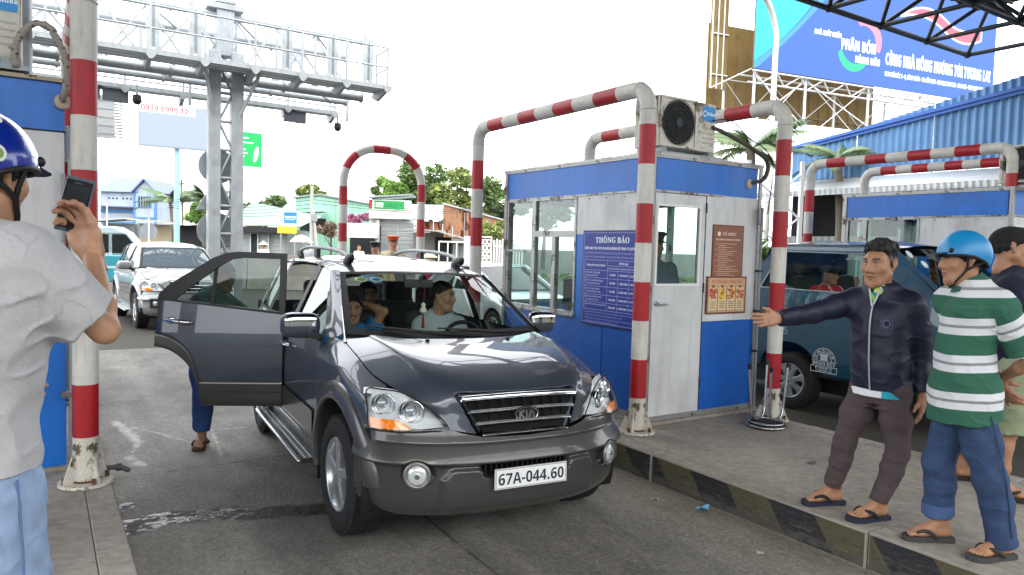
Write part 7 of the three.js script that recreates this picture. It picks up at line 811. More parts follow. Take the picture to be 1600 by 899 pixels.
// ---- people in the grey car, sitting in its own axes
const carAt = (x, y, z) => { const e = new THREE.Matrix4().makeRotationFromEuler(new THREE.Euler(0, -0.072, -0.013, 'YXZ')).setPosition(2.496, -0.008, -5.488); return V(x, y, z).applyMatrix4(e).toArray(); };
function sitter(label, x, z, y, headY, o = {}) {
  const p = { sk: o.sk ?? SK.mid, h: 0.014, hh: 0.005, P: [0, 0.08, 0], N: [0, headY - 0.16, -0.09], yaw0: 0, yaw1: 0, st: o.st ?? MAN.map(s => [s[0], s[1] * (o.k ?? 1), s[2] * (o.k ?? 1), s[3]]), arms: o.arms ?? [{ S: [-0.165, headY - 0.25, -0.09], E: [-0.24, headY - 0.48, 0.05], W: [-0.15, headY - 0.44, 0.28] }, { S: [0.165, headY - 0.25, -0.09], E: [0.24, headY - 0.48, 0.05], W: [0.15, headY - 0.44, 0.28] }], legs: [{ H: [-0.09, 0.05, 0.02], K: [-0.12, 0.1, 0.42], A: [-0.12, -0.2, 0.5], phi: 0, foot: false }, { H: [0.09, 0.05, 0.02], K: [0.12, 0.1, 0.42], A: [0.12, -0.2, 0.5], phi: 0, foot: false }], head: { c: [0, headY, -0.02], phi: o.phi ?? 0, pitch: o.pitch ?? 0, s: o.s ?? 1, smile: o.smile, gaze: o.gaze }, hair: o.hair ?? { top: 0.016, side: 0.012, y0: 0.022, slope: 0.7 } };
  const q = person(label, carAt(x, y, z), -0.072, p);
  q.cloth('shirt', fold((x2, y2, z2) => { let d = Math.max(torsoFn(p, 0.024)(x2, y2, z2), 0.0 - y2); for (const a of p.arms) d = smin(smin(d, chain([[...p.N, 0.075], [...a.S, 0.065]])(x2, y2, z2), 0.04), sleeve(a.S, a.E, a.W, o.sl ?? 0.85, 0.078, 0.07, 0.05)(x2, y2, z2), 0.03); return Math.max(d, -ell(0, p.N[1] + 0.075, -0.04, 0.062, 0.08, 0.07)(x2, y2, z2)); }, 0.008, 11, 14, 11, x * 9), cloth(o.col ?? 0xb9bcc2)); 
  q.cloth('trousers', (x2, y2, z2) => { let d = Math.max(torsoFn(p, 0.012)(x2, y2, z2), y2 - 0.1); for (const l of p.legs) d = smin(d, pants(l, 1.9, [0.1, 0.085, 0.075, 0.07, 0.06])(x2, y2, z2), 0.03); return d; }, cloth(0x23252c)); return q;
}
sitter('driver in a pale collared shirt looking out to his left', 0.37, -0.03, 0.66, 0.715, { phi: -0.75, gaze: 0.003, col: 0xb6bac0, s: 1.04 });
sitter('smiling passenger in a blue shirt with an arm behind the head', -0.40, -0.12, 0.60, 0.66, { sk: SK.tan, phi: 0.12, smile: true, col: 0x2b6ea8, s: 0.98, arms: [{ S: [-0.165, 0.41, -0.09], E: [-0.24, 0.2, 0.05], W: [-0.15, 0.22, 0.25] }, { S: [0.165, 0.43, -0.09], E: [0.27, 0.64, 0.0], W: [0.13, 0.70, -0.14] }], sl: 0.6 });
sitter('dim passenger in dark clothes between the seats of the grey car', 0.0, -0.95, 0.62, 0.70, { sk: SK.tan, col: 0x17181b, phi: 0.1 });
// ---------------------------------------------------------------- other vehicles
{
  const o = thing('car', 'silver off-road car waiting in the lane behind the open door', 'car', [2.36, 0, -17.35]); o.rotation.y = 0.05;
  suv(o, { paint: carPaint(0x9a9a98, 0.6), clad: carPaint(0x949493, 0.6), badge: false, wipers: false, openDoor: false, sideGlass: glassM.dark, front: P(0x9fb0bc, 0.02, 0, { transmission: 0.75, thickness: 0, ior: 1.5 }), ring: M.black });
  for (const s of [-1, 1]) part(o, 'fog_surround', tr(new THREE.RingGeometry(0.07, 0.13, 4, 1).rotateZ(Math.PI / 4), s * 0.66, 0.53, 2.022, 0, s * 0.55), M.black);
}
const doorLogo = canvasTex(256, 256, (c, w, h) => { c.fillStyle = '#000'; c.fillRect(0, 0, w, h); c.strokeStyle = c.fillStyle = '#fff'; c.lineWidth = 5; c.beginPath(); c.arc(128, 150, 104, Math.PI, 0); c.stroke(); c.beginPath(); c.arc(128, 150, 68, Math.PI, 0); c.stroke(); c.fillRect(96, 96, 64, 52); c.fillStyle = '#000'; for (let i = 0; i < 4; i++) c.fillRect(100, 104 + i * 11, 56, 3); c.fillStyle = '#fff'; c.font = 'bold 22px sans-serif'; c.textAlign = 'center'; [...'CTY VẬN TẢI VIỆT MỸ'].forEach((ch, i) => { const a = Math.PI * (1.06 + i * 0.0465); c.save(); c.translate(128 + 84 * Math.cos(a), 150 + 84 * Math.sin(a)); c.rotate(a + Math.PI / 2); c.fillText(ch, 0, 7); c.restore(); }); c.fillRect(10, 152, 236, 3); c.font = 'bold 40px serif'; c.fillText('ĐOÀN KẾT', 128, 190, 220); c.strokeRect(8, 200, 240, 50); c.font = 'bold 19px sans-serif'; c.fillText('ĐT: 02963 852 155', 128, 221, 220); c.fillText('TT.CHỢ MỚI - AG', 128, 243, 220); });
{
  const o = thing('light_truck', 'dark blue light truck cab waiting in the next lane, a boy at its window', 'truck', [8.13, 0, -4.70]), bl = carPaint(0x12435c, 0.1), W = 0.80;
  const sx = (z, y) => slut([[0.4, 0.77], [0.6, 0.80], [1.0, 0.80], [1.3, 0.785], [1.4, 0.77], [1.65, 0.715], [1.9, 0.655], [1.98, 0.62]], y) * slut([[-1.4, 1], [0.7, 1], [1.05, 0.96], [1.3, 0.86]], z);
  const A = z => Math.abs(z + 0.6) < 0.43 ? 0.36 + Math.sqrt(0.43 ** 2 - (z + 0.6) ** 2) : 0.46, both = (n, f, nu, nv, m) => [-1, 1].forEach(s => part(o, n, gridSurf((u, v) => { const [z, y, e] = f(u, v); return [s * (sx(z, y) + (e ?? 0)), y, z]; }, nu, nv, s > 0), m));
  const zf = y => slut([[0.45, 1.30], [0.8, 1.33], [1.1, 1.27], [1.4, 1.13], [1.9, 0.52]], y), zr = y => slut([[0.45, -1.32], [1.0, -1.30], [1.4, -1.22], [1.9, -1.0]], y);
  both('side_panel', (u, v) => { const z = mix(-1.32, 1.28, u), y = mix(A(z), 1.39, v); return [Math.min(z, zf(y)), y]; }, 60, 14, bl);
  both('door_gap', (u, v) => { const t = u; return [slut([[0, 0.98], [0.5, 0.98], [1, 0.62]], t), mix(0.48, 1.5, t), 0.002 + 0.0]; }, 12, 1, bl);
  both('pillar', (u, v) => { const y = mix(1.385, 1.88, v); return [mix(mix(0.30, 0.22, v), zf(y), u), y]; }, 10, 10, bl); both('pillar', (u, v) => { const y = mix(1.385, 1.88, v); return [mix(zr(y), zr(y) + 0.17, u), y]; }, 4, 10, bl);
  both('roof_side', (u, v) => [mix(-1.0, 0.50, u), mix(1.83, 1.93, v)], 12, 4, bl); both('window', (u, v) => { const y = mix(1.39, 1.84, v); return [mix(zr(y) + 0.16, mix(0.30, 0.22, v), u), y, -0.012]; }, 10, 6, glassM.clear);
  for (const s of [-1, 1]) part(o, 'window_trim', tube([[s * (sx(0, 1.4) + 0.004), 1.40, -1.06], [s * (sx(0, 1.4) + 0.004), 1.40, 0.29], [s * (sx(0, 1.83) + 0.002), 1.83, 0.23], [s * (sx(0, 1.84) + 0.002), 1.84, -0.86], [s * (sx(0, 1.4) + 0.004), 1.40, -1.06]].flatMap((p, i, a) => i < a.length - 1 ? [p, lerp3(p, a[i + 1], 0.08), lerp3(p, a[i + 1], 0.92)] : [p]), 0.009, 90, 6), S(0x9aa5ad, 0.35, 0.5));
  part(o, 'roof', gridSurf((u, v) => { const x = u * 2 - 1, z = mix(-1.03, 0.52, v); return [x * 0.66, 1.985 - 0.06 * x * x - 0.04 * Math.max(0, (z - 0.2) / 0.3) ** 2 - 0.03 * Math.max(0, (-0.7 - z) / 0.3), z]; }, 16, 14), bl);
  part(o, 'front_panel', gridSurf((u, v) => { const x = u * 2 - 1, y = mix(0.44, 1.40, v), w = sx(0.9, y) * 0.99; return [x * w, y, zf(y) + 0.07 - 0.16 * Math.abs(x) ** 4]; }, 24, 14), bl);
  part(o, 'windscreen', gridSurf((u, v) => { const x = u * 2 - 1, y = mix(1.41, 1.90, v), w = sx(0.5, y) * 0.97; return [x * w, y, zf(y) + 0.05 - 0.12 * Math.abs(x) ** 3]; }, 16, 8), glassM.clear); [0, 1].forEach(k => part(o, 'windscreen_frame', gridSurf((u, v) => { const y = mix(1.40, 1.91, u), s = k ? 1 : -1, x = mix(0.93, 1.03, v), w = sx(0.5, y) * 0.97; return [s * x * w, y, zf(y) + 0.055 - 0.12 * x ** 3]; }, 8, 2), M.black));
  part(o, 'cowl', gridSurf((u, v) => { const x = u * 2 - 1; return [x * 0.74, mix(1.25, 1.41, v), zf(mix(1.25, 1.41, v)) + 0.078 - 0.14 * Math.abs(x) ** 4]; }, 16, 3), M.black); part(o, 'wiper', [tube([[-0.6, 1.41, 1.24], [-0.2, 1.46, 1.22], [0.1, 1.52, 1.16]], 0.01, 10, 5), tube([[-0.1, 1.41, 1.25], [0.3, 1.46, 1.22], [0.5, 1.50, 1.15]], 0.01, 10, 5)].flat(), M.black);
  const ap = canvasTex(256, 128, (c, w, h) => { c.fillStyle = '#e6e6e4'; c.fillRect(0, 0, w, h); c.fillStyle = '#c0202a'; c.beginPath(); c.moveTo(0, 84); c.lineTo(w, 84); c.lineTo(w, h); c.lineTo(0, h); c.fill(); c.fillStyle = '#15161a'; c.font = 'bold 74px sans-serif'; c.textBaseline = 'middle'; c.fillText('AP', 18, 46); });
  part(o, 'front_sticker', tr((() => { const g = new THREE.PlaneGeometry(0.36, 0.2); g.userData.uv = 1; return g; })(), -0.52, 0.88, 1.405, -0.02), S(0xffffff, 0.5, 0, { map: ap }));
  const pt = canvasTex(470, 110, (c, w, h) => { c.fillStyle = '#e6e7e6'; c.fillRect(0, 0, w, h); c.strokeStyle = '#777'; c.lineWidth = 5; c.strokeRect(4, 4, w - 8, h - 8); c.fillStyle = '#1c2026'; c.font = 'bold 88px sans-serif'; c.textBaseline = 'middle'; c.textAlign = 'center'; c.fillText('67C-032.71', w / 2, h / 2 + 3, w - 30); });
  const np = part(o, 'number_plate', B(0.47, 0.115, 0.01, -0.42, 0.585, 1.412), S(0xd0d2d2, 0.4)); part(np, 'printed_face', plate(0.462, 0.108, -0.42, 0.585, 1.4185), S(0xffffff, 0.4, 0, { map: pt }));
  part(o, 'bumper', B(1.5, 0.2, 0.12, 0, 0.47, 1.33, { r: 0.04 }), M.black); for (const s of [-1, 1]) part(o, 'headlight', B(0.26, 0.16, 0.06, s * 0.55, 0.76, 1.36, { r: 0.03 }), glassM.lamp);
  for (const [u, l] of [[-0.58, 1.84], [-0.50, 1.74]]) part(o, 'sticker', tr(new THREE.CircleGeometry(0.05, 20), u, l, 0.62 + (1.84 - l) * 1.2, -0.7), S(0xc8d4d2, 0.6));
  const pane = (n, w, h, y, z, e, m) => { const g = new THREE.PlaneGeometry(w, h); g.userData.uv = 1; part(o, n, tr(g, -(sx(z, y) + e), y, z, 0, -Math.PI / 2), m); };
  pane('door_emblem', 0.34, 0.34, 0.66, -0.14, 0.004, S(0xdfe5e8, 0.5, 0, { alphaMap: doorLogo, transparent: true })); pane('door_emblem', 0.22, 0.22, 0.98, -0.74, 0.004, S(0xdfe5e8, 0.5, 0, { alphaMap: doorLogo, transparent: true }));
  part(o, 'door_flash', tr(prism([[0, 0], [0.42, 0.03], [0.30, -0.03], [0.12, -0.12]], 0.003).rotateY(-Math.PI / 2), -0.806, 1.16, -1.0), S(0xd07a1c, 0.5)); part(o, 'handle', tube([[-0.80, 1.1, -0.86], [-0.84, 1.1, -0.83], [-0.84, 1.1, -0.73], [-0.80, 1.1, -0.70]], 0.012, 12, 6), S(0x8f9aa2, 0.4, 0.4));
  part(o, 'rear_wall', gridSurf((u, v) => [mix(-0.7, 0.7, u), mix(0.45, 1.9, v), zr(mix(0.45, 1.9, v))], 2, 6), bl); part(o, 'cabin_floor', [BB(-0.74, 0.42, -1.25, 0.74, 0.46, 1.2), BB(-0.7, 1.15, 0.6, 0.7, 1.3, 1.1)], lining); part(o, 'underframe', BB(-0.55, 0.22, -4.2, 0.55, 0.42, 1.25), M.black);
  for (const x of [-0.38, 0.38]) { const s = part(o, 'seat', [tr(new RoundedBoxGeometry(0.5, 0.18, 0.5, 3, 0.06), x, 0.95, -0.35), tr(new RoundedBoxGeometry(0.48, 0.62, 0.14, 3, 0.06), x, 1.25, -0.72, -0.15)], seatM); part(s, 'headrest', tr(new RoundedBoxGeometry(0.26, 0.2, 0.1, 3, 0.045), x, 1.66, -0.78), M.black); }
  part(o, 'cargo_bed', [BB(-0.8, 0.55, -4.4, 0.8, 0.62, -1.4), BB(-0.8, 0.62, -4.4, -0.76, 1.0, -1.4), BB(0.76, 0.62, -4.4, 0.8, 1.0, -1.4), BB(-0.76, 0.62, -4.4, 0.76, 1.0, -4.36)], bl);
  for (const z of [-0.6, -3.4]) for (const s of [-1, 1]) wheelParts(o, s * 0.70, 0.33, z, 0.33, 0.19, s, 0, 7, S(0x9aa0a5, 0.4, 0.7));
}
{ // the boy at the truck window
  const p = { sk: SK.tan, h: 0.014, hh: 0.0048, P: [0, 0.02, 0], N: [0, 0.40, -0.02], yaw0: 0.5, yaw1: 0.4, st: MAN.map(s => [s[0], s[1] * 0.84, s[2] * 0.84, s[3]]), rad: 0.8, arms: [{ S: [-0.13, 0.34, -0.07], E: [-0.17, 0.12, 0.0], W: [-0.12, 0.08, 0.2] }, { S: [0.12, 0.34, 0.04], E: [0.16, 0.12, 0.1], W: [0.1, 0.08, 0.25] }], legs: [{ H: [-0.08, 0, 0.02], K: [-0.09, 0.06, 0.3], A: [-0.09, -0.2, 0.35], phi: 0, foot: false }, { H: [0.08, 0, 0.02], K: [0.09, 0.06, 0.3], A: [0.09, -0.2, 0.35], phi: 0, foot: false }], head: { c: [-0.01, 0.53, 0.02], phi: -0.15, s: 0.92 }, hair: { top: 0.008, side: 0.006, y0: 0.01, slope: 0.6 } };
  const q = person('boy in a black cap and red football shirt at the truck window', [7.73, 1.05, -5.10], -0.05, p);
  q.add('cap', [gridSurf((u, v) => { const a = u * 6.2832, th = v * 1.55, s = Math.sin(th); return [0.094 * s * Math.sin(a), 0.03 + 0.098 * Math.cos(th), -0.014 + 0.112 * s * Math.cos(a)]; }, 28, 10, true), gridSurf((u, v) => { const a = mix(-1.0, 1.0, u); return [0.09 * Math.sin(a), 0.034 - 0.015 * v, -0.01 + 0.108 * Math.cos(a) + v * 0.07 * Math.cos(a * 1.3)]; }, 14, 4)], cloth(0x0f1013));
  q.cloth('football_shirt', fold((x, y, z) => { let d = Math.max(torsoFn(p, 0.022)(x, y, z), -0.02 - y); for (const a of p.arms) d = smin(d, sleeve(a.S, a.E, a.W, 0.8, 0.068, 0.06)(x, y, z), 0.03); return Math.max(d, -ell(0, 0.475, 0.0, 0.055, 0.07, 0.06)(x, y, z)); }, 0.006, 11, 14, 11, 5), cloth(0xffffff, { vertexColors: true }), null, null, (x, y, z) => Math.abs(Math.abs(x - 0.02) - 0.075) < 0.008 && y > 0.33 ? [0.7, 0.7, 0.72] : Math.abs(x) < 0.04 && y < 0.3 ? [0.03, 0.04, 0.16] : [0.48, 0.02, 0.03]);
}
// white saloon and teal minibus further back
function softBox(prof, W, tuck) { // side outline lofted across the width with rounded shoulders: prof rows are [z, y]
  return gridSurf((u, v) => { const p = crAt(prof, v), x = u * 2 - 1, k = Math.abs(x) ** 5; return [x * W * (1 - tuck * Math.max(0, p[1] - 0.8)), p[1] - 0.10 * k * (p[1] > 0.6 ? 1 : -0.4), p[0] * (1 - 0.06 * k)]; }, 28, 60);
}
{
  const o = thing('car', 'white saloon car behind the near booth, seen through its windows', 'car', [7.9, 0, -12.9]), w = carPaint(0xd4d6d8, 0.05);
  part(o, 'body', [softBox([[-2.1, 0.3], [-2.2, 0.6], [-2.15, 0.9], [-1.5, 0.98], [-0.5, 1.0], [0.7, 0.98], [1.5, 0.9], [2.1, 0.74], [2.24, 0.55], [2.15, 0.3]], 0.85, 0.02), ...[-1, 1].map(s => gridSurf((u, v) => { const z = mix(-2.12, 2.12, u), hi = slut([[-2.15, 0.85], [-1.5, 0.92], [0.7, 0.92], [1.5, 0.84], [2.15, 0.66]], z); let lo = 0.25; for (const c of [-1.3, 1.35]) { const d = Math.abs(z - c); if (d < 0.36) lo = Math.max(lo, 0.3 + Math.sqrt(0.36 ** 2 - d * d)); } return [s * (0.83 + 0.03 * Math.sin(v * 3.1)), mix(Math.min(lo, hi - 0.02), hi, v), z]; }, 60, 8))], w);
  part(o, 'roof', gridSurf((u, v) => { const x = u * 2 - 1, z = mix(-0.95, 0.30, v); return [x * 0.60, 1.46 - 0.05 * x * x - 0.12 * ((z + 0.3) / 0.7) ** 2 * 0.6, z]; }, 12, 12), w);
  part(o, 'windscreen', gridSurf((u, v) => { const x = u * 2 - 1; return [x * mix(0.72, 0.58, v), mix(0.98, 1.40, v), mix(1.15, 0.30, v) - 0.1 * x * x]; }, 10, 6), glassM.dark); part(o, 'rear_window', gridSurf((u, v) => { const x = u * 2 - 1; return [x * mix(0.72, 0.58, v), mix(0.98, 1.38, v), mix(-1.6, -0.95, v)]; }, 8, 4), glassM.dark);
  for (const s of [-1, 1]) { part(o, 'side_window', gridSurf((u, v) => { const y = mix(0.94, 1.38, v); return [s * mix(0.80, 0.61, v), y, mix(mix(-1.4, -0.85, v), mix(1.0, 0.28, v), u)]; }, 8, 4), glassM.dark); part(o, 'pillar', [bar([s * 0.74, 0.97, 1.12], [s * 0.60, 1.41, 0.30], 0.06, 0.05), bar([s * 0.80, 0.94, -0.25], [s * 0.62, 1.41, -0.3], 0.07, 0.03), bar([s * 0.74, 0.97, -1.55], [s * 0.60, 1.40, -0.92], 0.08, 0.06), bar([s * 0.615, 1.40, -0.93], [s * 0.605, 1.41, 0.30], 0.05, 0.05)], w); part(o, 'headlight', B(0.34, 0.13, 0.2, s * 0.6, 0.68, 2.05, { r: 0.05 }), glassM.lamp); part(o, 'mirror', B(0.16, 0.12, 0.1, s * 0.9, 1.0, 0.85, { r: 0.04 }), w); for (const z of [-1.3, 1.35]) wheelParts(o, s * 0.74, 0.3, z, 0.3, 0.18, s, 0, 5); }
}
{
  const o = thing('minibus', 'teal and white minibus crossing behind the silver car', 'minibus', [0.95, 0, -27.2]), tl = carPaint(0x2f98ab, 0.1), wh = carPaint(0xbfd6db, 0.05); o.rotation.y = -0.25;
  const pr = (pts, d, m, n) => part(o, n, prism(pts, d, { bevel: 0.05, bs: 3 }).translate(0, 0, -d / 2), m);
  pr([[-2.3, 0.35], [2.25, 0.35], [2.42, 0.6], [2.35, 1.05], [2.1, 1.22], [-2.35, 1.22]], 1.66, tl, 'body'); pr([[-2.32, 1.26], [2.02, 1.26], [1.55, 1.86], [-2.25, 1.86]], 1.5, P(0x22282b, 0.04, 0, { clearcoat: 1 }), 'window_band'); pr([[-2.3, 1.88], [1.56, 1.88], [1.2, 2.1], [-2.2, 2.12]], 1.58, wh, 'roof');
  part(o, 'pillar', [-1.2, 0.1, 1.05].map(x => BB(x, 1.2, 0.75, x + 0.09, 1.9, 0.80)), wh); part(o, 'pillar', [bar([2.06, 1.22, 0.74], [1.5, 1.9, 0.72], 0.1, 0.08)], wh); part(o, 'side_stripe', BB(-2.3, 0.78, 0.83, 2.3, 0.86, 0.886), wh); part(o, 'handle', BB(0.75, 0.98, 0.82, 0.95, 1.02, 0.9), M.chrome);
  for (const x of [-1.5, 1.5]) for (const z of [0.68, -0.68]) part(o, 'wheel', tr(new THREE.CylinderGeometry(0.33, 0.33, 0.2, 24).rotateX(Math.PI / 2), x, 0.33, z), tyreMat);
}
{ // motorbike and rider waiting beyond the booth
  const o = thing('motorbike', 'dark motorbike standing beyond the booth, seen through its door window', 'motorbike', [8.0, 0, -8.3], 1.2), R = 0.29;
  for (const x of [-0.6, 0.62]) part(o, 'wheel', [tr(new THREE.TorusGeometry(R - 0.04, 0.045, 10, 32), x, R, 0), ...Array.from({ length: 10 }, (_, i) => cyl([x, R, 0], [x + (R - 0.05) * Math.cos(i * 0.628), R + (R - 0.05) * Math.sin(i * 0.628), 0], 0.006, 0.006, 4))], tyreMat);
  part(o, 'frame', tube([[-0.6, R, 0.09], [-0.2, 0.5, 0.08], [0.2, 0.45, 0.06], [0.42, 0.9, 0.02], [0.62, R, 0.07]], 0.035, 30, 7), M.dark); part(o, 'engine', B(0.4, 0.26, 0.24, -0.02, 0.38, 0, { r: 0.06 }), M.darksteel); part(o, 'seat', B(0.72, 0.12, 0.26, -0.35, 0.8, 0, { r: 0.05 }), M.black); part(o, 'fairing', prism([[0.1, 0.45], [0.3, 0.4], [0.52, 0.9], [0.40, 1.02], [0.25, 0.75]], 0.3, { bevel: 0.05 }).translate(0, 0, -0.15), carPaint(0x7f1320, 0.2)); part(o, 'handlebar', [cyl([0.36, 1.02, -0.32], [0.36, 1.02, 0.32], 0.016), cyl([0.3, 1.05, -0.28], [0.28, 1.2, -0.32], 0.008), cyl([0.3, 1.05, 0.28], [0.28, 1.2, 0.32], 0.008)], M.black); part(o, 'mirror', [B(0.02, 0.08, 0.12, 0.28, 1.22, -0.33, { r: 0.01 }), B(0.02, 0.08, 0.12, 0.28, 1.22, 0.33, { r: 0.01 })], M.black);
  const p = { sk: SK.tan, h: 0.016, hh: 0.006, P: [-0.25, 0.90, 0], N: [-0.15, 1.42, 0], yaw0: -1.57, yaw1: -1.57, arms: [{ S: [-0.13, 1.35, 0.17], E: [0.05, 1.12, 0.26], W: [0.3, 1.05, 0.26] }, { S: [-0.13, 1.35, -0.17], E: [0.05, 1.12, -0.26], W: [0.3, 1.05, -0.26] }], legs: [{ H: [-0.25, 0.88, 0.09], K: [0.12, 0.72, 0.2], A: [0.0, 0.3, 0.2], F: [0, 0.24, 0.2], phi: -1.57 }, { H: [-0.25, 0.88, -0.09], K: [0.12, 0.72, -0.2], A: [0.0, 0.3, -0.2], F: [0, 0.24, -0.2], phi: -1.57 }], head: { c: [-0.1, 1.57, 0], phi: -1.5, s: 1 } };
  const q = person('rider in a blue shirt sitting on the motorbike beyond the booth', [8.0, 0, -8.3], 1.2, p); helmet(q, 'helmet', P(0x3b6fb0, 0.3, 0));
  q.cloth('shirt', (x, y, z) => { let d = Math.max(torsoFn(p, 0.028)(x, y, z), 0.82 - y); for (const a of p.arms) d = smin(d, sleeve(a.S, a.E, a.W, 1.8, 0.08, 0.065, 0.045)(x, y, z), 0.03); return d; }, cloth(0x2c7fc4)); q.cloth('trousers', (x, y, z) => { let d = Math.max(torsoFn(p, 0.01)(x, y, z), y - 0.9); for (const l of p.legs) d = smin(d, pants(l, 1.9, [0.11, 0.09, 0.075, 0.07, 0.06])(x, y, z), 0.03); return d; }, cloth(0x23252c));
}
// ---------------------------------------------------------------- the street beyond: houses, shops, trees
const town = (X, D) => [X * 0.8393 + D * 0.5437, 0, X * 0.543 - D * 0.8375], wallM = (c, o = {}) => S(c, 0.8, 0, { map: rept(T.dirt, 0.3), ...o }), shutterM = S(0x9aa0a1, 0.55, 0.3, { map: rept(T.dirt, 0.6) });
function shutter(o, x0, y0, x1, y1, z, m = shutterM, step = 0.28) { const n = Math.max(2, Math.round((y1 - y0) / step)), h = (y1 - y0) / n; for (let i = 0; i < n; i++) part(o, 'shutter_slat', BB(x0, y0 + i * h + 0.012, z, x1, y0 + (i + 1) * h - 0.012, z + 0.04), m); }
const signTex = (w, h, f) => S(0xffffff, 0.6, 0, { map: canvasTex(w, h, f) });
{ // two-storey house
  const o = thing('house', 'white and pale blue two-storey house with a lavender roof, far left', 'house', town(-44.8, 85), TURN), wh = wallM(0xa5b1bd), bl = wallM(0x5688b8), rf = S(0x6c77a6, 0.7);
  part(o, 'wall', [BB(-3.4, 0, -6, 0.8, 7.0, 0)], wh); part(o, 'wall', prism([[0.8, 0], [3.2, 0], [3.2, 7.1], [2.0, 8.3], [0.8, 7.1]], 6).translate(0, 0, -5.6), wh); part(o, 'blue_pier', [BB(0.62, 0, 0.2, 0.86, 7.0, 0.46), BB(3.05, 0, 0.2, 3.3, 7.1, 0.46)], bl); part(o, 'blue_band', [BB(-3.4, 4.55, 0, 0.62, 4.95, 0.12), BB(0.86, 3.9, 0.4, 3.05, 4.1, 0.5), BB(-3.4, 3.3, 0, 0.62, 3.5, 0.1)], bl);
  part(o, 'roof', gridSurf((u, v) => [mix(-3.8 + 0.5 * v, 1.2, u), mix(6.95, 8.85, v), mix(0.5, -3, v)], 4, 4), rf); part(o, 'roof', [bar([0.55, 6.95, -2.5], [2.0, 8.5, -2.5], 6.6, 0.12), bar([3.45, 6.95, -2.5], [2.0, 8.5, -2.5], 6.6, 0.12)], rf); part(o, 'canopy', bar([-3.5, 5.25, 0.5], [0.62, 5.2, 0.5], 1.1, 0.12), rf);
  const win = (x, y, w, h, z, n) => { const f = part(o, 'window', frameRect(x, y, x + w, y + h, z, z + 0.1, 0.08), bl); part(f, 'pane', BB(x + 0.08, y + 0.08, z + 0.02, x + w - 0.08, y + h - 0.08, z + 0.04), glassM.dark); part(f, 'bar', Array.from({ length: n }, (_, i) => BB(x + w * (i + 1) / (n + 1) - 0.03, y + 0.08, z + 0.05, x + w * (i + 1) / (n + 1) + 0.03, y + h - 0.08, z + 0.09)), wh); };
  win(1.2, 5.2, 1.5, 1.3, 0.42, 4); win(1.2, 2.1, 1.6, 1.3, 0.42, 3); win(-0.95, 1.9, 1.2, 1.25, 0.02, 2); win(-2.7, 2.3, 0.9, 0.9, 0.02, 1); for (let i = 0; i < 6; i++) part(o, 'vent_hole', BB(-2.5 + i * 0.45 + (i > 2 ? 0.3 : 0), 6.1, 0, -2.3 + i * 0.45 + (i > 2 ? 0.3 : 0), 6.28, 0.02), M.dark);
}
{ // green shed with shutters
  const o = thing('shop', 'low shop with a pale green tin roof and grey shutters behind the gantry column', 'shop', town(-16.4, 48), TURN), gr = S(0x8fb3a4, 0.6, 0.2, { map: T.dirt });
  part(o, 'wall', BB(-2.2, 0, -5, 1.4, 2.55, -0.3), wallM(0x9aa09c)); part(o, 'roof', gridSurf((u, v) => [mix(-2.4, 2.6, u), mix(2.75, mix(4.5, 3.6, u), v) + (Math.round(u * 160) % 4 < 2 ? 0.04 : 0), mix(0.6, -4.5, v)], 160, 1), gr); part(o, 'eave', BB(-2.4, 2.3, 0.35, 1.6, 2.68, 0.6), M.dark); for (const [a, b] of [[-1.9, -1.1], [-0.45, 0.1], [0.55, 1.3]]) shutter(o, a, 0.1, b, 2.2, -0.28); part(o, 'door', BB(-1.05, 0.1, -0.3, -0.5, 2.2, -0.25), M.dark); part(o, 'post', [-1.0, -0.5, 0.2].map(x => BB(x - 0.04, 0, -0.2, x + 0.04, 2.3, -0.12)), S(0xb7c7c2, 0.6));
  const g = thing('shop_sign', 'white and blue shop sign with a yellow strip below it', 'sign', town(-14.42, 46.5), TURN); part(g, 'panel', BB(-0.65, 2.75, -0.06, 0.62, 3.68, 0), M.white); part(g, 'printed_face', plate(1.26, 0.92, -0.015, 3.215, 0.006), signTex(256, 192, (c, w, h) => { c.fillStyle = '#dfe3e8'; c.fillRect(0, 0, w, h); c.fillStyle = '#2a7fd0'; c.fillRect(80, 8, w - 88, h - 40); c.fillStyle = '#fff'; c.font = 'bold 34px sans-serif'; c.fillText('Samsung', 92, 84, 150); c.fillRect(100, 100, 120, 7); c.fillStyle = '#c97b4a'; c.fillRect(14, 60, 46, 14); c.fillStyle = '#5a86c0'; c.fillRect(14, 88, 46, 12); c.fillRect(14, 120, 46, 12); })); part(g, 'yellow_strip', [BB(-0.66, 2.28, -0.04, 0.56, 2.72, 0.01)], S(0xd9b92c, 0.6)); part(g, 'post', [BB(-0.5, 0, -0.1, -0.42, 2.75, -0.05), BB(0.4, 0, -0.1, 0.48, 2.75, -0.05)], M.galv);
}
{ const o = thing('utility_pole', 'leaning concrete utility pole with wires before the green tin wall', 'pole', town(-11.1, 40), TURN); part(o, 'pole', [cyl([0, 0, 0], [0.0, 4.85, 0], 0.11, 0.085, 10), cyl([0.5, 0, 0.1], [0.08, 3.6, 0.05], 0.09, 0.07, 10)], S(0xa9a8a2, 0.8)); part(o, 'meter_box', [B(0.3, 0.4, 0.2, 0.16, 3.1, 0.1)], M.galv);
  for (let k = 0; k < 5; k++) part(o, 'wire', tube([[0, 4.3 - k * 0.22, 0], [-3.5, 3.7 - k * 0.16, 0.5], [-7.4, 3.9 - k * 0.12, 1]], 0.013, 16, 4, false), M.black); for (let k = 0; k < 3; k++) part(o, 'wire', tube([[0, 4.3 - k * 0.2, 0], [6, 3.9 - k * 0.1, -4], [14, 5.0 - k * 0.2, -8]], 0.013, 16, 4, false), M.black); }
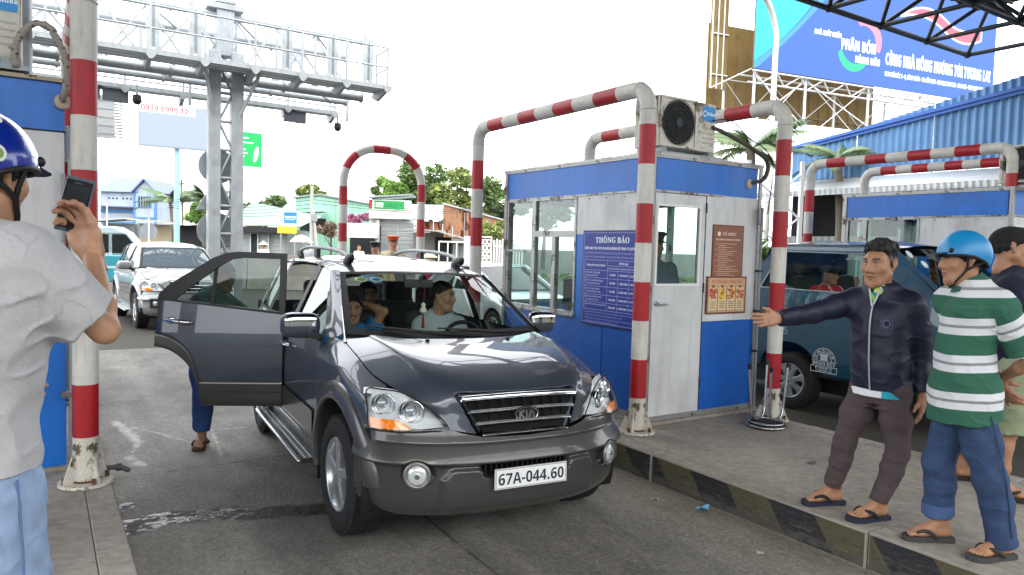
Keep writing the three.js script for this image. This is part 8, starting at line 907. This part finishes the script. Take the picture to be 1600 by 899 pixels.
{ const o = thing('warehouse', 'large pale green tin wall behind the utility pole', 'warehouse', town(-14.2, 57), TURN), gr = S(0x94c4ae, 0.6, 0.15, { map: T.dirt }); part(o, 'gable_wall', prism([[-2.9, 0], [6.0, 0], [6.0, 4.3], [-0.9, 5.45], [-2.9, 5.2]], 5).translate(0, 0, -5), gr); part(o, 'roof', [bar([-0.9, 5.5, -2.5], [6.2, 4.32, -2.5], 5.4, 0.1), bar([-0.9, 5.5, -2.5], [-3.1, 5.2, -2.5], 5.4, 0.1)], S(0x8a948f, 0.6)); part(o, 'seam', [0.2, 1.6, 3.1, 4.6].map(x => BB(x, 0, 0, x + 0.04, 5.0, 0.02)), S(0x7aa391, 0.6)); part(o, 'lean_to', [bar([-2.6, 3.9, 1.2], [-0.4, 4.1, 1.2], 1.6, 0.08)], M.galv); part(o, 'dark_opening', BB(-2.5, 2.6, 0.02, -0.5, 3.6, 0.1), M.dark); }
{ const o = thing('market_stall', 'stall with a white awning beside the pink blossom', 'stall', town(-9.4, 45), TURN); part(o, 'awning', gridSurf((u, v) => [mix(-1.1, 1.1, u), mix(2.12, 3.0, v) + (Math.round(u * 64) % 4 < 2 ? 0.02 : 0), mix(0.75, 0.2, v)], 64, 2), S(0xd5d5c8, 0.7)); part(o, 'wall', BB(-1.0, 0, -1.4, 1.0, 2.9, -1.3), M.dark); part(o, 'post', [BB(-1.0, 0, 0.3, -0.92, 2.4, 0.38), BB(0.92, 0, 0.3, 1.0, 2.4, 0.38)], M.galv); part(o, 'counter', BB(-0.9, 0, -0.2, 0.9, 1.0, 0.2), S(0x6a5f52, 0.8)); }
{ // white shop with green sign
  const o = thing('shop', 'white shop front with a green sign and grey roller shutters', 'shop', town(-7.7, 46), TURN), wh = wallM(0xd2d3d0);
  part(o, 'wall', [BB(-1.4, 0, -6, 1.6, 3.35, -0.3), BB(-1.4, 3.36, -0.6, 1.15, 4.55, 0.25)], wh); part(o, 'roof', bar([-1.4, 4.66, -0.6], [1.25, 4.9, -0.6], 2.4, 0.09), M.galv); part(o, 'sign_panel', BB(-1.2, 3.9, 0.251, 0.9, 4.52, 0.29), M.white); part(o, 'printed_face', plate(2.0, 0.58, -0.12, 4.21, 0.296), signTex(512, 150, (c, w, h) => { c.fillStyle = '#e2e2de'; c.fillRect(0, 0, w, h); c.fillStyle = '#0f9a48'; c.fillRect(14, 8, w - 28, h - 16); c.fillStyle = '#e4e9e4'; c.fillRect(36, 36, 120, 74); c.fillStyle = '#1a8a4a'; c.font = 'bold 44px sans-serif'; c.fillText('bibica', 42, 88, 108); c.fillStyle = '#0b7a38'; for (let i = 0; i < 7; i++) c.fillRect(190 + i * 40, 50, 26, 46); })); part(o, 'name_strip', plate(1.5, 0.26, -0.35, 3.62, 0.256), signTex(384, 64, (c, w, h) => { c.fillStyle = '#d9d9d5'; c.fillRect(0, 0, w, h); c.fillStyle = '#b8505c'; c.font = 'bold 48px serif'; c.fillText('TỪ ĐÔNG PHÁT', 10, 50, w - 20); })); part(o, 'red_edge', BB(-1.42, 4.0, 0.1, -1.22, 4.5, 0.3), S(0xa8242c, 0.6));
  shutter(o, -0.72, 0.1, 0.28, 3.15, -0.28); shutter(o, 0.36, 0.1, 1.4, 3.15, -0.28); part(o, 'column', BB(-1.0, 0, -0.2, -0.78, 3.3, 0.1), wh); part(o, 'column', BB(1.4, 0, -0.2, 1.6, 3.3, 0.1), wh); for (const x of [-0.89, 1.5]) for (let i = 0; i < 9; i++) part(o, 'column_print', B(0.07, 0.12, 0.01, x, 1.2 + i * 0.22, 0.107), S(0x55555c, 0.7)); part(o, 'lamp_arm', [bar([0.6, 3.4, 0.3], [1.2, 3.5, 0.6], 0.06, 0.04)], M.white);
}
{ const o = thing('shed', 'long white-roofed shed with rusty corrugated end walls under the trees', 'shed', town(-3.7, 50), TURN), rf = S(0xb9bdbf, 0.5, 0.3, { map: T.dirt }), rust = S(0xb08a70, 0.8, 0.1, { map: noiseTex(256, (u, v) => { const a = fbm(u * 16, v * 3, 4, 5, 0 || 16), k = sst(0.47, 0.66, a); return [mix(0.92, 0.52, k), mix(0.88, 0.26, k), mix(0.84, 0.15, k)]; }, 0.35) });
  part(o, 'roof', [gridSurf((u, v) => [mix(-3.8, -1.1, u) + 0.0, mix(3.5, 4.62, v) + (Math.round(u * 100) % 4 < 2 ? 0.03 : 0), mix(0.8, -1.6, v)], 100, 1), bar([-1.2, 4.66, -1.0], [3.6, 3.5, -1.0], 2.6, 0.09)], rf); for (let k = 0; k < 7; k++) { const x0 = -1.15 + k * 0.68, top = x => 4.55 - (x + 1.15) * 0.245; part(o, 'tin_sheet', gridSurf((u, v) => { const x = mix(x0, x0 + 0.66, u); return [x, mix(2.35, top(x), v), 0.1 + 0.012 * (k % 2) + (Math.round(u * 24) % 4 < 2 ? 0.025 : 0)]; }, 24, 1, false, 1), rust); } for (let k = 0; k < 4; k++) part(o, 'tin_sheet', gridSurf((u, v) => [mix(-3.7 + k * 0.64, -3.08 + k * 0.64, u), mix(2.3, 3.4, v), 0.2 + (Math.round(u * 20) % 4 < 2 ? 0.025 : 0)], 20, 1, false, 1), rust); part(o, 'wall', BB(-3.7, 0, -3, 3.6, 2.4, 0.05), wallM(0x8d8a84)); part(o, 'frame', BB(-3.75, 3.36, 0.2, -1.1, 3.42, 0.26), M.galv); for (const x of [0.3, 1.9, 3.3]) part(o, 'frame', BB(x, 2.3, 0.15, x + 0.06, 4.4 - (x + 1.15) * 0.245, 0.2), M.galv); }
{ const o = thing('shed', 'low lean-to with a pale patched roof and a dark doorway', 'shed', town(-4.3, 44), TURN); part(o, 'roof', [bar([-2.0, 2.72, 0], [0.1, 2.62, 0], 2.2, 0.07), bar([-0.2, 2.62, 0.2], [2.2, 2.05, 0.2], 2.4, 0.07), bar([-2.4, 2.46, 0.7], [-0.6, 2.55, 0.7], 0.9, 0.05)], S(0xa9aaa5, 0.7, 0.2, { map: T.grime })); part(o, 'wall', [BB(-1.9, 0, -1, 0.0, 2.6, -0.9), BB(0.4, 0, -0.9, 2.0, 2.0, -0.8)], S(0x8d8a82, 0.8)); part(o, 'doorway', BB(-0.5, 0, -0.7, 0.5, 2.3, -0.6), M.dark); part(o, 'tin_front', Array.from({ length: 6 }, (_, k) => BB(0.6 + k * 0.24, 0, -0.5, 0.8 + k * 0.24, 1.9 - k * 0.06, -0.46)), S(0x9a9c98, 0.6, 0.3)); }
{ const o = thing('picket_fence', 'white iron fence with a patterned gate panel behind the barrier hoop', 'fence', town(-1.0, 36), TURN); part(o, 'patterned_panel', [...frameRect(-0.75, 0.3, -0.05, 2.3, 0, 0.06, 0.06), ...Array.from({ length: 18 }, (_, i) => tr(new THREE.TorusGeometry(0.11, 0.028, 6, 14), -0.58 + (i % 3) * 0.19, 0.52 + Math.floor(i / 3) * 0.3, 0.03))], M.white); for (let k = 0; k < 11; k++) part(o, 'picket', BB(0.02 + k * 0.14, 0.3, 0, 0.09 + k * 0.14, 2.12 + 0.08 * (k % 2), 0.04), M.white); part(o, 'rail', [BB(0, 0.5, -0.03, 1.6, 0.57, 0), BB(0, 1.8, -0.03, 1.6, 1.87, 0)], M.white);
  const q = thing('railing', 'white rail and poster board beside the fence', 'railing', town(-2.6, 37), TURN); part(q, 'rail', [BB(-1.2, 1.95, 0, 1.1, 2.02, 0.05), BB(-1.2, 0.9, 0, 1.1, 0.96, 0.05)], M.white); for (let k = 0; k < 5; k++) part(q, 'post', BB(-1.2 + k * 0.45, 0, 0, -1.14 + k * 0.45, 2.0, 0.05), M.white); part(q, 'board', BB(0.1, 0.7, 0.06, 0.7, 2.3, 0.1), S(0xb9c8da, 0.6)); }
{ const o = thing('sun_umbrella', 'pink and white sun umbrella at the roadside', 'umbrella', town(-9.9, 34), TURN); const seg = 10; for (let k = 0; k < seg; k++) part(o, 'panel', gridSurf((u, v) => { const a = (k + u) / seg * 6.2832, r = 0.52 * v; return [r * Math.sin(a), 2.1 - 0.32 * v * v - 0.02 * Math.sin(u * 3.14) * v, r * Math.cos(a)]; }, 4, 6), S(k % 2 ? 0xd08c90 : 0xd9d2ce, 0.8)); part(o, 'pole', cyl([0, 0, 0], [0, 2.14, 0], 0.02), M.galv); }
// green things
function leaves(n, place, size, cols, seed, up = 0.3) {
  const r = rng(seed), pos = [], col = [], ix = []; const q = new THREE.Quaternion(), e = new THREE.Euler(), v = V(0, 0, 0);
  for (let i = 0; i < n; i++) { const c = place(r); if (!c) continue; e.set((r() - 0.5) * 2.4, r() * 6.28, (r() - 0.5) * 2.4); q.setFromEuler(e); const s = size * (0.6 + 0.8 * r()), cc = cols[Math.floor(r() * cols.length)], k = 0.75 + 0.5 * r(), b = pos.length / 3; for (const [x, y, z] of [[0, 0, -1], [0.42, 0.1, -0.1], [0, -0.08, 0.15], [-0.42, 0.1, -0.1], [0, -0.25, 1]]) { v.set(x * s, y * s, z * s).applyQuaternion(q); pos.push(c[0] + v.x, c[1] + v.y, c[2] + v.z); col.push(cc[0] * k, cc[1] * k, cc[2] * k); } ix.push(b, b + 1, b + 2, b, b + 2, b + 3, b + 1, b + 4, b + 2, b + 2, b + 4, b + 3); }
  const g = new THREE.BufferGeometry(); g.setAttribute('position', new THREE.Float32BufferAttribute(pos, 3)); g.setAttribute('color', new THREE.Float32BufferAttribute(col, 3)); g.setIndex(ix); g.computeVertexNormals(); return g;
}
const leafM = P(0xffffff, 0.75, 0, { vertexColors: true, transmission: 0.25, thickness: 0 }), barkM = S(0x5f5648, 0.9), GR = { mid: [[0.12, 0.2, 0.05], [0.09, 0.16, 0.04], [0.18, 0.26, 0.07], [0.06, 0.10, 0.03]], yellow: [[0.30, 0.36, 0.08], [0.22, 0.28, 0.07], [0.12, 0.18, 0.045]], lite: [[0.2, 0.34, 0.06], [0.15, 0.27, 0.05]], pink: [[0.62, 0.16, 0.42], [0.5, 0.10, 0.32], [0.2, 0.16, 0.06], [0.55, 0.2, 0.4]], brown: [[0.25, 0.15, 0.11], [0.16, 0.13, 0.06], [0.3, 0.2, 0.16]] };
function tree(label, X, D, h, rx, ry, n, size, cols, seed, cl = 12) {
  const o = thing('tree', label, 'tree', town(X, D), TURN), r = rng(seed), cs = []; for (let i = 0; i < cl; i++) { const a = r() * 6.28, q = Math.sqrt(r()); cs.push([rx * 0.8 * q * Math.cos(a), h + ry * (r() * 1.5 - 0.75), rx * 0.6 * q * Math.sin(a), rx * (0.22 + 0.25 * r())]); }
  part(o, 'trunk', [cyl([0, 0, 0], [0.1, h * 0.6, 0], 0.06 * rx + 0.05, 0.04 * rx + 0.03, 8), ...cs.slice(0, 7).map(c => cyl([0.1, h * 0.55, 0], [c[0] * 0.8, c[1] - 0.2, c[2] * 0.8], 0.035 * rx, 0.012 * rx, 6))], barkM);
  part(o, 'crown', leaves(n, rr => { const c = cs[Math.floor(rr() * cl)], z = rr() * 2 - 1, a = rr() * 6.28, s = Math.sqrt(1 - z * z), R = c[3] * (0.55 + 0.5 * rr()); return [c[0] + R * s * Math.cos(a), c[1] + R * z * 0.8, c[2] + R * s * Math.sin(a)]; }, size, cols, seed + 1), leafM); return o;
}
tree('tall leafy tree directly behind the rounded hoop', -7.2, 62, 6.6, 2.6, 2.3, 5200, 0.24, GR.mid, 11, 16); tree('pale yellow-green tree left of the tall one, over the green sign', -9.6, 60, 5.9, 1.9, 1.3, 2600, 0.22, GR.lite, 12, 10); tree('broad yellowish tree over the rusty shed', -4.2, 60, 5.6, 2.6, 2.2, 5200, 0.24, GR.yellow, 13, 16); tree('dark green tree just left of the near booth roof', -0.9, 61, 5.8, 2.4, 2.1, 4600, 0.23, GR.mid, 14, 15); tree('big tree showing right behind the near booth', 2.6, 63, 5.6, 2.6, 2.2, 3000, 0.26, GR.mid, 15, 14);
tree('small wispy tree above the green tin wall', -12.1, 64, 6.2, 0.8, 0.6, 500, 0.2, GR.mid, 16, 6); tree('round light tree above the shop sign', -18.4, 66, 6.2, 1.6, 0.7, 1100, 0.22, GR.yellow, 17, 9); tree('dark bush tree beside the gantry column', -22.0, 64, 4.6, 2.0, 1.1, 1800, 0.22, GR.mid, 18, 10); tree('bright green shrub beyond the silver car', -25.6, 60, 3.9, 1.5, 0.7, 1400, 0.2, GR.lite, 19, 9); tree('leafy shrub growing over the white fence', -1.3, 40, 2.7, 0.9, 0.5, 900, 0.14, GR.yellow, 20, 8); tree('dark tree line left of the shop', -17.5, 62, 4.2, 1.2, 0.6, 600, 0.2, GR.brown, 23, 7);
tree('pink flowering bougainvillea beside the stall', -9.9, 47, 3.3, 0.85, 0.35, 1000, 0.11, GR.pink, 21, 8); tree('reddish brown shrub left of the rounded hoop', -11.6, 46, 2.6, 0.9, 0.5, 900, 0.12, GR.brown, 22, 8); tree('green hedge tree behind the second booth gate', 9.2, 30, 1.8, 1.6, 1.3, 1600, 0.16, GR.lite, 24, 9);
function palm(label, pos, h, L, n, seed, cols = [[0.09, 0.17, 0.05], [0.13, 0.2, 0.06], [0.06, 0.12, 0.035]]) {
  const o = thing('palm_tree', label, 'palm tree', pos), r = rng(seed); part(o, 'trunk', tube([[0, 0, 0], [0.15, h * 0.5, 0.1], [0, h, 0]], 0.14, 16, 8), S(0x7d7466, 0.9));
  for (let k = 0; k < n; k++) { const a = k / n * 6.28 + r(), el = 0.2 + 0.9 * r(), P0 = [], c = cols[Math.floor(r() * 3)], g0 = []; const at = t => { const d = L * t, dr = L * 0.55 * t * t * (1.3 - el * 0.5); return [d * Math.cos(a) * Math.cos(el * (1 - t)), h + d * Math.sin(el) - dr, d * Math.sin(a) * Math.cos(el * (1 - t))]; };
    const pos2 = [], ix = []; for (let i = 0; i <= 40; i++) { const t = 0.08 + 0.92 * i / 40, p = at(t), q = at(Math.min(1, t + 0.03)), w = L * 0.27 * Math.sin(Math.min(1, t * 1.05) * 2.9 + 0.15) * (0.8 + 0.4 * r()); for (const s of [-1, 1]) { const b = pos2.length / 3, nx = -Math.sin(a) * s, nz = Math.cos(a) * s; pos2.push(...p, ...q, p[0] + nx * w * 0.8 + (q[0] - p[0]) * 3, p[1] - w * 0.55, p[2] + nz * w * 0.8 + (q[2] - p[2]) * 3); ix.push(b, b + 1, b + 2); } }
    const g = new THREE.BufferGeometry(); g.setAttribute('position', new THREE.Float32BufferAttribute(pos2, 3)); g.setIndex(ix); g.computeVertexNormals(); part(o, 'frond', [g, ...tube([0, 0.25, 0.5, 0.75, 1].map(at), 0.02, 10, 4, false)], P(new THREE.Color(...c), 0.6, 0, { transmission: 0.2, thickness: 0 })); }
}
palm('coconut palm left of the gantry column', town(-33.0, 70), 5.3, 3.0, 15, 31); palm('second coconut palm nearer the gantry column', town(-30.2, 71), 5.6, 2.8, 15, 32); palm('small palm top above the white house roof', town(-42, 92), 8.6, 1.2, 8, 33); palm('palm rising behind the booth air conditioner', [19.6, 0, -16.0], 5.2, 1.9, 14, 34); palm('palm half hidden by the striped hoop on the right', [23.2, 0, -15.2], 5.2, 1.6, 12, 35);
{ const o = thing('concrete_barrier', 'low ribbed concrete wall seen through the car door window', 'barrier', town(-9.6, 27), TURN); for (let k = 0; k < 4; k++) part(o, 'block', prism([[-0.25, 0], [0.25, 0], [0.12, 0.5], [0.09, 1.25], [-0.09, 1.25], [-0.12, 0.5]], 1.36).rotateY(Math.PI / 2).translate(-3 + k * 1.4, 0, 0), M.concrete); }
for (const [X, D, h] of [[-33.5, 60, 4.6], [-24.3, 33, 4.2]]) { const o = thing('lamp_post', X < -30 ? 'thin pale pole beside the white house' : 'white steel post beside the pair of sign discs', 'pole', town(X, D)); part(o, 'pole', cyl([0, 0, 0], [0, h, 0], 0.07, 0.06, 10), M.whitePaint); part(o, 'cap', cyl([0, h, 0], [0, h + 0.05, 0], 0.09, 0.09, 10), M.galv); }
{ const o = thing('market_roofs', 'row of low white tin roofs along the road beyond the silver car', 'building', town(-27.5, 62), TURN); for (let k = 0; k < 6; k++) { part(o, 'roof', bar([-8 + k * 3.2, 3.0 + 0.25 * (k % 2), 0], [-5 + k * 3.2, 3.3 - 0.2 * (k % 3), 0], 2.6, 0.09), k % 3 === 1 ? S(0xb9a98a, 0.7) : S(0xb5b9ba, 0.6, 0.2)); part(o, 'wall', BB(-7.8 + k * 3.2, 0, -1.5, -5.1 + k * 3.2, 2.9, -0.6), [wallM(0x9aa3a6), wallM(0xb8ab92), M.dark][k % 3]); } }
stuff('verge', 'strip of rough grass along the far roadside', 'grass', (() => { const r = rng(9); return leaves(2600, q => { const p = town(-40 + 52 * q(), 41 + 2 * q()); return [p[0], 0.1 + 0.2 * q(), p[2]]; }, 0.16, GR.mid, 61); })(), leafM);
// people in the street
function stroller(label, X, D, o) {
  const w = town(X, D), p = { sk: o.sk ?? SK.mid, h: 0.022, hh: 0.0075, P: [0, 0.86, 0], N: [0, 1.42, 0], yaw0: o.phi ?? 0, yaw1: o.phi ?? 0, arms: [{ S: [-0.17, 1.34, 0], E: [-0.23, 1.06, 0], W: [-0.2, 0.85, 0.08] }, { S: [0.17, 1.34, 0], E: [0.23, 1.06, 0], W: [0.2, 0.85, 0.08] }], legs: [{ H: [-0.09, 0.82, 0], K: [-0.1, 0.45, 0], A: [-0.1, 0.09, -0.02], F: [-0.1, 0, -0.02], phi: 0 }, { H: [0.09, 0.82, 0], K: [0.1, 0.45, 0], A: [0.1, 0.09, -0.02], F: [0.1, 0, -0.02], phi: 0, mirror: true }], head: { c: [0, 1.57, 0.01], phi: o.phi ?? 0, s: 1 }, hair: { top: 0.014, side: 0.01 } };
  const q = person(label, [w[0], o.y ?? 0, w[2]], TURN, p); q.cloth('shirt', (x, y, z) => { let d = Math.max(torsoFn(p, 0.028)(x, y, z), 0.84 - y); for (const a of p.arms) d = smin(d, sleeve(a.S, a.E, a.W, 1.6, 0.08, 0.065, 0.05)(x, y, z), 0.03); return Math.max(d, -ell(0, 1.5, 0, 0.06, 0.08, 0.06)(x, y, z)); }, cloth(o.shirt)); q.cloth('trousers', (x, y, z) => { let d = Math.max(torsoFn(p, 0.01)(x, y, z), y - 0.9); for (const l of p.legs) d = smin(d, pants(l, 1.9, [0.11, 0.09, 0.08, 0.075, 0.07])(x, y, z), 0.03); return d; }, cloth(o.legs ?? 0x2a2c33));
  if (o.cap) { const m = S(o.cap, 0.6); q.add('peaked_cap', [gridSurf((u, v) => { const a = u * 6.2832, k = crAt([[0.0, 0.150], [0.09, 0.147], [0.125, 0.125], [0.10, 0.095], [0.092, 0.05]], v); return [k[0] * Math.sin(a), k[1], -0.005 + k[0] * 1.12 * Math.cos(a)]; }, 24, 8, true)], m); q.add('cap_peak', gridSurf((u, v) => { const a = mix(-1.1, 1.1, u); return [0.09 * Math.sin(a), 0.055 - 0.02 * v, 0.1 * Math.cos(a) + v * 0.05 * Math.cos(a)]; }, 10, 3), M.black); if (o.band) q.add('cap_band', gridSurf((u, v) => { const a = u * 6.2832; return [0.095 * Math.sin(a), 0.055 + 0.03 * v, -0.005 + 0.107 * Math.cos(a)]; }, 24, 2), S(o.band, 0.6)); }
  if (o.hat) q.add('conical_hat', gridSurf((u, v) => { const a = u * 6.2832; return [0.2 * v * Math.sin(a), 0.21 - 0.16 * v, 0.2 * v * Math.cos(a)]; }, 20, 3), S(0xcfc6a8, 0.8)); return q;
}
stroller('traffic officer in a beige uniform and orange-topped cap behind the car roof', -2.31, 14, { y: KH + 0.02, shirt: 0xb9a987, cap: 0xc4521c, band: 0xa82a1a, phi: -0.3 }); stroller('officer in a pale blue shirt and dark cap beside the beige one', -2.88, 15.2, { y: 0.12, shirt: 0x8fa3c2, cap: 0x1b1d24, phi: 0.2 }); stroller('dark-haired man showing between gantry column and car door', -9.5, 24, { y: -0.05, sk: SK.tan, shirt: 0x4c5560, phi: 0.3 }); stroller('vendor in white beside the shutters', -10.3, 30, { shirt: 0xcfcfca, hat: true, phi: 0.5 }); stroller('woman in pink behind the right roof rail', -2.0, 17.5, { y: -0.12, shirt: 0xb8324e, phi: 0.6, hat: true }); stroller('man in a pale shirt walking past the stall', -7.2, 34, { shirt: 0xc9ccce, phi: -0.6 }); stroller('man in a grey shirt by the roadside umbrella', -9.3, 33, { shirt: 0x8b8f94, phi: 0.2 });
stroller('man in a black cap standing beyond the truck windscreen', 5.15, 8.8, { y: 0.10, shirt: 0x39435c, cap: 0x101013, phi: 1.5, sk: SK.tan });
stroller('attendant in a dark cap just inside the booth door window', 1.42, 7.36, { y: 0.28, shirt: 0x7b8694, cap: 0x15161a, phi: -0.9, sk: SK.tan });
renderer.render(scene, camera);
